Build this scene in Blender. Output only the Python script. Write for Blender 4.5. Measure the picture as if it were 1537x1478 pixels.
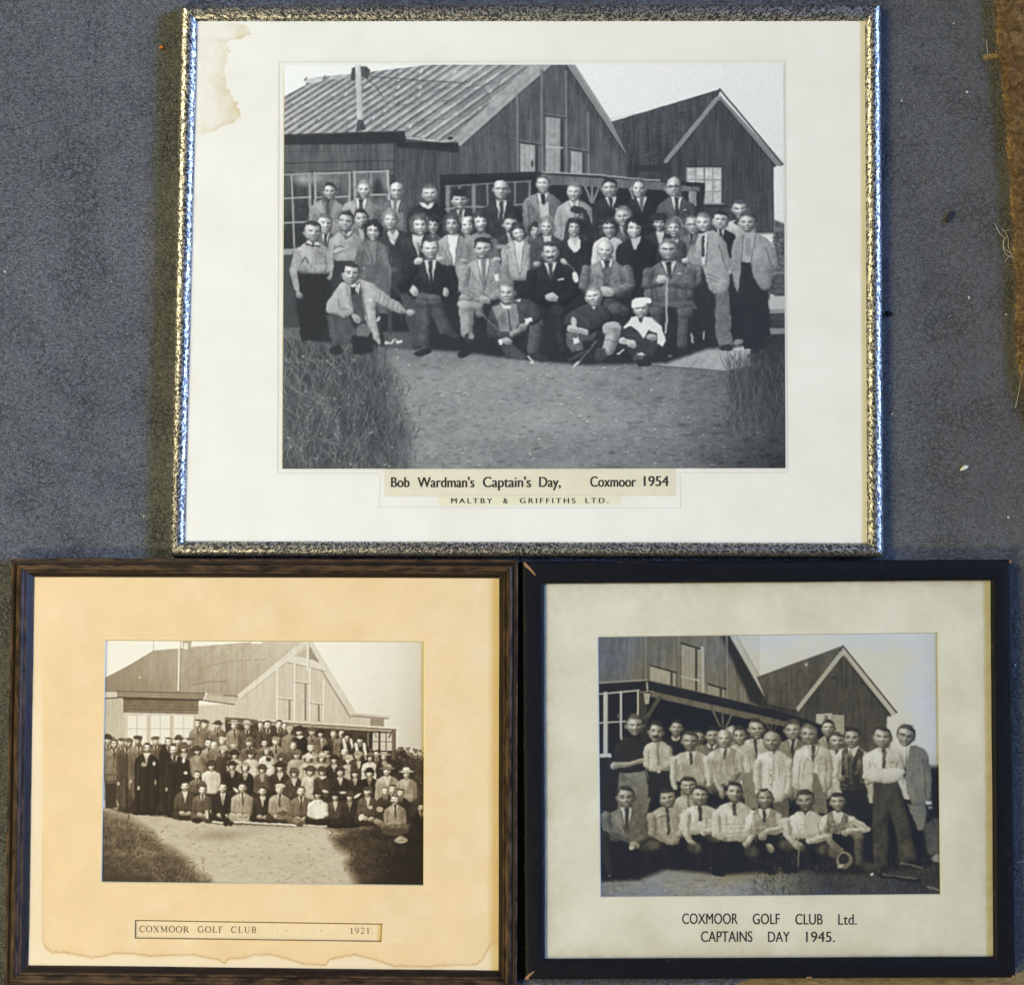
import bpy, math, random
import numpy as np

# ------------------------------------------------------------------ camera, world, lamps, exposure
SC = bpy.context.scene
for _o in list(bpy.data.objects):
    bpy.data.objects.remove(_o, do_unlink=True)
COL = SC.collection
F_PX = 2000.0          # focal length in picture pixels (picture 1537 x 1478)
DIST = 1.0             # metres from lens to the floor along the axis
TILT = 0.028           # the lens leans a little towards the top of the picture
FWD = np.array([0.0, math.sin(TILT), -math.cos(TILT)])
UPV = np.array([0.0, math.cos(TILT), math.sin(TILT)])
CAMP = -DIST * FWD
cam = bpy.data.cameras.new('camera')
cam.sensor_width = 36.0
cam.lens = 36.0 * F_PX / 1537.0
cam.clip_start = 0.01
cam.clip_end = 50.0
cam_ob = bpy.data.objects.new('camera', cam)
COL.objects.link(cam_ob)
cam_ob.location = CAMP.tolist()
cam_ob.rotation_euler = (TILT, 0, 0)
SC.camera = cam_ob

world = bpy.data.worlds.new('World')
SC.world = world
world.use_nodes = True
world.node_tree.nodes['Background'].inputs[0].default_value = (0.90, 0.95, 1.0, 1)
world.node_tree.nodes['Background'].inputs[1].default_value = 0.035

def area(name, loc, target, sx, sy, energy, color):
    l = bpy.data.lights.new(name, 'AREA')
    l.shape = 'RECTANGLE'
    l.size = sx
    l.size_y = sy
    l.energy = energy
    l.color = color
    o = bpy.data.objects.new(name, l)
    COL.objects.link(o)
    o.location = loc
    d = np.array(target) - np.array(loc)
    from mathutils import Vector
    o.rotation_euler = Vector(d.tolist()).to_track_quat('-Z', 'Y').to_euler()
    return o

# a window low on the right (cool), two warm room lamps on the left
_w = area('window_light', (4.0, 1.15, 2.15), (-1.25, -0.05, 0), 2.3, 1.05, 25.5, (0.32, 0.50, 1.0))
_w.data.spread = math.radians(28)
area('ceiling_lamp', (-3.1, 1.55, 2.7), (0, 0, 0), 0.6, 0.6, 147.0, (1.0, 0.89, 0.52))
area('room_lamp', (-2.3, -2.5, 2.8), (0, 0, 0), 0.56, 0.56, 128.0, (1.0, 0.89, 0.52))

SC.view_settings.view_transform = 'Standard'
SC.view_settings.look = 'None'
SC.view_settings.exposure = 0.0
SC.view_settings.gamma = 1.0
SC.view_settings.use_curve_mapping = False
SC.render.engine = 'CYCLES'

# ------------------------------------------------------------------ helpers
def world_xy(px, py, z):
    """where the picture point lies on the level z (real height of that thing)"""
    px = np.asarray(px, float); py = np.asarray(py, float)
    u = (px - 768.5) / F_PX
    v = (739.0 - py) / F_PX
    dx = u
    dy = v * UPV[1] + FWD[1]
    dz = v * UPV[2] + FWD[2]
    t = (z - CAMP[2]) / dz
    return CAMP[0] + t * dx, CAMP[1] + t * dy

def pt(px, py, z):
    x, y = world_xy(px, py, z)
    return (float(x), float(y), float(z))

def lin(c):
    c = np.asarray(c, float) / 255.0
    return np.where(c <= 0.04045, c / 12.92, ((c + 0.055) / 1.055) ** 2.4)

def link(name, me, mat=None, parent=None):
    o = bpy.data.objects.new(name, me)
    COL.objects.link(o)
    if mat is not None:
        me.materials.append(mat)
    if parent is not None:
        o.parent = parent
    return o

def mesh(name, verts, faces, smooth=False):
    me = bpy.data.meshes.new(name)
    me.from_pydata([tuple(map(float, v)) for v in verts], [], faces)
    if smooth:
        me.polygons.foreach_set('use_smooth', [True] * len(me.polygons))
    me.update()
    return me

def grid_mesh(name, X, Y, Z, keep=None):
    """X, Y, Z arrays (rows, cols) -> quad grid mesh; rows run down the picture"""
    R, Cn = X.shape
    co = np.empty((R * Cn, 3), np.float32)
    co[:, 0] = X.ravel(); co[:, 1] = Y.ravel(); co[:, 2] = Z.ravel() if hasattr(Z, 'ravel') else Z
    idx = np.arange(R * Cn).reshape(R, Cn)
    q = np.stack([idx[1:, :-1], idx[1:, 1:], idx[:-1, 1:], idx[:-1, :-1]], -1).reshape(-1, 4)
    if keep is not None:
        q = q[keep.ravel()]
    n = len(q)
    me = bpy.data.meshes.new(name)
    me.vertices.add(R * Cn)
    me.vertices.foreach_set('co', co.ravel())
    me.loops.add(n * 4)
    me.loops.foreach_set('vertex_index', q.ravel().astype(np.int32))
    me.polygons.add(n)
    me.polygons.foreach_set('loop_start', np.arange(0, n * 4, 4, dtype=np.int32))
    me.update(calc_edges=True)
    me.validate()
    return me

def tag(o, label=None, cat=None, group=None, kind=None):
    if label: o['label'] = label
    if cat: o['category'] = cat
    if group: o['group'] = group
    if kind: o['kind'] = kind
    return o

def empty(name, loc):
    o = bpy.data.objects.new(name, None)
    COL.objects.link(o)
    o.empty_display_size = 0.02
    o.location = loc
    return o

def adopt(o, root):
    """parent o (built in world coordinates) to root without moving it"""
    o.parent = root
    o.matrix_parent_inverse = root.matrix_basis.inverted()
    return o

# ------------------------------------------------------------------ material helper
class NT:
    def __init__(self, name):
        self.m = bpy.data.materials.new(name)
        self.m.use_nodes = True
        self.t = self.m.node_tree
        self.t.nodes.clear()
        self.out = self.t.nodes.new('ShaderNodeOutputMaterial')
    def n(self, typ, props=None, **ins):
        nd = self.t.nodes.new('ShaderNode' + typ)
        for k, v in (props or {}).items():
            setattr(nd, k, v)
        for k, v in ins.items():
            self.set(nd, k.replace('_', ' '), v)
        return nd
    def set(self, nd, key, v):
        s = nd.inputs[int(key)] if key.isdigit() else nd.inputs[key]
        if isinstance(v, bpy.types.NodeSocket):
            self.t.links.new(v, s)
        else:
            s.default_value = v
    def ramp(self, fac, stops):
        r = self.t.nodes.new('ShaderNodeValToRGB')
        while len(r.color_ramp.elements) < len(stops):
            r.color_ramp.elements.new(0.5)
        for e, (p, c) in zip(r.color_ramp.elements, stops):
            e.position = p
            e.color = (c, c, c, 1) if not hasattr(c, '__len__') else (*c[:3], 1)
        self.t.links.new(fac, r.inputs[0])
        return r.outputs[0]
    def mix(self, fac, a, b, mode='MIX'):
        nd = self.t.nodes.new('ShaderNodeMix')
        nd.data_type = 'RGBA'
        nd.blend_type = mode
        for i, v in ((0, fac), (6, a), (7, b)):
            s = nd.inputs[i]
            if isinstance(v, bpy.types.NodeSocket):
                self.t.links.new(v, s)
            elif i and not (hasattr(v, '__len__') and len(v) == 4):
                s.default_value = (*v, 1)
            else:
                s.default_value = v
        return nd.outputs[2]
    def math(self, op, a, b=0.0, clamp=False):
        nd = self.t.nodes.new('ShaderNodeMath')
        nd.operation = op
        nd.use_clamp = clamp
        for i, v in ((0, a), (1, b)):
            if isinstance(v, bpy.types.NodeSocket):
                self.t.links.new(v, nd.inputs[i])
            else:
                nd.inputs[i].default_value = v
        return nd.outputs[0]
    def noise(self, vec, scale, detail=3.0, rough=0.55, dist=0.0):
        nd = self.n('TexNoise', Scale=scale, Detail=detail, Roughness=rough, Distortion=dist)
        if vec is not None:
            self.t.links.new(vec, nd.inputs['Vector'])
        return nd.outputs[0]
    def mapping(self, vec, scale=(1, 1, 1), loc=(0, 0, 0)):
        nd = self.t.nodes.new('ShaderNodeMapping')
        self.t.links.new(vec, nd.inputs[0])
        nd.inputs['Scale'].default_value = scale
        nd.inputs['Location'].default_value = loc
        return nd.outputs[0]
    def bump(self, h, strength, dist):
        nd = self.t.nodes.new('ShaderNodeBump')
        nd.inputs['Strength'].default_value = strength
        nd.inputs['Distance'].default_value = dist
        self.t.links.new(h, nd.inputs['Height'])
        return nd.outputs[0]
    def pbsdf(self, color, rough=0.6, metal=0.0, spec=0.5, normal=None, coat=None):
        b = self.t.nodes.new('ShaderNodeBsdfPrincipled')
        for k, v in (('Base Color', color), ('Roughness', rough), ('Metallic', metal), ('Specular IOR Level', spec)):
            if isinstance(v, bpy.types.NodeSocket):
                self.t.links.new(v, b.inputs[k])
            elif k == 'Base Color':
                b.inputs[k].default_value = (*v[:3], 1)
            else:
                b.inputs[k].default_value = v
        if normal is not None:
            self.t.links.new(normal, b.inputs['Normal'])
        if coat is not None:
            b.inputs['Coat Weight'].default_value = coat
        self.t.links.new(b.outputs[0], self.out.inputs[0])
        return b
    def obj(self):
        return self.n('TexCoord').outputs['Object']
    def pos(self):
        return self.n('NewGeometry').outputs['Position']
    def uv(self):
        return self.n('TexCoord').outputs['UV']

# ------------------------------------------------------------------ floor, carpet
KALB = 0.86            # paper white; picture tones are turned into surface colours with this factor
def alb(rgb):
    return tuple((lin(rgb) * KALB).tolist())

def mat_carpet():
    t = NT('grey_carpet_wool')
    p = t.pos()
    fine = t.noise(p, 900, 4, 0.65)
    mid = t.noise(p, 260, 3, 0.6, 0.6)
    big = t.noise(p, 9, 3, 0.55)
    yarn = t.noise(t.mapping(p, (1.0, 2.2, 1.0)), 420, 3, 0.6, 0.8)
    crack = t.n('TexVoronoi', {'feature': 'DISTANCE_TO_EDGE'}, Scale=210.0)
    wob = t.n('TexNoise', Scale=160.0, Detail=3.0)
    vec = t.n('VectorMath', {'operation': 'MULTIPLY_ADD'})
    t.t.links.new(wob.outputs['Color'], vec.inputs[0]); vec.inputs[1].default_value = (0.012, 0.012, 0.0); t.t.links.new(p, vec.inputs[2])
    t.t.links.new(vec.outputs[0], crack.inputs['Vector'])
    c = t.ramp(fine, [(0.30, (0.050, 0.054, 0.059)), (0.50, (0.116, 0.122, 0.131)), (0.72, (0.225, 0.228, 0.230))])
    c = t.mix(0.9, c, t.ramp(yarn, [(0.35, 0.30), (0.47, 0.95), (0.66, 1.28)]), 'MULTIPLY')
    c = t.mix(0.85, c, t.ramp(mid, [(0.32, 0.66), (0.62, 1.14)]), 'MULTIPLY')
    patch = t.ramp(t.noise(p, 26, 3, 0.6), [(0.45, 0.0), (0.62, 1.0)])
    cf = t.math('MULTIPLY', t.ramp(crack.outputs['Distance'], [(0.0, 0.75), (0.12, 0.0)]), patch)
    c = t.mix(cf, c, (0.032, 0.036, 0.043))
    c = t.mix(0.7, c, t.ramp(big, [(0.30, 0.86), (0.70, 1.12)]), 'MULTIPLY')
    tint = t.ramp(t.noise(p, 520, 2, 0.6), [(0.55, 0.0), (0.80, 0.35)])
    c = t.mix(tint, c, (0.14, 0.115, 0.075))
    # less blue, dimmer light towards the right, painted into the carpet colour
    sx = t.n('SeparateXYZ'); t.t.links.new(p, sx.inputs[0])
    light_tint = t.n('MapRange', Value=sx.outputs[0]); light_tint.inputs[1].default_value = 0.20; light_tint.inputs[2].default_value = 0.42; light_tint.inputs[3].default_value = 0.0; light_tint.inputs[4].default_value = 1.0
    dn = t.math('MULTIPLY', light_tint.outputs[0], t.ramp(t.noise(p, 70, 4, 0.7), [(0.3, 0.22), (0.7, 0.60)]))
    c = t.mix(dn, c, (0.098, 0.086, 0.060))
    h = t.math('ADD', t.math('MULTIPLY', fine, 0.5), t.math('ADD', t.math('MULTIPLY', yarn, 1.0), t.math('MULTIPLY', mid, 0.8)))
    h = t.math('SUBTRACT', h, t.math('MULTIPLY', cf, 0.8))
    t.pbsdf(c, 0.95, 0, 0.12, t.bump(h, 0.9, 0.0015))
    return t.m

def mat_simple(name, rgb, rough=0.7, spec=0.4, var=0.15, scale=600.0):
    t = NT(name)
    p = t.pos()
    n = t.noise(p, scale, 3, 0.6)
    c = t.mix(1.0, alb(rgb), t.ramp(n, [(0.3, 1 - var), (0.7, 1 + var)]), 'MULTIPLY')
    t.pbsdf(c, rough, 0, spec)
    return t.m

def mat_floor():
    t = NT('tan_backing_board')
    p = t.pos()
    n = t.noise(t.mapping(p, (1, 3, 1)), 160, 4, 0.65, 0.5)
    c = t.ramp(n, [(0.25, (0.11, 0.075, 0.03)), (0.5, (0.25, 0.175, 0.072)), (0.8, (0.40, 0.30, 0.15))])
    t.pbsdf(c, 0.85, 0, 0.2, t.bump(n, 0.6, 0.001))
    return t.m

rng = np.random.default_rng(7)
fl = mesh('floor', [(-3, -3, -0.004), (3, -3, -0.004), (3, 3, -0.004), (-3, 3, -0.004)], [(0, 1, 2, 3)])
tag(link('floor', fl, mat_floor()), kind='structure')

def carpet():
    edge = [(-2200, 1640), (700, 1600), (1040, 1540)]
    xs = np.concatenate([np.linspace(1075, 1122, 12), np.linspace(1128, 1640, 130), [2200, 3800]])
    yb = np.interp(xs, [1075, 1105, 1130, 1500, 1526, 1545, 3800], [1500, 1476, 1467, 1463, 1461, 1452, 1440])
    yb = yb + rng.normal(0, 1.3, len(xs))
    edge += list(zip(xs, yb))
    lo = [pt(a, b, 0.0) for a, b in edge]
    n = len(lo)
    top = [(x, 2.6, 0.0) for x, _, _ in lo]
    v = lo + top + [(x, y - 0.001, -0.0038) for x, y, _ in lo]
    f = [(i, i + 1, n + i + 1, n + i) for i in range(n - 1)] + [(2 * n + i, 2 * n + i + 1, i + 1, i) for i in range(n - 1)]
    return mesh('carpet', v, f)
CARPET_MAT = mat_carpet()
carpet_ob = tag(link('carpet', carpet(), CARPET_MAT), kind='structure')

def fibre_mesh(name, base, length, width, lay, lift, rs, curl=0.6, segs=3):
    """thin bent ribbons standing in the points base (n,3)"""
    n = len(base)
    ang = lay + rs.normal(0, 1.0, n) if np.isscalar(lay) else lay
    d = np.stack([np.cos(ang), np.sin(ang)], 1)
    side = np.stack([-d[:, 1], d[:, 0]], 1)
    L = length * rs.uniform(0.5, 1.3, n)
    Wd = width * rs.uniform(0.6, 1.3, n)
    bend = rs.normal(0, curl, n)
    V = []
    for k in range(segs + 1):
        s = k / segs
        a = ang + bend * s
        dd = np.stack([np.cos(a), np.sin(a)], 1)
        xy = base[:, :2] + dd * (L * s)[:, None]
        z = base[:, 2] + lift * np.sin(s * 2.2) * L
        w = (Wd * (1 - 0.7 * s))[:, None] * side * 0.5
        V.append(np.column_stack([xy - w, z]))
        V.append(np.column_stack([xy + w, z]))
    V = np.stack(V, 1).reshape(-1, 3)
    m = 2 * (segs + 1)
    base_i = (np.arange(n) * m)[:, None]
    fs = []
    for k in range(segs):
        fs.append(base_i + np.array([[2 * k, 2 * k + 1, 2 * k + 3, 2 * k + 2]]))
    q = np.concatenate(fs, 0)
    me = bpy.data.meshes.new(name)
    me.vertices.add(len(V)); me.vertices.foreach_set('co', V.astype(np.float32).ravel())
    me.loops.add(q.size); me.loops.foreach_set('vertex_index', q.ravel().astype(np.int32))
    me.polygons.add(len(q)); me.polygons.foreach_set('loop_start', np.arange(0, q.size, 4, dtype=np.int32))
    me.update(calc_edges=True)
    return me

# loose surface fibres of the carpet (only where the carpet is open)
def carpet_fuzz():
    n = 42000
    px = rng.uniform(-120, 1660, n); py = rng.uniform(-120, 1600, n)
    covered = ((px > 262) & (px < 1326) & (py > 4) & (py < 842)) | ((px > 8) & (px < 1530) & (py > 836) & (py < 1478))
    covered |= (py > 1450) & (px > 1080)
    px = px[~covered]; py = py[~covered]
    x, y = world_xy(px, py, 0.0)
    base = np.column_stack([x, y, np.full(len(x), 0.0002)])
    return fibre_mesh('carpet_fuzz', base, 0.0026, 0.00032, 0.0, 0.4, np.random.default_rng(3), 1.2, 2)
def mat_fuzz():
    t = NT('grey_wool_fibre')
    n = t.noise(t.pos(), 700, 2, 0.5)
    c = t.ramp(n, [(0.3, (0.05, 0.055, 0.062)), (0.6, (0.13, 0.135, 0.14)), (0.8, (0.22, 0.21, 0.18))])
    t.pbsdf(c, 0.9, 0, 0.1)
    return t.m
tag(link('carpet_fuzz', carpet_fuzz(), mat_fuzz()), 'short grey wool fibres standing up from the carpet', 'carpet fuzz', kind='stuff')

# ------------------------------------------------------------------ brown rug at the right
RUG_EDGE = [(-420, 1474), (-60, 1488), (0, 1493), (60, 1498), (88, 1500), (115, 1504), (150, 1508), (190, 1510), (250, 1514), (300, 1519),
            (360, 1521), (400, 1524), (470, 1526), (500, 1524), (540, 1528), (580, 1535), (640, 1556), (760, 1620)]
def rug_x(py):
    return np.interp(py, [a for a, _ in RUG_EDGE], [b for _, b in RUG_EDGE])
def mat_rug():
    t = NT('brown_jute')
    p = t.pos()
    n = t.noise(p, 220, 4, 0.65, 0.7)
    b = t.noise(p, 45, 3, 0.6)
    c = t.ramp(n, [(0.26, (0.045, 0.028, 0.013)), (0.46, (0.19, 0.125, 0.055)), (0.64, (0.36, 0.25, 0.125)), (0.80, (0.55, 0.44, 0.28))])
    c = t.mix(0.6, c, t.ramp(b, [(0.35, (0.75, 0.62, 0.55)), (0.65, (1.2, 1.1, 1.0))]), 'MULTIPLY')
    t.pbsdf(c, 0.9, 0, 0.15, t.bump(n, 0.8, 0.002))
    return t.m
def rug():
    root = tag(empty('rug', pt(1700, 150, 0.0)), 'shaggy brown jute rug with frayed edge lying on the grey carpet', 'rug')
    py = np.linspace(-420, 760, 330)
    sx = np.concatenate([np.linspace(0, 60, 40), np.linspace(70, 520, 20)])
    ex = rug_x(py) + rng.normal(0, 1.2, len(py)) + 2.0 * np.sin(py / 13.0)
    PX = ex[:, None] + sx[None, :]
    PY = np.repeat(py[:, None], len(sx), 1)
    X, Y = world_xy(PX, PY, 0.0)
    Z = 0.0004 + 0.005 * (1 - np.exp(-sx / 10.0))[None, :] + rng.normal(0, 0.0005, PX.shape) * (1 - np.exp(-sx / 6.0))[None, :]
    m = mat_rug()
    me = grid_mesh('rug_body', X, Y, np.maximum(Z, 0.0004))
    me.polygons.foreach_set('use_smooth', [True] * len(me.polygons))
    adopt(link('rug_body', me, m), root)
    rs = np.random.default_rng(11)
    n = 20000
    fy = rs.uniform(-300, 700, n)
    off = np.abs(rs.normal(0, 26, n)) + 0.5
    fx = rug_x(fy) + off
    x, y = world_xy(fx, fy, 0.0)
    zz = 0.0006 + 0.005 * (1 - np.exp(-off / 10.0))
    fm = fibre_mesh('rug_pile', np.column_stack([x, y, zz]), 0.0062, 0.00042, rs.uniform(0, 2 * math.pi, n), 0.4, rs, 1.0, 3)
    o = adopt(link('rug_pile', fm, m), root)
    o['kind'] = 'stuff'
    return root
rug()

# ------------------------------------------------------------------ frame materials
def mat_silver():
    t = NT('speckled_silver_on_black')
    uv = t.uv()
    a = t.noise(t.mapping(uv, (1.0, 1.15, 1)), 470, 2.5, 0.6, 1.0)
    b = t.noise(uv, 1500, 2.0, 0.5)
    m = t.math('ADD', a, t.math('MULTIPLY', t.math('SUBTRACT', b, 0.5), 0.35))
    f = t.ramp(m, [(0.505, 0.0), (0.55, 1.0)])
    col = t.mix(f, (0.022, 0.022, 0.026), (0.70, 0.67, 0.60))
    met = t.math('MULTIPLY', f, 1.0)
    rough = t.ramp(f, [(0.0, 0.38), (1.0, 0.41)])
    t.pbsdf(col, rough, met, 0.5, t.bump(m, 0.4, 0.0005))
    return t.m

def mat_brown():
    t = NT('dark_brown_stained_wood')
    uv = t.uv()
    g = t.noise(t.mapping(uv, (18, 900, 1)), 1.0, 4, 0.6, 0.5)
    w = t.noise(t.mapping(uv, (60, 220, 1)), 1.0, 4, 0.65)
    c = t.ramp(g, [(0.3, (0.008, 0.0055, 0.005)), (0.55, (0.017, 0.010, 0.0072)), (0.8, (0.036, 0.018, 0.009))])
    c = t.mix(t.ramp(w, [(0.64, 0.0), (0.80, 0.6)]), c, (0.10, 0.045, 0.016))
    e = t.n('VertexColor', {'layer_name': 'wear'}).outputs[0]
    c = t.mix(t.math('MULTIPLY', e, t.ramp(w, [(0.40, 0.0), (0.62, 0.9)])), c, (0.17, 0.095, 0.045))
    t.pbsdf(c, t.ramp(w, [(0.3, 0.36), (0.7, 0.52)]), 0, 0.2, t.bump(g, 0.35, 0.0004))
    return t.m

def mat_black():
    t = NT('worn_black_paint')
    uv = t.uv()
    g = t.noise(t.mapping(uv, (40, 500, 1)), 1.0, 4, 0.65, 0.3)
    w = t.noise(t.mapping(uv, (90, 260, 1)), 1.0, 4, 0.7)
    c = t.ramp(g, [(0.3, (0.0028, 0.003, 0.0048)), (0.75, (0.0065, 0.007, 0.010))])
    e = t.n('VertexColor', {'layer_name': 'wear'}).outputs[0]
    c = t.mix(t.math('MULTIPLY', e, t.ramp(w, [(0.60, 0.0), (0.70, 0.8)])), c, (0.16, 0.11, 0.07))
    t.pbsdf(c, t.ramp(w, [(0.3, 0.46), (0.7, 0.62)]), 0, 0.16, t.bump(g, 0.25, 0.0004))
    return t.m

def mat_glass():
    t = NT('picture_glass')
    tr = t.n('BsdfTransparent')
    tr.inputs[0].default_value = (0.985, 0.99, 0.985, 1)
    gl = t.n('BsdfGlossy', Roughness=0.03)
    lw = t.n('LayerWeight', Blend=0.5)
    fr = t.math('ADD', t.math('MULTIPLY', t.math('POWER', lw.outputs['Facing'], 5.0), 0.9), 0.045)
    mx = t.n('MixShader')
    t.t.links.new(fr, mx.inputs[0])
    t.t.links.new(tr.outputs[0], mx.inputs[1])
    t.t.links.new(gl.outputs[0], mx.inputs[2])
    t.t.links.new(mx.outputs[0], t.out.inputs[0])
    return t.m
GLASS = mat_glass()

def mat_board(name, rgb, stain_rgb, blotch, fleck):
    t = NT(name)
    p = t.pos()
    b = t.noise(p, 28, 4, 0.6)
    f = t.noise(p, 420, 3, 0.6)
    fi = t.noise(t.mapping(p, (1, 1.6, 1)), 1400, 2, 0.5)
    c = t.mix(1.0, alb(rgb), t.ramp(b, [(0.3, (1 - blotch, 1 - blotch * 1.15, 1 - blotch * 1.7)), (0.68, (1.02, 1.02, 1.02))]), 'MULTIPLY')
    c = t.mix(1.0, c, t.ramp(fi, [(0.3, 0.965), (0.7, 1.03)]), 'MULTIPLY')
    c = t.mix(t.ramp(f, [(0.73, 0.0), (0.80, fleck)]), c, alb((150, 125, 85)))
    s = t.n('VertexColor', {'layer_name': 'stain'}).outputs[0]
    c = t.mix(s, c, alb(stain_rgb))
    fd = t.n('VertexColor', {'layer_name': 'fade'}).outputs[0]
    c = t.mix(fd, c, alb((247, 233, 205)))
    t.pbsdf(c, 0.85, 0, 0.15, t.bump(fi, 0.12, 0.0002))
    return t.m

def mat_print():
    t = NT('photographic_print')
    c = t.n('VertexColor', {'layer_name': 'tone'}).outputs[0]
    t.pbsdf(c, 0.55, 0, 0.25)
    return t.m
PRINT = mat_print()

def add_attr(me, name, vals):
    vals = np.asarray(vals, np.float32)
    if vals.ndim == 1:
        vals = np.repeat(vals[:, None], 3, 1)
    a = me.color_attributes.new(name, 'FLOAT_COLOR', 'POINT')
    rgba = np.ones((len(vals), 4), np.float32)
    rgba[:, :3] = vals
    a.data.foreach_set('color', rgba.ravel())

def rail(name, O0, O1, I0, I1, prof, z_scale, mat, segs=24, wear=None, jit=0.0, seed=0):
    """one mitred rail: outer corners O0-O1, inner corners I0-I1 (world xy); prof = (s, z) from outer foot over the top to the inner foot"""
    rs = np.random.default_rng(seed)
    O0, O1, I0, I1 = (np.array(a, float) for a in (O0, O1, I0, I1))
    P = len(prof)
    gap = 0.00012 / max(1e-6, np.linalg.norm(O1 - O0))
    tt = np.linspace(gap, 1 - gap, segs + 1)
    wob = np.cumsum(rs.normal(0, jit, segs + 1)); wob -= np.linspace(wob[0], wob[-1], segs + 1)
    verts, uvs, wr = [], [], []
    L = np.linalg.norm(O1 - O0); Wd = np.linalg.norm(I0 - O0) * 0.7071
    acc = [0.0]
    for k in range(1, P):
        acc.append(acc[-1] + math.hypot((prof[k][0] - prof[k - 1][0]) * Wd, (prof[k][1] - prof[k - 1][1]) * z_scale))
    nrm = np.array([-(O1 - O0)[1], (O1 - O0)[0]]) / L
    for i, t in enumerate(tt):
        for k, (s, z) in enumerate(prof):
            a = O0 + (I0 - O0) * s
            b = O1 + (I1 - O1) * s
            p = a + (b - a) * t + nrm * wob[i]
            verts.append((p[0], p[1], z * z_scale + 0.0003))
            uvs.append((t * L + seed * 1.37, acc[k] + seed * 0.73))
            wr.append(wear[k] if wear else 0.0)
    faces = []
    for i in range(segs):
        for k in range(P - 1):
            faces.append((i * P + k, (i + 1) * P + k, (i + 1) * P + k + 1, i * P + k + 1))
    for i in range(segs):                                   # underside
        faces.append((i * P, i * P + P - 1, (i + 1) * P + P - 1, (i + 1) * P))
    faces.append(tuple(range(P)))
    faces.append(tuple(segs * P + k for k in reversed(range(P))))
    me = mesh(name, verts, faces)
    uvl = me.uv_layers.new(name='UVMap')
    li = np.empty(len(me.loops), np.int32); me.loops.foreach_get('vertex_index', li)
    uvl.data.foreach_set('uv', np.array(uvs, np.float32)[li].ravel())
    add_attr(me, 'wear', wr)
    import bmesh
    bm = bmesh.new(); bm.from_mesh(me)
    bmesh.ops.recalc_face_normals(bm, faces=bm.faces)
    bm.to_mesh(me); bm.free()
    sm = np.zeros(len(me.polygons), bool); sm[:segs * (P - 1)] = True
    me.polygons.foreach_set('use_smooth', sm)
    me.set_sharp_from_angle(angle=math.radians(38))
    return link(name, me, mat)

def frame(root, Opx, Ipx, ztop, prof, mat, wear=None, jit=0.0, seed=1, zo=1.0):
    O = [world_xy(a, b, ztop * zo) for a, b in Opx]
    I = [world_xy(a, b, ztop) for a, b in Ipx]
    rails = []
    for k in range(4):
        j = (k + 1) % 4
        r = rail('rail', O[k], O[j], I[k], I[j], prof, ztop, mat, wear=wear, jit=jit, seed=seed + k)
        adopt(r, root)
        rails.append(r)
    return rails

def quad_map(Q, U, V):
    """bilinear in picture coordinates: Q = TL, TR, BR, BL"""
    Q = np.array(Q, float)
    a = Q[0][None, None] * (1 - U)[..., None] + Q[1][None, None] * U[..., None]
    b = Q[3][None, None] * (1 - U)[..., None] + Q[2][None, None] * U[..., None]
    r = a * (1 - V)[..., None] + b * V[..., None]
    return r[..., 0], r[..., 1]

def flat_quad(name, Q, z, mat, root, nu=1, nv=1, thick=0.0):
    u, v = np.meshgrid(np.linspace(0, 1, nu + 1), np.linspace(0, 1, nv + 1))
    px, py = quad_map(Q, u, v)
    X, Y = world_xy(px, py, z)
    return adopt(link(name, grid_mesh(name, X, Y, np.full(X.shape, z)), mat), root)

def board(name, patches, z, mat, root, stain=None, fade=None):
    """a mat board of quad patches (Q, nu, nv), all in one sheet at height z"""
    vs, fs, st, fa = [], [], [], []
    off = 0
    for Q, us, vs_ in patches:
        u, v = np.meshgrid(us, vs_)
        px, py = quad_map(Q, u, v)
        X, Y = world_xy(px, py, z)
        R, Cn = X.shape
        vs.append(np.column_stack([X.ravel(), Y.ravel(), np.full(X.size, z)]))
        idx = np.arange(R * Cn).reshape(R, Cn) + off
        fs.append(np.stack([idx[1:, :-1], idx[1:, 1:], idx[:-1, 1:], idx[:-1, :-1]], -1).reshape(-1, 4))
        st.append(stain(px.ravel(), py.ravel()) if stain else np.zeros(X.size))
        fa.append(fade(px.ravel(), py.ravel()) if fade else np.zeros(X.size))
        off += R * Cn
    V = np.concatenate(vs); Fq = np.concatenate(fs)
    me = bpy.data.meshes.new(name)
    me.vertices.add(len(V)); me.vertices.foreach_set('co', V.astype(np.float32).ravel())
    me.loops.add(Fq.size); me.loops.foreach_set('vertex_index', Fq.ravel().astype(np.int32))
    me.polygons.add(len(Fq)); me.polygons.foreach_set('loop_start', np.arange(0, Fq.size, 4, dtype=np.int32))
    me.update(calc_edges=True)
    add_attr(me, 'stain', np.concatenate(st))
    add_attr(me, 'fade', np.concatenate(fa))
    return adopt(link(name, me, mat), root)

def bevel_ring(name, Q, z_top, z_low, inset, mat, root):
    """the slanted cut edge of a window in the mat board"""
    Q = np.array(Q, float); c = Q.mean(0)
    q2 = []
    for p in Q:
        q2.append(p + np.sign(c - p) * inset)
    a = [pt(*p, z_top) for p in Q]; b = [pt(*p, z_low) for p in q2]
    return adopt(link(name, mesh(name, a + b, [(4 + i, 4 + (i + 1) % 4, (i + 1) % 4, i) for i in range(4)]), mat), root)

def inset_quad(Q, d):
    Q = np.array(Q, float); c = Q.mean(0)
    return [tuple(p + np.sign(c - p) * d) for p in Q]

L01 = lambda n: np.linspace(0, 1, n)

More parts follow.
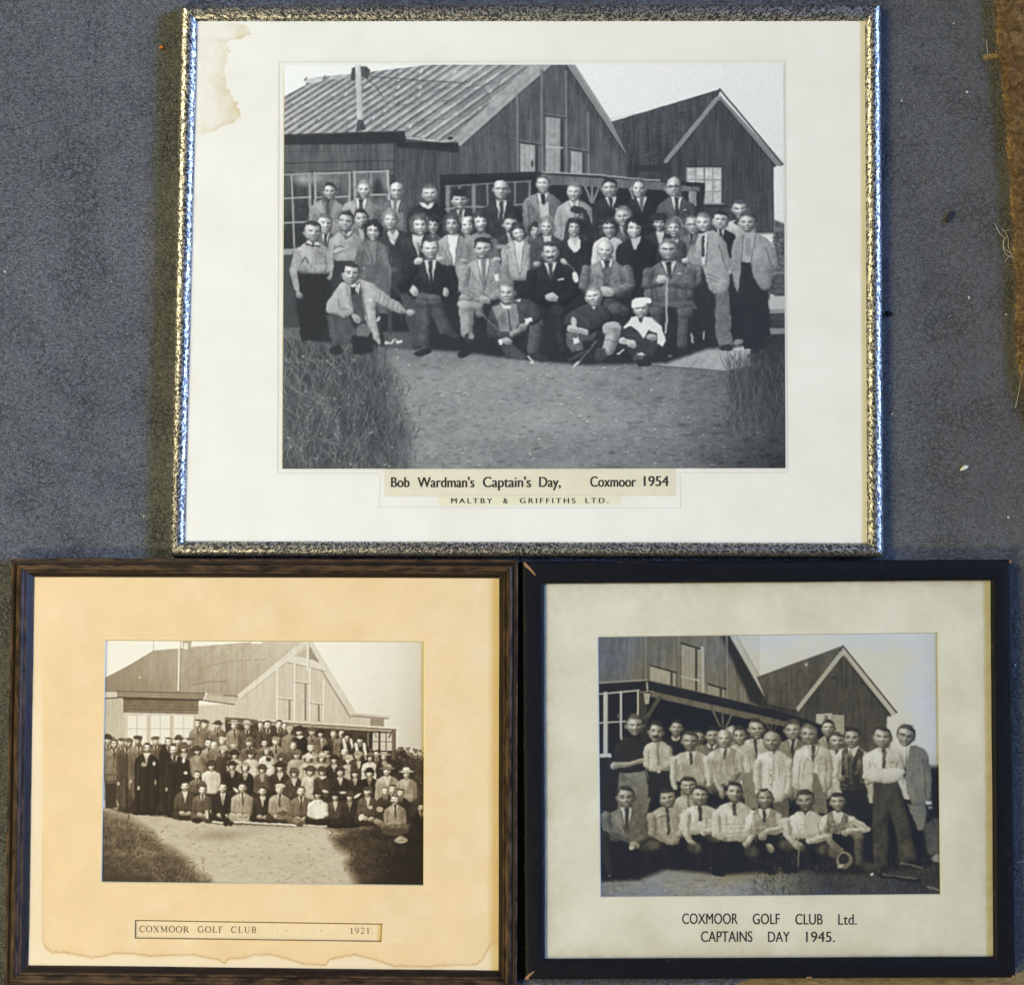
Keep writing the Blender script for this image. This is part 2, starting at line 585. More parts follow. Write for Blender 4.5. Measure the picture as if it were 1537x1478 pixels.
# smooth value noise used for prints and stains
def vnoise(h, w, cell, seed, octaves=3, ax=1.0, ay=1.0):
    rs = np.random.default_rng(seed)
    out = np.zeros((h, w)); amp = 1.0; tot = 0
    for o in range(octaves):
        cx = max(1.0, cell * ax / 2 ** o); cy = max(1.0, cell * ay / 2 ** o)
        gh, gw = int(h / cy) + 3, int(w / cx) + 3
        g = rs.uniform(-1, 1, (gh, gw))
        y = np.arange(h) / cy; x = np.arange(w) / cx
        y0 = y.astype(int); x0 = x.astype(int)
        fy = y - y0; fx = x - x0
        fy = fy * fy * (3 - 2 * fy); fx = fx * fx * (3 - 2 * fx)
        g0 = g[y0]; g1 = g[y0 + 1]
        r = g0 * (1 - fy)[:, None] + g1 * fy[:, None]
        r = r[:, x0] * (1 - fx)[None] + r[:, x0 + 1] * fx[None]
        out += r * amp; tot += amp; amp *= 0.6
    return out / tot

# ------------------------------------------------------------------ the three frames
# 1: large, speckled silver
A_OUT = [(272, 10), (1321, 7), (1325, 836), (255, 834)]
A_IN = [(296, 31), (1299, 31), (1302, 814), (277, 811)]
A_TOP = 0.0115
frameA = tag(empty('framed_photograph', pt(790, 836, 0.0)),
             'largest framed group photograph, in a narrow speckled silver and black frame', 'framed photo')
PROF_A = [(0.0, 0.0), (0.0, 0.40), (0.02, 0.54), (0.06, 0.68), (0.13, 0.81), (0.22, 0.91), (0.32, 0.965), (0.42, 0.992), (0.50, 1.0), (0.60, 0.99), (0.70, 0.955), (0.79, 0.90),
          (0.87, 0.82), (0.93, 0.71), (0.975, 0.58), (1.0, 0.44), (1.0, 0.36), (0.96, 0.0)]
frame(frameA, A_OUT, A_IN, A_TOP, PROF_A, mat_silver(), jit=0.00003, seed=1, zo=0.35)

# 2: moulded brown wood
B_OUT = [(18, 838), (778, 840), (776, 1491), (6, 1483)]
B_IN = [(47, 866), (749, 868), (748, 1460), (38, 1452)]
B_TOP = 0.0115
frameB = tag(empty('framed_photograph', pt(396, 1486, 0.0)),
             'sepia photograph of a hatted crowd in a moulded dark brown wooden frame with tan mount', 'framed photo')
PROF_B = [(0.0, 0.0), (0.0, 0.72), (0.03, 0.80), (0.10, 0.84), (0.20, 0.83), (0.26, 0.79), (0.29, 0.80), (0.32, 0.92), (0.37, 0.985), (0.45, 1.0), (0.54, 0.985),
          (0.61, 0.93), (0.645, 0.85), (0.66, 0.83), (0.70, 0.85), (0.735, 0.83), (0.80, 0.74), (0.90, 0.62), (1.0, 0.52), (1.0, 0.42), (0.97, 0.0)]
WEAR_B = [0, 0.3, 0.9, 0.3, 0, 0, 0.2, 0.5, 0.7, 0.4, 0.4, 0.7, 0.2, 0, 0.7, 0.4, 0, 0, 0.3, 0, 0]
frame(frameB, B_OUT, B_IN, B_TOP, PROF_B, mat_brown(), wear=WEAR_B, jit=0.00004, seed=11, zo=0.7)

# 3: flat black
C_OUT = [(784, 843), (1518.5, 840), (1525, 1467.5), (788, 1470)]
C_IN = [(817, 876), (1489, 871), (1493, 1437), (818, 1440)]
C_TOP = 0.0115
frameC = tag(empty('framed_photograph', pt(1156, 1469, 0.0)),
             'photograph of men in shirts and ties in a plain black frame with chipped corners', 'framed photo')
PROF_C = [(0.0, 0.0), (0.0, 0.84), (0.025, 0.93), (0.07, 0.985), (0.14, 1.0), (0.5, 0.995), (0.84, 0.985), (0.93, 0.95), (0.985, 0.86), (1.0, 0.74), (1.0, 0.45), (0.97, 0.0)]
WEAR_C = [0, 0.5, 1.0, 0.7, 0.15, 0.06, 0.1, 0.4, 0.6, 0.2, 0, 0]
railsC = frame(frameC, C_OUT, C_IN, C_TOP, PROF_C, mat_black(), wear=WEAR_C, jit=0.00004, seed=21)

def expand(Q, d):
    return inset_quad(Q, -d)

# mat boards -------------------------------------------------------
ZA = 0.0078
MAT_A = mat_board('ivory_mount_board', (245, 241, 230), (212, 190, 132), 0.04, 0.07)
_ny = np.array([36, 40, 46, 52, 58, 61, 64, 80, 100, 120, 135, 150, 165, 178, 184, 190, 197, 203], float)
_nx = np.array([362, 372, 376, 375, 362, 344, 340, 342, 338, 340, 342, 352, 358, 360, 352, 334, 322, 300], float)
_nz = vnoise(260, 260, 14, 5, 4)
_nz2 = vnoise(260, 260, 5, 6, 2)
def stain_a(px, py):
    iy = np.clip((py - 20).astype(int), 0, 259); ix = np.clip((px - 260).astype(int), 0, 259)
    n = _nz[iy, ix]; n2 = _nz2[iy, ix]
    xb = np.interp(py, _ny, _nx) + n2 * 5.0
    d = xb - px
    inside = np.clip(d / 1.2 + 0.5, 0, 1) * ((py > 35) & (py < 203))
    lo = np.interp(py, [36, 44, 58, 66, 110, 140, 160, 182, 203], [0.3, 0.75, 0.95, 0.34, 0.40, 0.60, 0.85, 1.0, 0.2])
    edge = 0.75 * np.exp(-np.clip(d, 0, None) / (10 + 6 * n)) + 0.35 * np.exp(-np.clip(d, 0, None) / 28)
    wash = 0.10 * np.clip(1 + n, 0, 2) * np.clip((px - 296) / 10, 0, 1)
    far = 0.05 * np.exp(-np.clip(px - 283, 0, None) / 16) * (1 + _nz[np.clip((py / 4).astype(int), 0, 259), ix])
    return np.clip(inside * (0.80 * lo * edge * (1 + 0.6 * n) + wash) + far, 0, 0.85)
ua = np.concatenate([np.linspace(0, 0.12, 120), np.linspace(0.13, 1, 16)])
va = np.concatenate([np.linspace(0, 0.24, 160), np.linspace(0.26, 1, 10)])
board('mount_board', [(expand(A_IN, 6), ua, va)], ZA, MAT_A, frameA, stain_a)

ZB = 0.0056
ZBP = ZB - 0.0014
B_WIN = [(157.5, 960), (638, 962), (637, 1329), (151.5, 1324)]
B_CAP = [(202.5, 1380), (574, 1385.5), (572.5, 1413), (202, 1408)]
MAT_B = mat_board('tan_mount_board', (244, 213, 164), (178, 130, 66), 0.06, 0.10)
bq = expand(B_IN, 6)
_tide = np.array([(64, 1250), (64.4, 1412), (68, 1421.6), (78, 1428), (97.6, 1428.5), (117, 1432), (136.6, 1436), (156, 1434), (170, 1430), (199, 1430), (224, 1434), (254, 1433), (289, 1432),
                  (327, 1439), (337, 1444.7), (344, 1438), (366, 1436.5), (382, 1431.6), (407, 1431.6), (431, 1438), (459, 1446), (489, 1448), (494, 1439), (532, 1431.6), (562, 1439), (590, 1449),
                  (640, 1450), (683, 1447), (714, 1447), (726, 1437), (735.6, 1417)])
def seg_dist(px, py, P):
    best = np.full(px.shape, 1e9); arc = np.zeros(px.shape); s0 = 0
    for (ax, ay), (bx, by) in zip(P[:-1], P[1:]):
        dx, dy = bx - ax, by - ay
        L = dx * dx + dy * dy
        t = np.clip(((px - ax) * dx + (py - ay) * dy) / L, 0, 1)
        d = np.hypot(px - ax - t * dx, py - ay - t * dy)
        m = d < best
        best[m] = d[m]; arc[m] = (s0 + t * math.sqrt(L))[m]
        s0 += math.sqrt(L)
    return best, arc
_tn = np.random.default_rng(4).normal(0, 1.0, 900)
_tn2 = np.convolve(np.random.default_rng(9).uniform(0, 1, 900), np.ones(4) / 4, 'same')
def stain_b(px, py):
    sel = (py > 1240)
    out = np.zeros(px.shape)
    if sel.any():
        j = np.clip(px[sel].astype(int), 0, 899)
        d, arc = seg_dist(px[sel], py[sel] + _tn[j] * 0.8, _tide)
        k = np.clip(arc.astype(int), 0, 899)
        amp = np.where(arc < 165, 0.10 + 0.12 * (arc / 165), 0.35 + 0.55 * _tn2[k])
        out[sel] = np.clip(np.exp(-(d / 1.0) ** 2) * amp + 0.08 * np.exp(-d / 7.0), 0, 0.85)
    return out
_fn = vnoise(660, 760, 40, 55, 4)
_fn2 = vnoise(660, 760, 6, 56, 3)
def fade_b(px, py):
    # paler card outside the tide line, rubbed patches elsewhere
    ix = np.clip(px.astype(int), 0, 759); iy = np.clip((py - 840).astype(int), 0, 659)
    yt = np.interp(px, _tide[1:, 0], _tide[1:, 1])
    out = np.clip((py - yt) / 5.0, 0, 1) * 0.62
    out = np.maximum(out, np.clip((66 - px) / 5.0, 0, 1) * np.clip((py - 900) / 200, 0, 1) * 0.5)
    rub = 0.38 * np.clip(_fn[iy, ix] + 0.02, 0, 1) + 0.10 * np.clip(_fn2[iy, ix], 0, 1) + 0.16 * np.clip((px - 560) / 180, 0, 1)
    return np.clip(np.maximum(out, rub) + 0.05 * _fn2[iy, ix], 0, 0.75)
W, K = B_WIN, B_CAP
board('mount_board', [
    ([bq[0], bq[1], W[1], W[0]], L01(180), L01(30)),
    ([bq[0], W[0], W[3], bq[3]], L01(110), L01(200)),
    ([W[1], bq[1], bq[2], W[2]], L01(90), L01(200)),
    ([W[3], W[2], K[1], K[0]], L01(130), L01(20)),
    ([W[3], K[0], K[3], bq[3]], L01(120), L01(140)),
    ([K[1], W[2], bq[2], K[2]], L01(140), L01(140)),
    ([K[3], K[2], bq[2], bq[3]], L01(520), L01(60)),
], ZB, MAT_B, frameB, stain_b, fade_b)
MAT_CORE = mat_simple('board_core', (236, 222, 186), 0.85, 0.1, 0.03)
bevel_ring('window_bevel', B_WIN, ZB, ZBP, 1.6, MAT_CORE, frameB)
bevel_ring('caption_bevel', B_CAP, ZB, ZBP, 1.7, mat_simple('browned_board_edge', (150, 122, 76), 0.85, 0.1, 0.15), frameB)

ZC = 0.0082
ZCP = ZC - 0.0010
C_WIN = [(897, 955), (1408, 949), (1412, 1342), (901, 1346)]
MAT_C = mat_board('grey_cream_mount_board', (226, 221, 201), (158, 142, 104), 0.10, 0.2)
cq = expand(C_IN, 6)
W = C_WIN
_gn = vnoise(640, 760, 60, 91, 4)
_gn2 = vnoise(640, 760, 9, 92, 3)
def stain_c(px, py):
    iy = np.clip((py - 850).astype(int), 0, 639); ix = np.clip((px - 790).astype(int), 0, 759)
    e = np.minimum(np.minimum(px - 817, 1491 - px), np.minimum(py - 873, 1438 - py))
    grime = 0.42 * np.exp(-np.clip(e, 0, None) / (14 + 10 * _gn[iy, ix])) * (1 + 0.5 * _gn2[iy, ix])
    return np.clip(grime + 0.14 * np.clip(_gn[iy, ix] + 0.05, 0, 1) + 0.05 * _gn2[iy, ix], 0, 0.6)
board('mount_board', [
    ([cq[0], cq[1], W[1], W[0]], L01(170), L01(40)),
    ([cq[0], W[0], W[3], cq[3]], L01(40), L01(150)),
    ([W[1], cq[1], cq[2], W[2]], L01(40), L01(150)),
    ([W[3], W[2], cq[2], cq[3]], L01(170), L01(45)),
], ZC, MAT_C, frameC, stain_c)
MAT_COREC = mat_simple('grey_board_core', (206, 202, 184), 0.85, 0.1, 0.03)
bevel_ring('window_bevel', C_WIN, ZC, ZCP, 1.2, MAT_COREC, frameC)

# ------------------------------------------------------------------ painting the three prints (tones 0..255, picture coordinates)
class Canvas:
    def __init__(s, x0, y0, x1, y1, bg, seed):
        s.x0, s.y0 = x0, y0
        s.W, s.H = x1 - x0 + 1, y1 - y0 + 1
        s.a = np.full((s.H, s.W), float(bg))
        s.rs = np.random.default_rng(seed)
        s.cloth = vnoise(s.H, s.W, 7, seed + 1, 3)
        s.fold = vnoise(s.H, s.W, 16, seed + 2, 2, 0.6, 1.5)
    def win(s, xa, ya, xb, yb, m=3):
        ia = max(0, int(math.floor(xa - s.x0 - m))); ib = min(s.W, int(math.ceil(xb - s.x0 + m)) + 1)
        ja = max(0, int(math.floor(ya - s.y0 - m))); jb = min(s.H, int(math.ceil(yb - s.y0 + m)) + 1)
        if ia >= ib or ja >= jb:
            return None
        Y, X = np.mgrid[ja:jb, ia:ib]
        return (slice(ja, jb), slice(ia, ib)), X + float(s.x0), Y + float(s.y0)
    def put(s, sl, cov, val):
        s.a[sl] += (val - s.a[sl]) * cov
    def ell(s, cx, cy, rx, ry, v, rot=0.0, soft=0.8, al=1.0, gx=0.0, gy=0.0, tex=0.0, vol=0.0):
        r = max(rx, ry)
        w = s.win(cx - r, cy - r, cx + r, cy + r, soft * r / min(rx, ry) + 2)
        if w is None: return
        sl, X, Y = w
        dx, dy = X - cx, Y - cy
        if rot:
            c, n = math.cos(rot), math.sin(rot)
            dx, dy = dx * c + dy * n, -dx * n + dy * c
        d = (np.sqrt((dx / rx) ** 2 + (dy / ry) ** 2) - 1) * min(rx, ry)
        cov = np.clip(0.5 - d / (2 * soft), 0, 1) * al
        val = v + gx * (X - cx) + gy * (Y - cy)
        if tex: val = val + tex * s.cloth[sl]
        if vol: val = val + s.relief(d, vol, 0.45 * min(rx, ry))
        s.put(sl, cov, val)
    def poly(s, P, v, soft=0.7, al=1.0, gx=0.0, gy=0.0, tex=0.0, fold=0.0, rnd=0, vol=0.0, vr=4.0):
        P = np.array(P, float)
        for _ in range(rnd):                                # corner cutting
            Q = np.roll(P, -1, 0)
            P = np.stack([P * 0.75 + Q * 0.25, P * 0.25 + Q * 0.75], 1).reshape(-1, 2)
        xa, ya = P.min(0); xb, yb = P.max(0)
        w = s.win(xa, ya, xb, yb, soft + 2)
        if w is None: return
        sl, X, Y = w
        dist = np.full(X.shape, 1e9); ins = np.zeros(X.shape, bool)
        n = len(P)
        for i in range(n):
            ax, ay = P[i]; bx, by = P[(i + 1) % n]
            dx, dy = bx - ax, by - ay
            L = dx * dx + dy * dy + 1e-9
            t = np.clip(((X - ax) * dx + (Y - ay) * dy) / L, 0, 1)
            np.minimum(dist, (X - ax - t * dx) ** 2 + (Y - ay - t * dy) ** 2, out=dist)
            if dy:
                c = (ay > Y) != (by > Y)
                ins ^= c & (X < dx * (Y - ay) / dy + ax)
        d = np.sqrt(dist) * np.where(ins, -1, 1)
        cov = np.clip(0.5 - d / (2 * soft), 0, 1) * al
        cx, cy = (xa + xb) / 2, (ya + yb) / 2
        val = v + gx * (X - cx) + gy * (Y - cy)
        if tex: val = val + tex * s.cloth[sl]
        if fold: val = val + fold * s.fold[sl]
        if vol: val = val + s.relief(d, vol, vr)
        s.put(sl, cov, val)
    def relief(s, d, vol, vr):
        """rounded look of cloth and flesh as the old camera saw it: lit from the upper left, edges turning away"""
        if min(d.shape) < 3: return 0.0
        gy_, gx_ = np.gradient(d)
        e = np.exp(np.clip(d, -40, 0) / vr)
        return vol * e * (-0.62 * gx_ - 0.80 * gy_ - 0.55)
    def line(s, P, w, v, soft=0.7, al=1.0, w2=None, tex=0.0, vol=0.0):
        P = np.array(P, float); w2 = w if w2 is None else w2
        xa, ya = P.min(0); xb, yb = P.max(0)
        ww = s.win(xa, ya, xb, yb, max(w, w2) / 2 + soft + 2)
        if ww is None: return
        sl, X, Y = ww
        best = np.full(X.shape, 1e9)
        n = len(P) - 1
        for i in range(n):
            ax, ay = P[i]; bx, by = P[i + 1]
            dx, dy = bx - ax, by - ay
            L = dx * dx + dy * dy + 1e-9
            t = np.clip(((X - ax) * dx + (Y - ay) * dy) / L, 0, 1)
            rad = (w + (w2 - w) * (i + t) / n) / 2
            np.minimum(best, np.hypot(X - ax - t * dx, Y - ay - t * dy) - rad, out=best)
        cov = np.clip(0.5 - best / (2 * soft), 0, 1) * al
        val = v + (tex * s.cloth[sl] if tex else 0.0)
        if vol: val = val + s.relief(best, vol, 0.22 * max(w, w2))
        s.put(sl, cov, val)
    def region(s, P, fn, soft=1.0, rnd=0):
        """blend a whole-canvas tone field fn into a polygon"""
        keep = s.a.copy()
        s.poly(P, 1e6, soft, 1.0, rnd=rnd)
        cov = np.clip((s.a - keep) / (1e6 - keep), 0, 1)
        s.a = keep * (1 - cov) + fn * cov
    def blur(s, r):
        k = np.exp(-0.5 * (np.arange(-3, 4) / r) ** 2); k /= k.sum()
        p = np.pad(s.a, 3, mode='edge')
        p = sum(k[i] * p[i:i + s.H, :] for i in range(7))
        s.a = sum(k[i] * p[:, i:i + s.W] for i in range(7))
    def warp(s, mask, seed, a1=0.8, c1=5.0, a2=1.4, c2=15.0):
        """uneven outlines, as cloth and flesh have"""
        dx = a1 * vnoise(s.H, s.W, c1, seed, 2) + a2 * vnoise(s.H, s.W, c2, seed + 1, 2)
        dy = a1 * vnoise(s.H, s.W, c1, seed + 2, 2) + a2 * vnoise(s.H, s.W, c2, seed + 3, 2)
        Y, X = np.mgrid[0:s.H, 0:s.W].astype(float)
        fx = np.clip(X + dx * mask * 2, 0, s.W - 1.001); fy = np.clip(Y + dy * mask * 2, 0, s.H - 1.001)
        ix = fx.astype(int); iy = fy.astype(int); tx = fx - ix; ty = fy - iy
        a = s.a
        s.a = (a[iy, ix] * (1 - tx) + a[iy, ix + 1] * tx) * (1 - ty) + (a[iy + 1, ix] * (1 - tx) + a[iy + 1, ix + 1] * tx) * ty
    def changed(s, before, grow=4):
        m = (np.abs(s.a - before) > 2).astype(float)
        for _ in range(grow):
            m = np.maximum.reduce([m, np.roll(m, 1, 0), np.roll(m, -1, 0), np.roll(m, 1, 1), np.roll(m, -1, 1)])
        k = np.ones(5) / 5
        m = np.apply_along_axis(lambda r: np.convolve(r, k, 'same'), 0, m)
        return np.apply_along_axis(lambda r: np.convolve(r, k, 'same'), 1, m)
    def streaks(s, mask, amp, seed, cx=1.6, cy=26):
        """vertical weathering of boards and corrugated sheets"""
        n = vnoise(s.H, s.W, 1.0, seed, 1, cx, cy) + 0.8 * vnoise(s.H, s.W, 1.0, seed + 1, 1, cx * 5, cy * 2) + 0.5 * vnoise(s.H, s.W, 9, seed + 2, 3)
        s.a += amp * n * mask
    def sharpen(s, amt, r):
        keep = s.a.copy()
        s.blur(r)
        s.a = keep + amt * (keep - s.a)
    def mottle(s, mask, amp, seed):
        n = 0.6 * vnoise(s.H, s.W, 3.0, seed, 2) + 0.6 * vnoise(s.H, s.W, 8.0, seed + 1, 2, 0.7, 1.4) + 0.5 * vnoise(s.H, s.W, 22.0, seed + 2, 2)
        s.a = s.a * (1 + amp * mask * n * np.clip((232 - s.a) / 120, 0.08, 1))
    def grain(s, amp, cell=1.6, seed=1):
        rs = np.random.default_rng(seed)
        n = rs.normal(0, 1, (s.H, s.W))
        n = (n + np.roll(n, 1, 0) + np.roll(n, 1, 1) + np.roll(n, (1, 1), (0, 1))) / 2
        s.a += amp * n

    # ---- people in the prints
    def head(s, x, y, h, hair=60, skin=196, style='m', look=0.0, tilt=0.0, gl=0, mo=0, smile=1, hat=None, det=1.0):
        """a face as relief: skull, brow, nose, cheeks and chin modelled as heights and lit from the upper left"""
        h = h * 1.06
        rs = s.rs
        j = lambda q: rs.normal(0, q)
        tilt = tilt + j(0.06)
        look = look + j(0.25)
        c, n = math.cos(tilt), math.sin(tilt)
        def T(u, v):
            u, v = u * h, v * h
            return (x + u * c - v * n, y + u * n + v * c)
        def E(u, v, a, b, val, al=1.0, soft=0.8, vol=0.0):
            s.ell(*T(u, v), a * h, b * h, val, tilt, soft, al, vol=vol)
        if style == 'f':                                    # hair behind the face
            E(0.0, -0.05, 0.455, 0.47, hair, 1, 1.0, 24)
            for a in np.linspace(-3.05, -0.09, 10):
                E(0.385 * math.cos(a) + j(0.03), -0.08 + 0.42 * math.sin(a) + j(0.025), 0.12 + j(0.015), 0.09, hair + rs.uniform(-22, 38), 0.65, 1.1)
            E(-0.355, 0.15, 0.10, 0.16, hair + 8, 1, 1.0); E(0.355, 0.15, 0.10, 0.16, hair - 12, 1, 1.0)
        elif style != 'hat':
            E(-0.375, 0.04, 0.06, 0.11, skin * 0.80, 1, 0.7, 24); E(0.375, 0.04, 0.06, 0.11, skin * 0.62, 1, 0.7, 24)
        w_ = s.win(x - 0.6 * h, y - 0.62 * h, x + 0.6 * h, y + 0.62 * h, 1)
        if w_ is None: return
        sl, X, Y = w_
        S = 3
        o = (np.arange(S) + 0.5) / S - 0.5
        XS = (X[:, None, :, None] + o[None, None, None, :]) + 0 * o[None, :, None, None]
        YS = (Y[:, None, :, None] + o[None, :, None, None]) + 0 * o[None, None, None, :]
        dx, dy = (XS - x) / h, (YS - y) / h
        u = dx * c + dy * n; v = -dx * n + dy * c
        R_, C_ = X.shape
        u = u.reshape(R_ * S, C_ * S) * 0.965; v = v.reshape(R_ * S, C_ * S) * 1.035
        fw = 1.0 + j(0.05)
        g = lambda cu, cv, su, sv: np.exp(-0.5 * ((u - cu) / su) ** 2 - 0.5 * ((v - cv) / sv) ** 2)
        jaw = 1.0 + j(0.07)
        vv = [-0.60, -0.50, -0.47, -0.42, -0.34, -0.20, -0.02, 0.14, 0.27, 0.37, 0.44, 0.485, 0.50, 0.6]
        ww = [0, 0.0, 0.13, 0.225, 0.305, 0.362, 0.372, 0.350, 0.296 * jaw, 0.225 * jaw, 0.150 * jaw, 0.07, 0.0, 0]
        if style == 'f':
            ww = [0, 0.0, 0.12, 0.20, 0.27, 0.315, 0.325, 0.30, 0.25 * jaw, 0.185 * jaw, 0.12 * jaw, 0.05, 0.0, 0]
        hw = np.interp(v, vv, ww) * fw
        inside = (np.abs(u) < hw)
        t = np.clip(u / (hw + 1e-6), -1, 1)
        Z = 0.40 * np.sqrt(np.clip(1 - t * t, 0, 1)) * np.sqrt(np.clip(1 - (v / 0.60) ** 2, 0, 1))
        lx = look * 0.085
        es = 0.145 + j(0.006)
        nl = 1.0 + j(0.12)
        sm = 1.0 if smile else 0.3
        Z = Z - 0.036 * (g(-es + lx, 0.008, 0.075, 0.042) + g(es + lx, 0.008, 0.075, 0.042))
        Z = Z + 0.020 * (g(-es + lx, -0.075, 0.10, 0.028) + g(es + lx, -0.075, 0.10, 0.028))
        Z = Z + 0.075 * nl * np.exp(-0.5 * ((u - lx * 1.25) / np.interp(v, [-0.05, 0.16], [0.030, 0.055])) ** 2) * np.interp(v, [-0.07, -0.02, 0.14, 0.175, 0.205], [0, 0.35, 1.0, 0.75, 0])
        Z = Z + (0.018 + 0.022 * sm) * (g(-0.195 + lx, 0.135, 0.075, 0.06) + g(0.195 + lx, 0.135, 0.075, 0.06))
        Z = Z + 0.022 * g(lx, 0.27, 0.12, 0.05) + 0.030 * g(lx, 0.41, 0.085, 0.045) - 0.014 * g(lx, 0.335, 0.09, 0.018)
        for sg in (-1, 1):                                  # furrow from nostril to mouth corner
            q = np.abs((u - lx - sg * (0.085 + 0.42 * (v - 0.17))))
            Z = Z - 0.016 * sm * np.exp(-0.5 * (q / 0.018) ** 2) * np.interp(v, [0.13, 0.18, 0.28, 0.32], [0, 1, 1, 0])
        Z = Z + 0.006 * s.cloth[sl].repeat(S, 0).repeat(S, 1)
        px = 1.0 / (h * S)
        zy, zx = np.gradient(Z, px)
        # normal in head space, turned back by the tilt for the light
        nx, ny, nz = -zx, -zy, np.ones_like(Z)
        ln_ = np.sqrt(nx * nx + ny * ny + 1)
        lu, lv, lw = -0.40 * c - 0.50 * n, 0.40 * n - 0.50 * c, 0.77
        dif = np.clip((nx * lu + ny * lv + nz * lw) / ln_, 0, 1)
        hx, hy, hz = lu / 2, lv / 2, (lw + 1) / 2
        hl = math.sqrt(hx * hx + hy * hy + hz * hz)
        spec = np.clip((nx * hx + ny * hy + nz * hz) / ln_ / hl, 0, 1) ** 14
        alb_ = np.ones_like(Z)
        br = 0.30 + 0.45 * min(1, hair / 170)
        for sg in (-1, 1):
            cu = sg * es + lx
            arch = -0.078 + 0.9 * (u - cu) ** 2
            alb_ *= 1 - (1 - br) * 0.8 * det * np.exp(-0.5 * ((v - arch) / 0.016) ** 2) * (np.abs(u - cu) < 0.10)
            alb_ *= 1 - 0.55 * det * g(cu, 0.014, 0.034, 0.015)
            alb_ *= 1 - 0.30 * det * g(cu, -0.004, 0.055, 0.012)
        mv = 0.283 - (0.55 if smile else 0.05) * (u - lx) ** 2 * sm * 2
        mw = 0.125 if smile else 0.095
        alb_ *= 1 - 0.52 * np.exp(-0.5 * ((v - mv) / 0.011) ** 2) * (np.abs(u - lx) < mw)
        if smile > 1:
            alb_ = alb_ + 0.38 * np.exp(-0.5 * ((v - mv + 0.022) / 0.012) ** 2) * (np.abs(u - lx) < mw * 0.8)
        alb_ *= 1 - 0.30 * g(lx * 1.2, 0.190, 0.055, 0.010)
        if mo: alb_ *= 1 - 0.72 * np.exp(-0.5 * ((v - 0.232 - 0.8 * (u - lx) ** 2) / 0.022) ** 2) * (np.abs(u - lx) < 0.14)
        val = skin * alb_ * (0.50 + 0.66 * dif) + 34 * spec
        # hair
        strand = s.cloth[sl].repeat(S, 0).repeat(S, 1) * 14 + 9 * np.sin(u * 60 + v * 22 + j(3))
        hairv = hair * (0.62 + 0.55 * dif) + 0.16 * (90 + 0.4 * hair) * spec + strand * (0.4 + hair / 200)
        au = np.abs(u)
        part = j(0.08)
        if style == 'm':
            hm = (v < -0.30 + 1.1 * np.clip(au - 0.16, 0, 1) ** 2 + 0.10 * (u - part)) | ((au > 0.318 * fw) & (v < -0.03)) | ((au > 0.27 * fw) & (v < -0.22))
        elif style == 'rec':
            hm = (v < -0.395 + 0.35 * np.clip(0.14 - np.abs(u - part), 0, 1)) | ((au > 0.310 * fw) & (v < -0.02)) | ((au > 0.262 * fw) & (v < -0.25))
        elif style == 'bald':
            hm = ((au > 0.325 * fw) & (v < 0.0) & (v > -0.26))
        elif style == 'f':
            hm = (v < -0.25 + 0.5 * np.clip(au - 0.1, 0, 1) + 0.14 * (u - part) + 0.03 * np.sin(u * 34 + part * 50)) | ((au > 0.285 * fw) & (v < 0.05))
        else:
            hm = np.zeros_like(inside)
        val = np.where(hm, hairv, val)
        if style in ('m', 'f'):                             # shade where the hair meets the brow
            below = np.roll(hm, int(0.035 * h * S) + 1, 0) & ~hm & (v < -0.1)
            val = np.where(below, val * 0.84, val)
        pool = lambda A: A.reshape(R_, S, C_, S).mean((1, 3))
        cov = pool(inside.astype(float))
        tot = pool(np.where(inside, val, 0)) / np.maximum(cov, 1e-6)
        s.put(sl, cov, tot)
        if style in ('m', 'rec'):                           # hair stands a little proud of the skull
            E(-0.04, -0.455, 0.22, 0.055, hair + 12, 0.85, 0.9)
        Ln = lambda pts, w, val, al=1.0, soft=0.6: s.line([T(*p) for p in pts], w * h, val, soft, al)
        if gl:
            for sg in (-1, 1):
                a = np.linspace(0, 2 * math.pi, 13)
                Ln([(es * sg + lx + 0.105 * math.cos(q), 0.012 + 0.075 * math.sin(q)) for q in a], 0.022, 46, 0.55, 0.5)
                Ln([(0.25 * sg + lx, -0.015), (0.35 * sg, -0.025)], 0.026, 60, 0.5, 0.5)
            Ln([(-0.24 + lx, -0.05), (0.24 + lx, -0.05)], 0.034, 50, 0.5, 0.6)
        if hat:
            kind, hv = hat
            if kind == 'beret':
                s.ell(*T(-0.02, -0.33), 0.50 * h, 0.20 * h, hv, tilt - 0.15)
            elif kind == 'cap':                         # flat cap
                s.ell(*T(0, -0.34), 0.46 * h, 0.20 * h, hv, tilt)
                s.line([T(-0.40, -0.24), T(0.40, -0.24)], 0.10 * h, hv - 28, 0.7)
            elif kind == 'brim':                        # trilby or wide hat
                s.ell(*T(0, -0.40), 0.36 * h, 0.24 * h, hv)
                s.ell(*T(0, -0.22), 0.62 * h, 0.12 * h, hv - 12)
                s.line([T(-0.36, -0.29), T(0.36, -0.29)], 0.07 * h, hv * 0.55, 0.7, 0.8)
                s.line([T(-0.45, -0.13), T(0.45, -0.13)], 0.08 * h, 40, 0.8, 0.55)
            elif kind == 'boater':
                s.poly([T(-0.34, -0.50), T(0.34, -0.50), T(0.36, -0.28), T(-0.36, -0.28)], hv)
                s.ell(*T(0, -0.26), 0.60 * h, 0.10 * h, hv - 6)
                s.line([T(-0.36, -0.33), T(0.36, -0.33)], 0.08 * h, 60, 0.6, 0.8)
            elif kind == 'wide':                        # woman's wide dark brim
                s.ell(*T(0, -0.20), 0.72 * h, 0.20 * h, hv, tilt)
                s.ell(*T(0, -0.38), 0.40 * h, 0.24 * h, hv + 10, tilt)
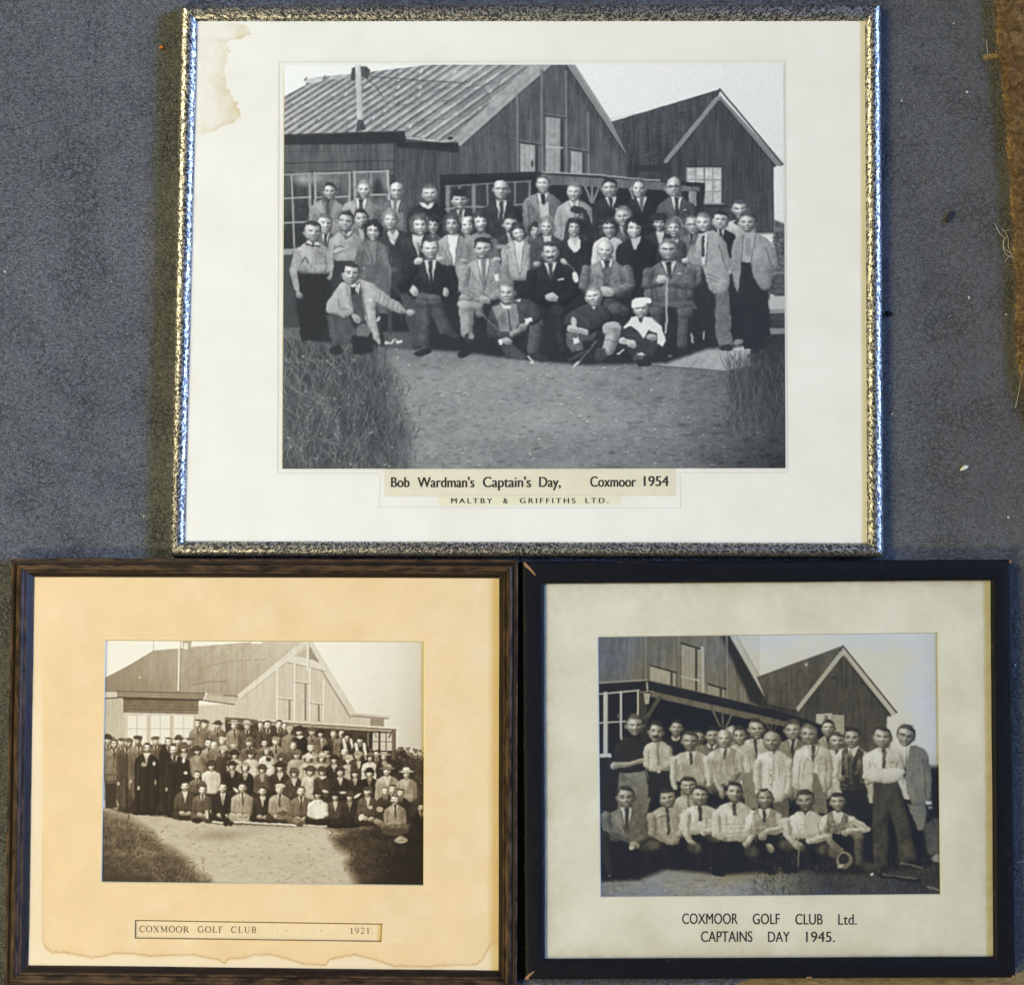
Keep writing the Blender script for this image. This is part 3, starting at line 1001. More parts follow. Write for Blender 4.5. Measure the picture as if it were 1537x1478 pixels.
                s.line([T(-0.36, -0.28), T(0.36, -0.28)], 0.06 * h, hv + 40, 0.8, 0.5)
            elif kind == 'cloche':
                s.ell(*T(0, -0.26), 0.46 * h, 0.30 * h, hv, tilt)
                s.ell(*T(0, -0.10), 0.54 * h, 0.10 * h, hv - 14, tilt)

    def bust(s, x, yn, w, yb, v, kind='jacket', shirt=232, tie=50, lean=0.0, vd=None, skin=150, wb=1.04, nk=0.30, tex=14):
        """shoulders and body from the neck base yn down to yb; w = half the shoulder width"""
        H = yb - yn
        b = x + lean
        s.poly([(x - nk * w * 0.75, yn - 0.34 * w), (x + nk * w * 0.75, yn - 0.34 * w), (x + nk * w * 0.9, yn + 0.2 * w), (x - nk * w * 0.9, yn + 0.2 * w)], skin - 25)
        body = [(x - nk * w, yn - 0.03 * w), (x - 0.62 * w, yn + 0.15 * w), (x - 0.92 * w, yn + 0.34 * w), (x - w * 1.02, yn + 0.75 * w), (b - w * wb, yb), (b + w * wb, yb),
                (x + w * 1.02, yn + 0.75 * w), (x + 0.92 * w, yn + 0.34 * w), (x + 0.62 * w, yn + 0.15 * w), (x + nk * w, yn - 0.03 * w)]
        s.poly(body, v, 0.9, tex=tex * 1.2, fold=tex * 1.3, gx=-0.16, rnd=1, vol=min(52, v * 0.42 + 8), vr=0.16 * w)
        d = v * 0.62
        vd = vd or 1.25 * w
        yv = min(yn + vd, yb)
        if kind in ('jacket', 'open', 'coat'):
            if shirt is not None:
                s.poly([(x - nk * w, yn - 0.06 * w), (x + nk * w, yn - 0.06 * w), (x + 0.04 * w + lean * 0.4, yv)], shirt)
            if tie is not None:
                s.poly([(x - 0.09 * w, yn + 0.02 * w), (x + 0.09 * w, yn + 0.02 * w), (x + 0.12 * w + lean * 0.3, yn + 0.8 * vd), (x + 0.04 * w + lean * 0.35, yv), (x - 0.06 * w + lean * 0.3, yn + 0.8 * vd)], tie)
                s.ell(x, yn + 0.07 * w, 0.11 * w, 0.08 * w, tie)
            # lapels
            hi = min(250, v * 1.12 + 8)
            s.poly([(x - nk * w, yn - 0.02 * w), (x - 0.58 * w, yn + 0.42 * w), (x - 0.44 * w, yn + 0.50 * w), (x - 0.52 * w, yn + 0.62 * w), (x + lean * 0.4, yv + 1)], hi, 0.8, 0.55)
            s.poly([(x + nk * w, yn - 0.02 * w), (x + 0.58 * w, yn + 0.42 * w), (x + 0.44 * w, yn + 0.50 * w), (x + 0.52 * w, yn + 0.62 * w), (x + 0.06 * w + lean * 0.4, yv + 1)], hi - 8, 0.8, 0.5)
            s.line([(x - nk * w, yn), (x + 0.0 * w + lean * 0.4, yv)], 0.05 * w, d * 0.8, 0.7, 0.6)
            s.line([(x + nk * w, yn), (x + 0.06 * w + lean * 0.4, yv)], 0.05 * w, d * 0.8, 0.7, 0.7)
            s.line([(x - 0.56 * w, yn + 0.60 * w), (x + lean * 0.4, yv)], 0.05 * w, d, 0.8, 0.5)
            s.line([(x + 0.56 * w, yn + 0.60 * w), (x + 0.06 * w + lean * 0.4, yv)], 0.05 * w, d, 0.8, 0.5)
            if yv < yb:
                s.line([(x + 0.03 * w + lean * 0.4, yv), (b, yb)], 0.06 * w, d, 0.8, 0.7)
            if H > 1.3 * w:
                s.line([(x + 0.36 * w, yn + 0.98 * w), (x + 0.64 * w, yn + 0.93 * w)], 0.05 * w, d, 0.7, 0.6)
        elif kind == 'sweater':
            if shirt is not None:
                s.poly([(x - nk * w * 1.15, yn - 0.06 * w), (x + nk * w * 1.15, yn - 0.06 * w), (x + nk * w * 0.8, yn + 0.18 * w), (x, yn + 0.26 * w), (x - nk * w * 0.8, yn + 0.18 * w)], shirt)
                s.poly([(x - nk * w * 0.6, yn - 0.1 * w), (x + nk * w * 0.6, yn - 0.1 * w), (x, yn + 0.14 * w)], skin - 20)
            if tie is not None:
                s.poly([(x - 0.07 * w, yn + 0.05 * w), (x + 0.07 * w, yn + 0.05 * w), (x, yn + 0.4 * w)], tie)
        elif kind == 'shirt':
            s.poly([(x - nk * w * 0.7, yn - 0.1 * w), (x + nk * w * 0.7, yn - 0.1 * w), (x, yn + 0.22 * w)], skin - 18)
            s.line([(x - nk * w, yn - 0.02 * w), (x - 0.1 * w, yn + 0.30 * w)], 0.07 * w, d + 20, 0.7, 0.55)
            s.line([(x + nk * w, yn - 0.02 * w), (x + 0.1 * w, yn + 0.30 * w)], 0.07 * w, d + 20, 0.7, 0.55)
            if tie is not None:
                s.poly([(x - 0.08 * w, yn + 0.10 * w), (x + 0.08 * w, yn + 0.10 * w), (x + 0.13 * w + lean * 0.4, min(yb, yn + vd * 0.9)), (x - 0.05 * w + lean * 0.4, min(yb, yn + vd * 0.9))], tie)
                s.ell(x, yn + 0.16 * w, 0.10 * w, 0.10 * w, tie)
            else:
                s.line([(x, yn + 0.2 * w), (b, yb)], 0.04 * w, d + 30, 0.7, 0.45)
        elif kind == 'vest':                                # light sleeves, knitted tank top, tie
            s.poly([(x - nk * w * 1.1, yn), (x - 0.62 * w, yn + 0.22 * w), (x - 0.60 * w, yn + 0.9 * w), (b - 0.72 * w, yb), (b + 0.72 * w, yb), (x + 0.60 * w, yn + 0.9 * w), (x + 0.62 * w, yn + 0.22 * w), (x + nk * w * 1.1, yn), (x, yn + 0.85 * w)], tie[1], 0.8, tex=tex)
            s.poly([(x - 0.08 * w, yn + 0.08 * w), (x + 0.08 * w, yn + 0.08 * w), (x + 0.10 * w, yn + 0.62 * w), (x, yn + 0.78 * w), (x - 0.08 * w, yn + 0.62 * w)], tie[0])
            s.poly([(x - nk * w * 0.6, yn - 0.1 * w), (x + nk * w * 0.6, yn - 0.1 * w), (x, yn + 0.12 * w)], skin - 20)
        elif kind == 'dress':                               # round or V neck
            if shirt is not None:
                s.poly([(x - nk * w * 1.3, yn - 0.04 * w), (x + nk * w * 1.3, yn - 0.04 * w), (x + 0.1 * w, yn + vd * 0.75), (x - 0.06 * w, yn + vd * 0.75)], shirt, rnd=1)
            s.poly([(x - nk * w * 0.8, yn - 0.1 * w), (x + nk * w * 0.8, yn - 0.1 * w), (x, yn + 0.32 * w)], skin)
            s.line([(x + 0.02 * w, yn + vd * 0.7), (b, yb)], 0.05 * w, d, 0.8, 0.5)
        for k in range(7):                                  # folds hanging from the shoulders
            sx = x + s.rs.uniform(-0.85, 0.85) * w; sy = yn + s.rs.uniform(0.35, 0.8) * w
            L_ = min(yb - sy, s.rs.uniform(0.5, 1.3) * w)
            if L_ < 3: continue
            q = s.rs.normal(0, 0.16) * w
            P_ = [(sx, sy), (sx + q * 0.6, sy + L_ * 0.5), (sx + q, sy + L_)]
            s.line(P_, 0.05 * w, v * 0.62, 0.05 * w + 0.6, 0.42, 0.02 * w)
            s.line([(a_ - 0.07 * w, b_) for a_, b_ in P_], 0.05 * w, min(248, v * 1.18 + 8), 0.05 * w + 0.6, 0.34, 0.02 * w)
        # shadow under the chin, sleeves
        s.ell(x + 0.04 * w, yn - 0.12 * w, nk * w * 0.95, 0.13 * w, 50, 0, 1.6, 0.6)
        s.ell(x + 0.5 * w, yn + 0.62 * w, 0.45 * w, 0.5 * w, v * 0.6, 0, 0.3 * w, 0.22)
        s.ell(x - 0.45 * w, yn + 0.4 * w, 0.35 * w, 0.22 * w, min(250, v * 1.25 + 12), 0, 0.18 * w, 0.3)
        if H > 0.9 * w:
            s.line([(x - 0.66 * w, yn + 0.72 * w), (b - 0.72 * w, yb)], 0.06 * w, d, 0.9, 0.65)
            s.line([(x + 0.66 * w, yn + 0.72 * w), (b + 0.72 * w, yb)], 0.06 * w, d * 0.9, 0.9, 0.7)
            s.line([(x + 0.98 * w, yn + 0.6 * w), (b + w, yb)], 0.10 * w, d, 1.2, 0.45)
            for k in range(9):
                yy = yn + s.rs.uniform(0.45, 1.0) * H
                xx = x + s.rs.uniform(-0.9, 0.9) * w
                s.line([(xx - 0.15 * w, yy), (xx + 0.15 * w, yy + s.rs.uniform(-0.2, 0.2) * w)], 0.05 * w, d if k % 2 else min(250, v * 1.2 + 10), 1.0, 0.35)

    def limb(s, P, w, v, w2=None, tex=12, shade=0.45):
        s.line(P, w, v, 0.9, 1.0, w2, tex * 1.2, vol=min(50, v * 0.40 + 8))
        Q = [(a + 0.28 * w, b + 0.12 * w) for a, b in P]
        s.line(Q, w * 0.35, v * 0.62, 1.4, shade, (w2 or w) * 0.35)
        for k in range(3):
            i = s.rs.integers(0, len(P) - 1); t = s.rs.uniform(0.1, 0.9)
            a = P[i][0] * (1 - t) + P[i + 1][0] * t; b = P[i][1] * (1 - t) + P[i + 1][1] * t
            s.line([(a - 0.3 * w, b - 0.1 * w), (a + 0.3 * w, b + 0.12 * w)], 0.10 * w, v * 0.66, 0.9, 0.4)
    def hand(s, x, y, r, v=205, rot=0.0):
        s.ell(x, y, r, r * 0.68, v - 6, rot, 0.8, vol=44)
        s.ell(x + 0.3 * r, y + 0.35 * r, r * 0.6, r * 0.28, v * 0.66, rot, 0.9, 0.55)
        for k in (-0.4, 0.0, 0.4):
            s.line([(x + k * r, y + 0.1 * r), (x + k * r + 0.25 * r, y + 0.6 * r)], 0.14 * r, v * 0.55, 0.6, 0.5)

def stretch(field, lo, hi):
    return lo + (hi - lo) * (0.5 + 0.5 * field)

def blades(c, n, x0, x1, y0, y1, lmin, lmax, v0, v1, seed, fn=None, al=0.7, lean=0.35, w=1.0):
    rs = np.random.default_rng(seed)
    for _ in range(n):
        x = rs.uniform(x0, x1); y = rs.uniform(y0, y1)
        if fn is not None and not fn(x, y): continue
        L = rs.uniform(lmin, lmax); a = rs.normal(0, lean)
        bx = x + L * math.sin(a); by = y - L * math.cos(a)
        mx = (x + bx) / 2 + rs.normal(0, 0.08 * L); my = (y + by) / 2
        c.line([(x, y), (mx, my), (bx, by)], w, rs.uniform(v0, v1), 0.6, al, w * 0.5)

def make_print(name, c, Q, z, rgb, root, step=1.0):
    """vertex-coloured sheet; rgb = canvas toned to (H, W, 3) display colours"""
    Q = np.array(Q, float)
    nu = int(round((np.hypot(*(Q[1] - Q[0])) + np.hypot(*(Q[2] - Q[3]))) / 2 / step))
    nv = int(round((np.hypot(*(Q[3] - Q[0])) + np.hypot(*(Q[2] - Q[1]))) / 2 / step))
    u, v = np.meshgrid(L01(nu + 1), L01(nv + 1))
    px, py = quad_map(Q, u, v)
    X, Y = world_xy(px, py, z)
    fx = np.clip(px - c.x0, 0, c.W - 1.001); fy = np.clip(py - c.y0, 0, c.H - 1.001)
    ix = fx.astype(int); iy = fy.astype(int)
    tx = (fx - ix)[..., None]; ty = (fy - iy)[..., None]
    col = (rgb[iy, ix] * (1 - tx) + rgb[iy, ix + 1] * tx) * (1 - ty) + (rgb[iy + 1, ix] * (1 - tx) + rgb[iy + 1, ix + 1] * tx) * ty
    me = grid_mesh(name, X, Y, np.full(X.shape, z))
    add_attr(me, 'tone', (lin(np.clip(col, 0, 255)) * KALB).reshape(-1, 3))
    return adopt(link(name, me, PRINT), root)

def tone_map(a, stops):
    xs = [s[0] for s in stops]
    return np.stack([np.interp(a, xs, [s[1][k] for s in stops]) for k in range(3)], -1)

# ------------------------------------------------------------------ print 1: club house, about fifty people
def paint_a():
    c = Canvas(420, 92, 1184, 708, 236, 101)
    P, Ln, E = c.poly, c.line, c.ell
    H, W = c.H, c.W
    YY, XX = np.mgrid[0:H, 0:W]; XX = XX + 420.0; YY = YY + 92.0
    c.a = np.interp(XX, [420, 560, 900, 1180], [255, 253, 249, 243]) - np.clip((YY - 100) * 0.03, 0, 9)
    # main roof
    roof = [(424, 146), (459, 128), (459, 119), (487, 115), (524, 112), (590, 104), (640, 97), (828, 97), (690, 218), (688, 212), (610, 206), (607, 198), (424, 202)]
    base = 146 + 22 * vnoise(H, W, 26, 31, 3) + np.interp(XX, [420, 700, 830], [8, 0, 6])
    c.region(roof, base, 0.8)
    ribs = []
    xb = 236.0
    while xb < 690:
        ribs.append(xb); xb += np.interp(xb, [240, 430, 690], [14, 15.5, 21])
    tmp = c.a.copy()
    for k, xb in enumerate(ribs):
        yb = np.interp(xb, [236, 607, 690], [200, 202, 217])
        dx = np.interp(xb, [236, 430, 640, 690], [176, 161, 148, 136])
        xt, yt = xb + dx, yb - 105.0
        n = 9
        for i in range(n):
            t0, t1 = i / n, (i + 1) / n
            p0 = (xb + (xt - xb) * t0, yb + (yt - yb) * t0); p1 = (xb + (xt - xb) * t1, yb + (yt - yb) * t1)
            j = c.rs.normal(0, 9)
            w = 4.2 - 1.2 * t0
            Ln([(p0[0] + 5.2, p0[1] + 0.6), (p1[0] + 5.2, p1[1] + 0.6)], w * 0.9, 98 + j, 1.0, 0.75)
            Ln([p0, p1], w, 186 + j * 1.4, 1.0, 0.85)
            Ln([(p0[0] - 1.6, p0[1]), (p1[0] - 1.6, p1[1])], w * 0.35, 206 + j, 0.7, 0.5)
            if c.rs.random() < 0.22:
                E(p0[0] + c.rs.normal(0, 2), p0[1], 3.2, 1.6, 222, -0.7, 0.8, 0.9)
                E(p0[0] - 2, p0[1] + 2, 3.0, 0.9, 88, -0.7, 0.8, 0.6)
    for (xa, ya, xz, yz) in [(540, 176, 610, 150), (616, 184, 720, 172), (640, 138, 770, 122), (470, 160, 560, 132), (590, 160, 700, 146)]:
        m = 9
        for i in range(m):
            t = i / m
            Ln([(xa + (xz - xa) * t, ya + (yz - ya) * t + c.rs.normal(0, 1)), (xa + (xz - xa) * (t + 0.09), ya + (yz - ya) * (t + 0.09) + c.rs.normal(0, 1.6))], 1.2, 92, 0.7, 0.6)
    c.region([(x, y) for x, y in [(424, 90), (424, 146), (459, 128), (459, 119), (487, 115), (524, 112), (590, 104), (640, 98), (640, 90)]], np.full((H, W), 252.0), 0.7)
    E(690, 112, 30, 9, 206, -0.3, 6, 0.55); E(473, 121, 13, 4, 214, -0.15, 1, 0.9); E(508, 116, 16, 3.2, 196, -0.12, 1, 0.9)
    Ln([(457, 121), (460, 117)], 1.6, 90); Ln([(485, 118), (488, 114)], 1.6, 110)
    # walls
    P([(592, 206), (690, 217), (828, 97), (852, 97), (951, 247), (952, 300), (900, 345), (592, 345)], 92, tex=7)
    for x in np.arange(594, 692, 3.2):
        Ln([(x, 214), (x + 0.5, 345)], 1.2, 58, 0.6, 0.7)
    for x in np.arange(692, 778, 3.0):
        y0 = 217 - (x - 690) * 0.855
        Ln([(x, y0), (x, 262)], 0.9, 80, 0.6, 0.5)
    for x in np.arange(780, 948, 3.0):
        Ln([(x, 100 + max(0, (x - 852) * 1.5) if x > 826 else 140 - (x - 780) * 0.86), (x, 262)], 0.8, 84, 0.6, 0.28)
    P([(852, 97), (951, 247), (946, 262), (905, 200), (850, 116)], 66, 2.5, 0.55)
    Ln([(631, 222), (633, 330)], 1.2, 60, 0.7, 0.7); Ln([(659, 225), (660, 262)], 1.2, 62, 0.7, 0.7)
    Ln([(724, 200), (778, 205)], 1, 66, 0.7, 0.5); Ln([(882, 219), (930, 226)], 1, 70, 0.7, 0.5)
    Ln([(724, 130), (776, 212)], 1.2, 70, 0.7, 0.6)
    # barge boards
    P([(797, 97), (682, 205), (691, 220), (780, 139.5), (829, 97)], 172, 0.8, tex=5)
    Ln([(818, 97), (686, 214)], 1.2, 128, 0.8, 0.5); Ln([(826, 102), (691, 221)], 1.6, 62, 0.8, 0.8)
    P([(850, 97), (863, 97), (952.5, 236), (950, 247)], 150, 0.7)
    Ln([(855, 97), (950, 242)], 1.0, 95, 0.6, 0.6); Ln([(850, 98), (948, 247)], 1.8, 52, 0.8, 0.8); Ln([(863, 97), (953, 236)], 1.0, 196, 0.7, 0.6)
    # gable posts, windows
    for x, y0 in ((776.5, 143), (813, 106), (849.5, 108), (882.7, 170)):
        Ln([(x, y0), (x + 1, 260)], 4.2, 126, 0.7); Ln([(x + 2.4, y0), (x + 3.4, 260)], 1.2, 66, 0.6, 0.7)
    for x0, x1, y0, y1, v in ((781, 808, 216, 258, 176), (819, 846, 176, 259, 164), (857, 879, 227, 261, 170)):
        P([(x0, y0), (x1, y0 + 3), (x1, y1), (x0, y1)], v, tex=22)
        for k in range(1, 4):
            Ln([(x0 + (x1 - x0) * k / 4, y0 + 3), (x0 + (x1 - x0) * k / 4, y1)], 1.1, v - 42, 0.8, 0.6)
        P([(x1 - 5, y0 + 2), (x1, y0 + 3), (x1, y1), (x1 - 5, y1)], 62)
        Ln([(x0 - 2, y0 - 3), (x1 + 3, y0 + 1.5)], 2.6, 58); Ln([(x0 - 2, y0 - 5), (x1 + 3, y0 - 0.5)], 1.2, 150, 0.7, 0.8)
    Ln([(820, 220.5), (844, 222)], 2.6, 190)
    E(799, 246, 1.8, 5, 50)
    # right building
    P([(918, 183), (1081, 134), (1078, 145), (997, 246), (950, 252)], 72, tex=16, gy=-0.12)
    for k in range(26):
        y = 150 + k * 4.0
        Ln([(918 + k * 1.4, y + 28 - k * 0.6), (1078 - k * 3.2, y)], 0.9, 52 if k % 2 else 88, 0.8, 0.28)
    P([(1079, 146), (1166, 246), (1161, 252), (1162, 350), (1040, 350), (995, 290), (996, 246)], 78, tex=5)
    for x in np.arange(998, 1162, 2.9):
        y0 = 150 + abs(x - 1079) * 1.17
        Ln([(x, max(150, y0)), (x, 352)], 1.2, 40, 0.6, 0.7)
    Ln([(998, 248), (1162, 250)], 1.2, 60, 0.7, 0.6)
    P([(1077, 142), (1081, 149), (1001, 246), (996, 246), (997, 240)], 146, 0.7)
    P([(1080, 142), (1174, 246), (1173, 250), (1165, 249), (1080, 150)], 134, 0.7)
    Ln([(1080, 134), (1175, 247)], 2.6, 56, 0.7); Ln([(1080, 135), (1076, 145)], 2.0, 60)
    Ln([(1082, 152), (1164, 250)], 2.2, 48, 1.0, 0.8); Ln([(1078, 152), (1003, 246)], 2.0, 50, 1.0, 0.6)
    P([(940, 245), (1002, 245), (1002, 284), (940, 276)], 66, 1.0, tex=6); P([(950, 248), (998, 248), (998, 259), (950, 257)], 50, 1.0)
    P([(1030, 251), (1083, 251), (1083, 307), (1030, 307)], 150)
    for xx in (1032, 1045, 1058, 1071):
        for yy in (253, 271, 289):
            P([(xx, yy), (xx + 11, yy), (xx + 11, yy + 16), (xx, yy + 16)], 198, tex=44)
    Ln([(1057, 251), (1057, 307)], 2.2, 120); Ln([(1030, 250), (1083, 250)], 2.2, 46); Ln([(1034, 309), (1092, 310)], 3.4, 46); Ln([(1030, 306), (1086, 306)], 2.0, 150, 0.7, 0.8)
    # chimney pipe
    P([(528, 103), (534, 100), (550, 100), (556, 106), (552, 118), (544, 116), (536, 116), (531, 122), (526, 120)], 72)
    P([(533, 97), (541.5, 97), (545.5, 181), (536, 181)], 204, 0.7, gx=-2.4); Ln([(541, 98), (545, 180)], 1.2, 140, 0.7, 0.7)
    P([(537, 180), (545, 180), (549, 195), (534, 197)], 76)
    Ln([(555, 115.5), (694, 125)], 1.4, 84); Ln([(550, 118), (564, 130), (574, 145)], 1.4, 84); Ln([(694, 125), (700, 122)], 1.2, 84)
    # left lean-to: beams, boards, windows
    P([(420, 218), (594, 215), (594, 345), (664, 345), (664, 500), (420, 500)], 66, tex=6)
    P([(420, 218), (593, 215), (592, 262), (420, 262)], 92, tex=6)
    Ln([(420, 246), (592, 241)], 1.4, 48); Ln([(420, 228), (592, 226)], 1.0, 70, 0.6, 0.7); Ln([(420, 259), (592, 255)], 1.4, 56)
    P([(592, 215), (664, 225), (664, 345), (592, 345)], 88, tex=4)
    for x in np.arange(594, 664, 2.9):
        Ln([(x, 218), (x, 345)], 1.2, 46, 0.6, 0.7)
    Ln([(592, 216), (592, 330)], 1.6, 52)
    P([(420, 202), (607, 196.5), (610.5, 212), (592, 216), (420, 218)], 44, tex=9)
    P([(594, 213), (688, 214.5), (688, 229.5), (596, 221)], 42, tex=9); Ln([(420, 203), (607, 197)], 1.4, 88, 0.8, 0.7); Ln([(610, 206), (688, 214)], 1.2, 84, 0.8, 0.7)
    E(676, 208, 4, 2.4, 40)
    for x0, x1, y0, y1, gv in ((420, 465, 264, 376, 58), (473, 524, 261, 340, 84), (532, 582, 259, 340, 100)):
        P([(x0, y0), (x1, y0 - 1), (x1, y1), (x0, y1)], gv, tex=14, gy=-0.35)
    E(455, 269, 12, 7, 196, 0.2, 7, 0.85); E(478, 268, 10, 5, 190, 0.0, 6, 0.85); E(500, 276, 24, 12, 118, 0, 8, 0.6)
    E(548, 275, 14, 12, 128, 0, 8, 0.6); E(567, 282, 6, 11, 46, 0, 4, 0.9); E(567, 291, 9, 6, 46, 0, 4, 0.8); E(577, 270, 5, 6, 148, 0, 4, 0.6)
    Ln([(420, 263), (466, 261)], 2.2, 166); Ln([(464.5, 261), (467, 376)], 4.2, 156); Ln([(437.5, 263), (442, 376)], 2.6, 168)
    Ln([(420, 298.5), (466, 296)], 2.4, 176); Ln([(420, 335), (466, 333)], 2.4, 172); P([(420, 374), (447, 373), (447, 381), (420, 383)], 158)
    Ln([(472, 261), (525, 259.5)], 2.4, 172); Ln([(472.5, 260), (474, 312)], 4.0, 166); Ln([(524.5, 259), (525, 304)], 3.6, 160); Ln([(474, 297), (525, 295)], 2.6, 176)
    Ln([(530, 259), (583, 257)], 2.6, 180); Ln([(532, 258), (533, 312)], 4.0, 170); Ln([(582, 257), (583, 300)], 4.0, 186); Ln([(556.5, 259), (557, 296)], 1.8, 160); Ln([(533, 294), (582, 292)], 2.6, 178)
    # veranda
    P([(660, 264), (814, 259), (1058, 276), (1058, 290), (1046, 350), (664, 350)], 36, tex=4)
    P([(660, 262), (814, 257.5), (814, 264), (736, 268), (664, 272)], 44, tex=10); Ln([(662, 262), (813, 257.5)], 1.0, 120, 0.7, 0.5)
    P([(668, 281), (797, 273), (797, 318), (668, 322)], 58, tex=6)
    for x, w in ((672, 6.4), (690.5, 2.4), (711, 6.0), (731.5, 2.6), (752, 2.4), (773, 2.4), (795, 3.0)):
        Ln([(x, 281 - (x - 668) * 0.06), (x, 320)], w, 138, 0.7)
    Ln([(668, 280), (797, 272)], 2.2, 130); Ln([(668, 313), (797, 306)], 2.2, 158)
    P([(812, 262), (960, 271), (1050, 278), (1050, 288), (960, 284), (812, 277)], 112, tex=7)
    Ln([(812, 260), (900, 264), (962, 271), (1056, 276)], 2.4, 62); Ln([(812, 258.5), (900, 262.5), (962, 269.5), (990, 271)], 1.6, 200); P([(1000, 271), (1057, 275), (1054, 281), (1000, 278)], 40)
    for a, b in (((878, 280), (888, 303)), ((888.5, 280), (888.8, 303)), ((899, 281), (890, 303)), ((945, 284), (951, 298)), ((1003, 287), (1007, 302)), ((1045, 287), (1055, 318))):
        Ln([a, b], 3.2, 142 if a[0] < 960 else 60)
    P([(1040, 290), (1056, 290), (1056, 350), (1048, 350)], 44, 1.0); P([(1034, 287), (1045, 288), (1047, 310), (1036, 310)], 150, tex=30); Ln([(1052, 284), (1053, 345)], 4, 50)
    # right margin beyond the wall
    P([(1162, 330), (1184, 338), (1184, 470), (1162, 470)], 84, 2.0, tex=40)
    for k in range(90):
        E(c.rs.uniform(1160, 1182), c.rs.uniform(340, 406), c.rs.uniform(1, 3), c.rs.uniform(1, 2.4), c.rs.uniform(36, 150), c.rs.uniform(0, 3), 0.7, 0.7)
    Ln([(1158, 409), (1182, 410)], 4, 126); P([(1156, 413), (1182, 413), (1182, 446), (1156, 442)], 78, tex=26)
    for y in (421, 429, 437):
        Ln([(1157, y), (1182, y + 1)], 1.0, 130, 0.7, 0.6)
    P([(1153, 445), (1182, 444), (1182, 466), (1155, 466)], 188, 1.0)
    # ground ------------------------------------------------------
    g = 134 + 15 * vnoise(H, W, 46, 41, 3, 1.6, 0.7) + 12 * vnoise(H, W, 6, 42, 3, 1.6, 0.8) + 9 * vnoise(H, W, 2.2, 43, 2, 1.4, 1)
    g += np.interp(YY, [525, 560, 620, 703], [-16, 6, 8, -6]) + np.interp(XX, [420, 640, 860, 1000, 1178], [-12, 8, 10, -6, -44])
    g -= 34 * np.clip((XX - 980) / 200, 0, 1) * np.clip((YY - 560) / 140, 0, 1)
    c.region([(415, 500), (600, 512), (700, 520), (1000, 530), (1190, 540), (1190, 712), (415, 712)], g, 3.0)
    def g_of(x, y): return g[int(np.clip(y - 92, 0, H - 1)), int(np.clip(x - 420, 0, W - 1))]
    rs = c.rs
    for k in range(900):                                   # pebbles and ruts
        x = rs.uniform(560, 1180); y = 540 + 165 * rs.random() ** 0.8
        s_ = rs.uniform(0.5, 1.7)
        v = g_of(x, y)
        if rs.random() < 0.5:
            E(x, y, s_ * 1.2, s_ * 0.7, min(235, v + rs.uniform(30, 85)), 0, 0.6, 0.8); Ln([(x - s_, y + s_), (x + s_, y + s_)], 0.9, 60, 0.6, 0.4)
        else:
            E(x, y, s_ * rs.uniform(1.2, 4), s_ * 0.8, v - rs.uniform(22, 60), 0, 0.9, 0.65)
    for k in range(70):
        x = rs.uniform(900, 1178); y = rs.uniform(560, 702)
        E(x, y, rs.uniform(3, 12), rs.uniform(1, 2.6), g_of(x, y) - rs.uniform(18, 48), rs.normal(0, 0.1), 1.4, 0.6)
    # grass on the left
    gl = 74 + 20 * vnoise(H, W, 20, 51, 3, 0.7, 1.4)
    gx_ = lambda y: np.interp(y, [505, 530, 560, 600, 650, 703], [520, 566, 580, 592, 608, 612])
    c.region([(415, 500), (480, 512), (530, 522), (568, 532), (586, 560), (596, 600), (612, 650), (604, 690), (616, 712), (415, 712)], gl, 16.0)
    fn = lambda x, y: x < gx_(y) + rs.normal(-6, 20)
    blades(c, 1500, 420, 640, 512, 716, 7, 24, 28, 88, 61, fn, 0.62, 0.4, 1.2)
    blades(c, 1150, 420, 640, 512, 712, 7, 26, 92, 168, 62, fn, 0.62, 0.5, 1.0)
    blades(c, 120, 420, 520, 540, 700, 16, 40, 120, 182, 63, None, 0.6, 0.8, 1.0)
    for k in range(60):
        x = rs.uniform(428, 610); y = rs.uniform(520, 700)
        E(x, y, rs.uniform(0.8, 2.4), rs.uniform(0.6, 1.5), rs.uniform(150, 215), rs.uniform(-0.6, 0.6), 0.7, 0.8)
    # concrete slab, brick piers, bushes at the right
    P([(975, 540), (1017, 524), (1040, 519), (1146, 529), (1152, 543), (1090, 557), (980, 548)], 172, 1.2, tex=14)
    Ln([(980, 549), (1040, 553), (1092, 558)], 2.2, 92, 1.0, 0.8); Ln([(1037, 551), (1046, 540)], 1.2, 110, 0.8, 0.7)
    P([(1123, 466), (1184, 466), (1184, 545), (1127, 540)], 58, tex=18)
    for r_, y in enumerate(np.arange(474, 540, 8.2)):
        for q in range(5):
            x = 1127 + q * 13 - (r_ % 2) * 6
            P([(x, y), (x + 11, y), (x + 11, y + 6), (x, y + 6)], rs.uniform(44, 100), 0.8, 0.8)
    P([(1122, 464), (1184, 464), (1184, 470), (1127, 471)], 148)
    P([(1150, 493), (1184, 493), (1184, 580), (1152, 560)], 48, 1.2, tex=14); P([(1150, 493), (1184, 492.5), (1184, 501), (1158, 502)], 140)
    gr = 58 + 18 * vnoise(H, W, 12, 52, 3, 0.7, 1.3)
    c.region([(1112, 560), (1130, 545), (1150, 540), (1190, 530), (1190, 660), (1160, 640), (1120, 600)], gr, 22.0)
    blades(c, 420, 1090, 1184, 545, 660, 10, 34, 26, 84, 64, None, 0.6, 0.3, 1.1)
    blades(c, 150, 1090, 1184, 545, 640, 10, 30, 84, 128, 65, None, 0.5, 0.3, 1.0)
    wall = np.clip((132 - c.a) / 20, 0, 1) * np.clip((c.a - 52) / 10, 0, 1) * (YY < 348)
    c.streaks(wall, 13, 501)
    c.streaks(np.clip((c.a - 120) / 30, 0, 1) * (YY < 205) * (XX < 800) * (c.a < 230), 12, 505, 6, 6)
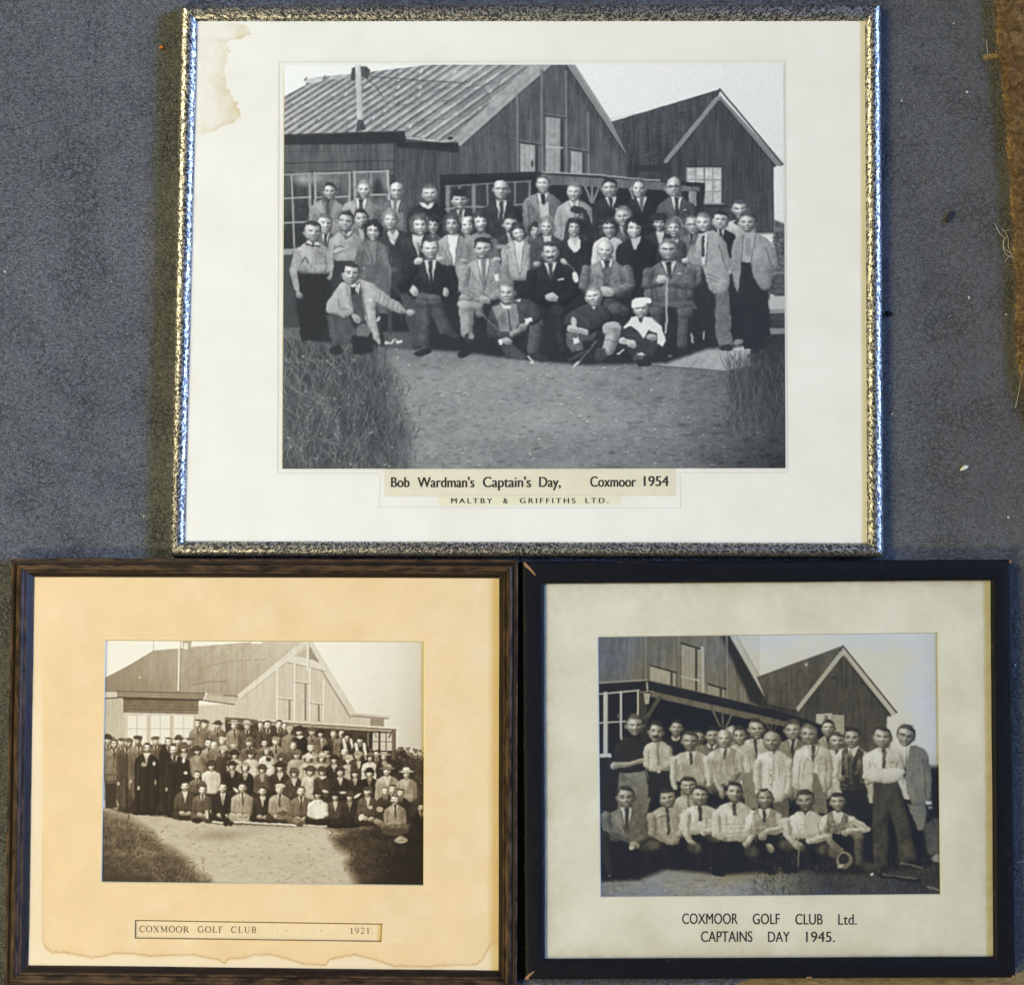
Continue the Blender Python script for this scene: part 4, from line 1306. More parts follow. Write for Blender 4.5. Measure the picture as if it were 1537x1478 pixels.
    # shade under and behind the group
    P([(440, 380), (560, 360), (1120, 360), (1160, 420), (1140, 520), (1060, 524), (1000, 545), (880, 548), (780, 540), (690, 528), (600, 522), (470, 512), (446, 470)], 40, 3.0, tex=8)
    P([(424, 492), (452, 492), (452, 510), (424, 508)], 100, 1.0, tex=24); P([(574, 498), (620, 498), (620, 523), (580, 522)], 84, 1.2, tex=14)

    before = c.a.copy()
    # people: back row ---------------------------------------------
    B, Hd, Lb, Hn = c.bust, c.head, c.limb, c.hand
    B(492, 301, 28, 380, 148, 'jacket', 112, 70); Hd(495, 287, 26, 46, 188, 'm', 0.3, gl=0, smile=1)
    B(542, 299, 29, 380, 156, 'jacket', 236, 52, vd=46); Hd(547, 285, 27, 142, 204, 'm', 0.2, smile=0)
    B(593, 302, 29, 390, 98, 'jacket', 226, 120); P([(588, 322), (606, 318), (606, 345), (592, 345)], 138, 1.0, 0.8); Hd(595, 287, 27, 120, 208, 'bald', 0.3, gl=1)
    B(642, 306, 31, 395, 42, 'sweater', 244, None, tex=6); Hd(645, 290, 28, 96, 198, 'm', 0.1, smile=1)
    B(691, 317, 22, 380, 62, 'jacket', 240, 40, vd=26); Hd(690, 301, 27, 40, 186, 'm', 0.3, smile=1); E(690, 290, 11, 6, 38, 0.1, 1.0)
    B(752, 303, 30, 400, 50, 'jacket', 236, 60, vd=44, tex=8); Hd(752, 285, 29, 150, 206, 'bald', 0.4, gl=1, smile=0)
    B(814, 291, 29, 390, 128, 'jacket', 234, 40, vd=42); P([(808, 306), (824, 304), (822, 345), (815, 346)], 214, 1.0, 0.9); E(816, 301, 3.2, 7, 34); Hd(815, 276, 26, 104, 208, 'm', -0.2, smile=0)
    B(862, 301, 29, 400, 168, 'jacket', 232, 170, vd=34); Hd(861.5, 288, 26, 128, 202, 'm', -0.1, smile=1)
    B(917, 297, 28, 400, 44, 'jacket', 240, 60, vd=26, tex=6); Hd(915, 282, 28, 40, 188, 'm', 0.0, smile=1); P([(924, 312), (932, 313), (931, 316), (924, 315)], 236)
    B(963, 297, 28, 400, 42, 'jacket', 238, 120, vd=24, tex=6); Hd(959, 283, 27, 92, 200, 'm', 0.0, smile=2)
    B(1015, 297, 30, 400, 90, 'jacket', 242, 50, vd=34); Hd(1011.5, 281, 30, 130, 188, 'bald', 0.2, gl=1, smile=0); E(1028, 316, 2.2, 1.2, 210)
    # second standing row, back to front
    B(488, 350, 22, 420, 96, 'jacket', 216, 36, vd=30); Hd(487, 336, 27, 104, 196, 'm', 0.2, smile=2)
    B(543, 344, 20, 420, 108, 'jacket', 190, None, vd=30); Hd(542, 328, 27, 40, 182, 'm', 0.2, smile=2)
    B(590, 345, 27, 450, 60, 'dress', 236, None, vd=32, tex=8); Hd(587, 331, 28, 136, 202, 'f', 0.0, smile=1)
    B(650, 352, 18, 420, 90, 'dress', None, None); Hd(650, 339, 27, 44, 186, 'f', 0.0, smile=0)
    B(702, 352, 16, 420, 60, 'jacket', 180, None); Hd(701, 338, 27, 170, 206, 'bald', 0.3, smile=0)
    B(766, 350, 18, 430, 56, 'jacket', 226, None); Hd(766, 337, 27, 60, 184, 'm', 0.0, smile=0)
    B(804, 360, 16, 430, 70, 'dress', None, None); Hd(804, 347, 25, 56, 182, 'f', 0.2, smile=2)
    B(868, 335, 21, 430, 64, 'coat', None, None); P([(856, 330), (852, 352), (892, 352), (880, 320), (874, 310)], 44, 1.0, rnd=1); Hd(867, 324, 26, 50, 176, 'hat', 0.2, smile=0); c.ell(866, 315, 11, 6, 48, 0.15); Ln([(878, 318), (888, 350)], 6, 46)
    B(936, 340, 21, 430, 92, 'jacket', 224, 110, vd=26); Hd(936, 325, 30, 128, 184, 'm', -0.1, smile=1)
    B(990, 348, 22, 440, 50, 'coat', 226, None, vd=28, tex=6); Hd(989, 334, 26, 50, 194, 'f', -0.1, smile=1, hat=('beret', 52))
    B(1110, 330, 24, 400, 192, 'sweater', 60, None); Hd(1110, 314, 28, 84, 188, 'm', 0.2, smile=1); Ln([(1102, 334), (1110, 338), (1118, 332)], 3, 52)
    B(1082, 344, 22, 420, 46, 'jacket', 226, 60, vd=22, tex=6); Hd(1081, 330, 28, 36, 186, 'm', -0.3, smile=0)
    B(1037, 352, 21, 430, 112, 'jacket', 150, 50, vd=30); Hd(1038.5, 338, 27, 110, 184, 'rec', 0.0, gl=1, smile=0)
    B(1012, 358, 17, 430, 80, 'dress', 216, None, vd=24); Hd(1011.5, 343, 29, 124, 200, 'f', 0.0, smile=2)
    # women and men of the middle
    B(519, 349, 26, 396, 172, 'sweater', 222, 110, tex=16); P([(500, 372), (514, 371), (516, 377), (502, 383)], 196); Ln([(500, 383), (515, 377)], 1.4, 66); Ln([(501, 374), (508, 370), (515, 372)], 1.2, 60)
    Ln([(512, 349), (519, 358), (530, 350), (533, 344)], 3, 84, 0.8, 0.8); P([(497, 392), (540, 392), (540, 470), (500, 470)], 52, 1.0); Hd(519.5, 332, 30, 52, 176, 'm', 0.0, smile=2)
    B(560, 362, 26, 470, 112, 'jacket', 140, None, vd=44, tex=12); E(550, 404, 4, 1.6, 230); Ln([(573, 370), (583, 405), (582, 430)], 9, 116); E(592, 404, 6, 3.4, 92); Hd(560, 347, 29, 44, 200, 'f', 0.1, smile=2)
    P([(548, 398), (582, 398), (588, 470), (545, 470)], 98, 1.0, tex=10); Ln([(566, 462), (568, 500)], 6, 66); Ln([(584, 460), (586, 500)], 6, 70)
    P([(577, 512), (586, 513), (590, 508), (592, 510), (588, 516), (577, 516)], 226); P([(593, 508), (596, 512), (604, 511), (604, 515), (595, 516)], 226)
    B(627, 354, 30, 450, 50, 'jacket', 238, None, vd=36, tex=7); Hd(630, 338, 30, 104, 214, 'f', 0.5, smile=1, gl=0)
    B(680, 353, 29, 440, 152, 'jacket', 240, None, vd=50, tex=12); Hd(679, 336, 30, 76, 190, 'f', 0.1, smile=1); P([(672, 356), (687, 355), (682, 384), (679, 386)], 244, 1.0)
    B(722, 351, 27, 440, 140, 'dress', None, None, tex=12); Hd(721, 334, 29, 66, 218, 'f', 0.4, tilt=-0.12, smile=1)
    B(779, 362, 27, 420, 176, 'open', 236, None, vd=50, tex=12); Ln([(762, 372), (748, 370)], 7, 160); Hd(778, 350, 26, 62, 212, 'f', 0.1, tilt=-0.15, smile=2)
    B(822, 354, 27, 450, 72, 'coat', 226, None, vd=30, tex=8); Hd(821, 340, 28, 140, 200, 'f', -0.2, smile=2)
    B(862, 357, 29, 470, 42, 'dress', 226, None, vd=30, tex=5); P([(852, 360), (872, 360), (869, 378), (862, 378), (854, 370)], 232, rnd=1); P([(856, 354), (869, 354), (863, 370)], 190); Hd(862.5, 342, 28, 50, 192, 'f', 0.1, smile=0)
    B(915, 357, 27, 430, 218, 'shirt', None, None, tex=10); Hd(914, 343, 30, 58, 186, 'f', -0.2, gl=1, smile=1)
    B(954, 358, 30, 480, 38, 'dress', None, None, tex=5); P([(946, 358), (962, 354), (956, 374), (951, 374)], 198); Hd(952, 343, 30, 40, 206, 'f', -0.2, smile=2)
    # man in windcheater at the left
    B(470, 364, 27, 412, 172, 'sweater', 236, 40, tex=16); Ln([(446, 380), (440, 405), (447, 437)], 12, 170, 0.8, 1, 9, 16); Ln([(493, 380), (496, 400), (495, 414)], 9, 166, 0.8, 1, 7, 16)
    P([(450, 411), (494, 411), (494, 452), (486, 512), (452, 512), (448, 460)], 34, 1.0, tex=5); Hn(449, 444, 6, 176, 0.5); Hn(494, 418, 3.6, 180)
    Ln([(453, 393), (458, 386), (463, 396)], 1.6, 60); Ln([(452, 409), (495, 410)], 1.6, 92); Hd(469, 348, 30, 50, 184, 'm', 0.3, smile=0); Ln([(460, 367), (469, 370), (480, 369)], 2.2, 50)
    # standing men at the right
    P([(1066, 440), (1094, 438), (1096, 470), (1100, 524), (1082, 526), (1074, 500), (1071, 470)], 116, 1.0, tex=12); P([(1052, 400), (1074, 440), (1074, 520), (1052, 520)], 44, 1.4)
    P([(1050, 352), (1064, 345), (1082, 352), (1093, 370), (1097, 400), (1094, 430), (1093, 441), (1066, 443), (1058, 412), (1055, 400), (1036, 392), (1040, 372)], 172, 0.8, tex=16, fold=12, vol=44, vr=4.5, rnd=1)
    P([(1052, 352), (1062, 351), (1058, 398), (1054, 398)], 226); Ln([(1055, 355), (1055, 384)], 4, 50); Ln([(1062, 352), (1059, 398)], 1.4, 92); Ln([(1080, 368), (1092, 410)], 1.6, 104, 0.8, 0.8)
    Ln([(1062, 412), (1080, 420)], 1.2, 100); Ln([(1060, 418), (1078, 424)], 1.2, 100); P([(1092, 384), (1102, 390), (1102, 402), (1094, 408)], 150, 1.0); E(1095, 408, 4, 3, 180)
    Ln([(1040, 372), (1034, 388), (1046, 392)], 11, 150, 0.8, 1, 9, 16); Hn(1030, 391, 5, 180); Hd(1056, 334, 28, 124, 204, 'm', -0.3, smile=1)
    E(1090, 522, 10, 4.4, 46); E(1108, 514, 8, 4.2, 140, -0.2)
    P([(1104, 437), (1152, 430), (1156, 480), (1150, 525), (1116, 525), (1110, 480)], 40, 1.0, tex=6)
    P([(1100, 360), (1114, 350), (1128, 348), (1150, 356), (1163, 374), (1170, 396), (1160, 412), (1158, 432), (1146, 438), (1134, 424), (1126, 396), (1126, 440), (1102, 440), (1098, 400)], 158, 0.8, tex=16, fold=12, vol=44, vr=4.5, rnd=1)
    P([(1116, 352), (1134, 350), (1128, 398), (1114, 398)], 176, 0.8); P([(1120, 358), (1127, 357), (1128, 384), (1119, 384)], 150); P([(1112, 394), (1128, 394), (1132, 440), (1108, 440)], 44, 1.0)
    Ln([(1134, 352), (1128, 392)], 1.4, 100); Ln([(1116, 354), (1112, 396)], 1.4, 100); Ln([(1148, 370), (1160, 400)], 1.6, 96, 0.8, 0.8); Hd(1122, 334, 31, 66, 178, 'm', 0.0, smile=2)
    # seated row ---------------------------------------------------
    # S2 dark suit
    P([(598, 440), (660, 438), (676, 500), (660, 500), (646, 470), (640, 520), (622, 520)], 78, 1.0, tex=10)
    B(646, 392, 33, 452, 40, 'jacket', 238, 50, vd=46, tex=6); Lb([(620, 405), (604, 428), (624, 440)], 17, 40, 12, 5, 0.2); Lb([(676, 405), (684, 430), (672, 440)], 15, 40, 11, 5, 0.2)
    Lb([(634, 448), (654, 452), (672, 495)], 19, 90, 13); Lb([(640, 456), (638, 525)], 17, 82, 14); E(634, 529, 13, 5, 36, -0.2); E(676, 500, 12, 5, 66, 0.5)
    Hn(622, 436, 8, 214, 1.2); Hn(669, 438, 7, 206, 1.4); Hd(646, 374, 31, 76, 200, 'rec', 0.0, smile=1); Hn(628, 391, 7, 226, -0.3); Hn(661, 388, 5, 220)
    # S3 light jacket
    Lb([(700, 450), (700, 500)], 24, 172, 18); Lb([(712, 448), (720, 470)], 18, 150, 12)
    B(726, 390, 33, 446, 168, 'jacket', 232, 128, vd=44, tex=12); Lb([(698, 405), (694, 434), (722, 448)], 16, 166, 12, 14, 0.3); Lb([(756, 405), (766, 430), (740, 446)], 15, 160, 11, 14, 0.3)
    Hn(728, 450, 8, 196, 0.3); P([(742, 412), (748, 412), (749, 423), (743, 422)], 236); Hn(696, 392, 5, 200); Hn(744, 390, 6, 206)
    E(704, 508, 8, 8, 52); E(707, 504, 4, 5, 150); E(697, 530, 11, 5.6, 40, -0.3); Hd(725.5, 373, 31, 44, 184, 'm', 0.0, smile=1); Ln([(713, 362), (718, 358), (736, 358)], 3, 44)
    # S4 dark suit
    Lb([(800, 470), (792, 520)], 22, 46, 14, 5); B(826, 396, 33, 462, 38, 'jacket', 240, 70, vd=28, tex=5); Lb([(798, 412), (794, 440), (812, 450)], 16, 38, 12, 5, 0.2); Lb([(854, 412), (862, 440), (840, 452)], 15, 36, 12, 5, 0.2)
    Hn(827, 446, 9, 206, 0.2); P([(829, 438), (838, 446), (834, 448), (827, 440)], 232); Hn(805, 396, 6, 190); Hn(847, 393, 5.6, 214, 0.6); Ln([(852, 396), (862, 406)], 1.0, 160)
    P([(857, 409), (864, 406), (870, 420), (865, 427), (860, 420)], 236, 0.7, rnd=1); Ln([(838, 421), (845, 419)], 2.4, 232); Lb([(836, 464), (842, 500), (846, 525)], 18, 52, 14, 6); Hd(826, 379, 31, 60, 194, 'm', 0.0, mo=1, smile=1)
    # S5 tweed
    Lb([(916, 458), (938, 468)], 20, 80, 16, 10); Lb([(896, 456), (880, 470)], 18, 76, 14, 10)
    B(910, 391, 34, 446, 130, 'jacket', 236, 44, vd=30, tex=20); P([(905, 402), (916, 400), (914, 430), (906, 430)], 96, 1.0, tex=20); Lb([(880, 405), (876, 430), (898, 438)], 15, 128, 12, 20, 0.4); Lb([(942, 405), (948, 428), (920, 440)], 15, 122, 12, 20, 0.4)
    Hn(911, 437, 10, 208, 0.25); Hd(908, 376, 29, 190, 204, 'bald', 0.1, smile=0)
    # S6 tweed with stick
    Lb([(988, 458), (984, 510)], 22, 84, 17, 12); Lb([(1030, 460), (1026, 516)], 24, 92, 19, 12)
    B(1004, 394, 36, 456, 112, 'jacket', 230, 50, vd=30, tex=20); P([(980, 452), (1040, 452), (1048, 464), (1010, 462), (978, 460)], 104, 1.0, tex=18); Lb([(974, 410), (970, 428), (990, 424)], 17, 108, 12, 18, 0.4); Lb([(1036, 408), (1038, 428), (1006, 424)], 17, 106, 13, 18, 0.4)
    Ln([(1001, 418), (1000, 500)], 2.6, 176); Hn(993, 419, 8, 222, -0.2); Hn(1028, 392, 5.4, 226); E(1020, 411, 3, 1.4, 190); Hd(1002.5, 375, 31, 126, 190, 'm', 0.3, gl=1, smile=0)
    E(1008, 530, 9, 8, 34); E(1005, 534, 3, 2, 110); Ln([(1034, 480), (1034, 530)], 3.6, 36); Ln([(1038, 502), (1040, 514)], 2.4, 186); Ln([(1057, 498), (1056, 508)], 2.0, 200)
    for kx, ky, v in ((633, 452, 104), (652, 450, 112), (697, 456, 196), (716, 456, 176), (812, 470, 58), (838, 468, 64), (893, 462, 92), (922, 464, 100), (984, 466, 104), (1028, 468, 112)):
        E(kx, ky, 10.5, 8, v, 0.1, 1.2, 0.9, vol=34, tex=10); Ln([(kx - 8, ky + 8), (kx + 2, ky + 11), (kx + 9, ky + 8)], 2.0, v * 0.5, 1.6, 0.6)
    for x0, x1, yy in ((618, 676, 447), (690, 760, 449), (800, 852, 462), (884, 940, 450), (974, 1040, 459)):
        Ln([(x0, yy), ((x0 + x1) / 2, yy + 3), (x1, yy)], 2.4, 30, 1.8, 0.5)
    Hn(622, 438, 7, 214, 1.2); Hn(669, 440, 6.4, 206, 1.4); Hn(728, 450, 8, 196, 0.3); Hn(827, 447, 9, 206, 0.2); Hn(911, 438, 10, 208, 0.25); Ln([(1001, 418), (1000, 500)], 2.6, 176); Hn(993, 419, 8, 222, -0.2)
    # kneeling man at the left
    P([(489, 474), (520, 470), (535, 500), (520, 520), (500, 520)], 80, 1.0, tex=10); P([(535, 488), (552, 485), (558, 500), (546, 508), (534, 508)], 118, 1.2, rnd=1, tex=14); P([(528, 505), (556, 505), (560, 530), (530, 532)], 34, 2.0)
    P([(499, 444), (510, 426), (522, 421), (540, 420), (560, 424), (574, 438), (590, 448), (612, 466), (608, 472), (594, 470), (574, 458), (561, 452), (566, 490), (572, 518), (566, 516), (550, 484), (544, 470), (538, 452), (532, 470), (520, 478), (506, 474), (489, 470), (490, 452)], 184, 0.8, tex=16, fold=14, vol=44, vr=4.5, rnd=1)
    P([(526, 428), (540, 424), (548, 470), (546, 486), (530, 466)], 80, 0.9, tex=8); P([(524, 424), (534, 426), (538, 440), (528, 432)], 228); P([(536, 428), (541, 424), (538, 442)], 232); P([(527, 432), (533, 430), (534, 442), (529, 442)], 40)
    Ln([(528, 462), (524, 440), (520, 428)], 1.4, 110, 0.8, 0.8); Ln([(541, 424), (546, 452), (552, 482)], 1.4, 98, 0.8, 0.8); Ln([(508, 448), (510, 462), (524, 466)], 1.6, 104, 0.9, 0.7); Ln([(493, 470), (508, 474), (519, 480)], 2, 70, 0.9, 0.7)
    Hn(534, 478, 8, 190, 0.9); P([(553, 449), (558, 447), (555, 452)], 236); Hn(617, 469, 6.4, 200, 0.2); Ln([(497, 478), (503, 520)], 4, 110, 1.2, 0.5); E(505, 526, 10, 7, 42); P([(567, 476), (570, 475), (569, 482), (564, 482)], 210)
    for k in range(6):
        Ln([(572 + k * 6.4, 440 + k * 4.4), (569 + k * 6.4, 452 + k * 4.4)], 1.4, 118, 0.9, 0.6)
    Hd(527, 411, 32, 50, 190, 'm', 0.2, smile=1)
    # ground: man in two-tone jacket
    Lb([(806, 486), (800, 526)], 20, 96, 17); P([(752, 520), (770, 516), (792, 536), (786, 540), (758, 534)], 76, 1.2, tex=12); E(808, 536, 12, 6, 56, 0.3)
    P([(738, 462), (756, 450), (780, 448), (800, 452), (816, 466), (812, 482), (796, 492), (790, 480), (792, 500), (776, 512), (748, 512), (730, 506), (732, 480)], 74, 1.0, tex=10, fold=8, vol=44, vr=4.5, rnd=1)
    P([(738, 462), (752, 456), (776, 456), (778, 484), (770, 500), (750, 496), (746, 480)], 150, 1.2, tex=12); Ln([(763, 460), (766, 496)], 2.0, 64); E(755, 478, 6, 8, 104, 0, 3, 0.7)
    P([(752, 452), (758, 458), (768, 458), (770, 450), (766, 464), (756, 464)], 232); P([(774, 450), (782, 448), (780, 453)], 232); Lb([(790, 486), (768, 502)], 8, 172, 7, 10); P([(787, 478), (798, 476), (800, 482), (790, 486)], 236); Hn(784, 490, 7, 168, 0.5)
    P([(748, 510), (756, 508), (754, 518), (750, 518)], 232); Hn(762, 512, 8, 190, 0.1); Ln([(716, 464), (746, 494)], 1.4, 150); Ln([(793, 534), (800, 544)], 2.6, 224); Ln([(800, 544), (796, 545)], 2.6, 220)
    Hd(761, 439, 32, 124, 192, 'm', -0.1, smile=2)
    # ground: man in dark sweater, clubs
    P([(850, 500), (870, 500), (876, 524), (858, 528), (850, 516)], 112, 1.2, tex=12); P([(872, 500), (898, 496), (888, 512), (872, 512)], 84, 1.2)
    P([(846, 480), (858, 466), (880, 456), (898, 455), (914, 464), (920, 476), (912, 488), (886, 502), (872, 500), (860, 494), (846, 490)], 64, 1.0, tex=8, fold=6, vol=44, vr=4.5, rnd=1)
    Lb([(916, 494), (922, 494), (914, 524)], 24, 182, 20, 14); Ln([(900, 524), (914, 530)], 3, 130); P([(894, 526), (908, 522), (912, 536), (900, 544), (892, 540)], 66, 1.2, tex=14); Lb([(880, 498), (862, 496)], 9, 204, 8, 10)
    Hn(860, 494, 9, 214, 0.3); P([(857, 476), (864, 475), (866, 488), (858, 490)], 196, 1.0, rnd=1); P([(860, 509), (869, 507), (870, 514), (862, 517)], 240); P([(887, 458), (896, 458), (892, 466)], 214)
    Ln([(896, 512), (864, 548)], 2.0, 110); Ln([(884, 524), (854, 540)], 1.6, 100); Ln([(868, 542), (862, 549)], 3.4, 210); Hd(891.5, 445, 31, 140, 206, 'm', -0.1, smile=1)
    # ground: boy with white cap
    P([(934, 500), (942, 492), (954, 494), (964, 508), (976, 496), (990, 494), (992, 512), (980, 534), (950, 536), (936, 520)], 58, 1.0, tex=8)
    P([(936, 490), (948, 476), (962, 474), (978, 476), (992, 488), (1000, 510), (996, 520), (988, 516), (986, 500), (974, 494), (966, 508), (956, 496), (946, 490), (936, 494)], 232, 0.8, tex=8)
    Lb([(934, 512), (950, 518)], 10, 214, 8, 8); Hn(948, 517, 7.4, 216, 0.4); Hn(978, 506, 8, 190, 0.2); P([(959, 478), (965, 478), (964, 486), (960, 484)], 50); P([(955, 530), (964, 528), (968, 534), (960, 534)], 216)
    E(958, 538, 8, 6, 92); E(966, 545, 12, 5, 40); Ln([(936, 526), (927, 532)], 2.4, 220); Hd(962, 464, 27, 110, 196, 'hat', 0.1, smile=0)
    P([(947, 458), (950, 449), (962, 445), (975, 447), (978, 455), (972, 458), (962, 462), (950, 463)], 246, 0.8, rnd=1); Ln([(949, 463), (962, 462), (974, 457)], 1.6, 130, 0.8, 0.8); P([(970, 456), (977, 456), (974, 465)], 90, 1.0)
    m = c.changed(before)
    c.warp(m * 0.60, 400)
    c.warp((1 - m) * 0.12, 410)
    c.mottle(0.35 + 0.65 * m, 0.20, 420)
    c.blur(0.55)
    c.sharpen(0.55, 1.6)
    c.grain(3.2, seed=5)
    rgb = tone_map(c.a, [(0, (30, 32, 36)), (40, (49, 51, 55)), (110, (111, 112, 113)), (190, (193, 193, 190)), (255, (251, 250, 244))])
    return c, rgb
A_PRINT = [(427, 98), (1176, 97), (1179, 702.5), (424, 703.5)]
cA, rgbA = paint_a()
make_print('photographic_print', cA, A_PRINT, ZA + 0.0004, rgbA, frameA)

# ------------------------------------------------------------------ print 2: sepia crowd in hats before the same house
def paint_b():
    c = Canvas(146, 954, 644, 1334, 240, 201)
    P, Ln, E = c.poly, c.line, c.ell
    H, W = c.H, c.W
    YY, XX = np.mgrid[0:H, 0:W]; XX = XX + 146.0; YY = YY + 954.0
    c.a = np.interp(XX, [150, 300, 520, 590, 640], [242, 246, 242, 232, 206]) - np.clip((YY - 1000) * 0.10, 0, 22) * np.clip((XX - 480) / 120, 0, 1) + 2.5 * vnoise(H, W, 40, 3, 2)
    roof = [(150, 1021), (157, 1017), (190, 1000), (230, 976), (268, 973), (294, 970), (374, 963.5), (460, 961), (362, 1047), (311, 1041), (150, 1040)]
    c.region(roof, np.interp(XX, [157, 260, 380, 460], [140, 160, 178, 196]) + np.interp(YY, [965, 1045], [10, -8]) + 6 * vnoise(H, W, 20, 5, 3), 1.0)
    for k in range(7):
        x = 250 + k * 26
        Ln([(x, 1036), (x + 74 - k * 3, 968)], 1.2, 142 + k * 5, 1.0, 0.35)
    Ln([(300, 1003), (345, 992), (400, 989)], 1.2, 140, 0.9, 0.5); Ln([(290, 1027), (315, 1023), (340, 1022.5)], 1.4, 120, 0.9, 0.7)
    E(210, 1016, 1.6, 1.6, 200)
    P([(362, 1047), (430, 993), (462, 964), (478, 996), (531, 1072), (528, 1090), (380, 1090), (345, 1086), (345, 1050)], 204, 0.9, tex=5)
    for x in np.arange(352, 528, 2.2):
        Ln([(x, 1085), (x, 1050 if x < 362 else (1047 - (x - 362) * 0.8 if x < 462 else 968 + (x - 462) * 1.5))], 0.8, 190, 0.6, 0.35)
    P([(354, 1044), (390, 1015), (455, 961), (466, 961), (430, 992.5), (390, 1025), (362, 1047.5)], 222, 0.9)
    Ln([(362, 1048), (390, 1026), (430, 994)], 1.4, 168, 0.8, 0.7)
    P([(462, 962), (468, 963), (532, 1068), (527, 1075), (483, 1006)], 216, 0.8); Ln([(466, 972), (484, 1008), (526, 1076)], 2.2, 138, 1.0, 0.8); Ln([(469, 964), (533, 1068)], 1.0, 170, 0.7, 0.6)
    P([(464, 971), (479, 993), (464, 991)], 150, 0.8); P([(445, 985), (460, 972), (460, 990)], 188, 0.8)
    P([(436, 985), (446, 985), (470, 990), (484, 997), (488, 1006), (462, 1000), (432, 993)], 222, 0.8); Ln([(432, 994), (462, 1001), (488, 1007)], 1.3, 148, 0.8, 0.8)
    Ln([(462, 961), (462, 1004)], 3.6, 226, 0.7); Ln([(464.3, 964), (464, 1004)], 1.0, 150, 0.6, 0.7)
    for x, y0 in ((416.5, 1003), (442.5, 995), (465.5, 1003), (486, 1021)):
        Ln([(x, y0), (x - 0.5, 1081)], 2.8, 228, 0.7); Ln([(x + 1.9, y0), (x + 1.4, 1081)], 0.9, 170, 0.6, 0.7)
    for x0, x1, y0, y1 in ((418.5, 439, 1049, 1080), (444.5, 463, 1024.5, 1081), (467, 483, 1056, 1082)):
        P([(x0, y0), (x1, y0 + 1.6), (x1, y1), (x0, y1)], 204, tex=10)
        for k in range(1, 4): Ln([(x0 + k * 3.4, y0 + 2), (x0 + k * 3.4, y1)], 0.8, 186, 0.7, 0.6)
        P([(x1 - 6, y0 + 1), (x1 - 3, y0 + 1.3), (x1 - 3, y1), (x1 - 6, y1)], 136)
        Ln([(x0 - 1, y0 - 1), (x1 + 1, y0 + 0.8)], 1.6, 140); Ln([(x0 - 1, y0 - 2.4), (x1 + 1, y0 - 0.4)], 1.4, 230)
    # right extension
    P([(528, 1072), (577, 1076), (577, 1092), (528, 1090)], 200, tex=4); P([(556, 1078), (576, 1079), (576, 1090), (556, 1089)], 148, tex=10)
    Ln([(530, 1071.5), (584, 1076)], 3.2, 196); Ln([(528, 1074), (582, 1078.4)], 1.4, 112)
    # left: eaves, board, windows
    P([(150, 1046), (188, 1046), (188, 1130), (150, 1130)], 196, tex=4)
    for x in np.arange(151, 188, 2.2): Ln([(x, 1048), (x, 1125)], 0.8, 166, 0.6, 0.55)
    P([(186, 1066), (345, 1056), (345, 1130), (186, 1130)], 206, tex=4)
    for x in np.arange(300, 345, 2.2): Ln([(x, 1056), (x, 1100)], 0.8, 190, 0.6, 0.4)
    for x0 in (191.5, 226.5, 261.5):
        P([(x0 - 2, 1072), (x0 + 32, 1073), (x0 + 32, 1125), (x0 - 2, 1125)], 206)
        P([(x0, 1073.5), (x0 + 28.5, 1074), (x0 + 28.5, 1122), (x0, 1122)], 234, tex=4)
        Ln([(x0 + 14, 1074), (x0 + 14, 1122)], 1.0, 186); Ln([(x0, 1093), (x0 + 28.5, 1093.5)], 1.0, 188)
        Ln([(x0 + 31, 1073), (x0 + 31, 1122)], 2.2, 178, 0.8, 0.7)
    P([(185, 1047), (298, 1049.5), (297.5, 1071.5), (185, 1069)], 118, 0.8, tex=14, gy=0.9); Ln([(186, 1059), (297, 1061)], 1.0, 90, 0.8, 0.6); Ln([(186, 1063.5), (297, 1065)], 1.2, 84, 0.8, 0.7); Ln([(186, 1048), (298, 1050)], 3, 64, 1.0, 0.8)
    P([(174, 1037), (309, 1040.5), (304.5, 1049.8), (176, 1045.5)], 142, tex=8); Ln([(176, 1046), (305, 1050)], 1.8, 66); Ln([(174, 1037), (309, 1040)], 1.4, 100)
    P([(309, 1042), (357.5, 1046.5), (352, 1056.5), (307, 1050.5)], 186); Ln([(307, 1051), (352, 1057)], 1.6, 104); Ln([(309, 1042), (357, 1046)], 1.0, 130, 0.7, 0.8); E(309.5, 1041, 1.6, 2.2, 232)
    P([(150, 1038), (175, 1038), (176, 1046), (150, 1046)], 206); Ln([(150, 1048), (176, 1047)], 2.0, 92); Ln([(337, 1043), (356, 1044)], 1.4, 120)
    # flag pole, chimney
    Ln([(269.5, 957), (267.5, 1035)], 2.6, 240, 0.6); Ln([(271.4, 957), (269.3, 1035)], 0.9, 130, 0.6, 0.8); Ln([(230.5, 958), (230.5, 976)], 0.9, 150, 0.6, 0.8)
    P([(273, 960), (288, 962), (286, 973), (275, 973)], 178); P([(276, 965), (282, 965), (282, 974), (276, 974)], 232); P([(378, 961), (393, 961), (393, 965.5), (378, 966)], 246)
    # veranda
    P([(338, 1077), (408, 1083), (594, 1094), (594, 1150), (338, 1150)], 62, tex=10)
    P([(338, 1076), (372, 1078), (400, 1082), (400, 1086), (338, 1081)], 96); Ln([(338, 1078), (400, 1082)], 1.0, 140, 0.7, 0.6)
    P([(404, 1083), (595, 1094), (594, 1099), (404, 1088)], 158, tex=8); Ln([(388, 1080.5), (410, 1081), (596, 1092.3)], 2.0, 222); Ln([(400, 1083), (595, 1094.6)], 1.0, 92, 0.7, 0.8)
    P([(551, 1099), (589, 1100), (589, 1126), (551, 1126)], 202, tex=12)
    for x, w in ((551, 2), (558, 2.6), (569.5, 3), (579.5, 1)): Ln([(x, 1098), (x, 1127)], w, 60)
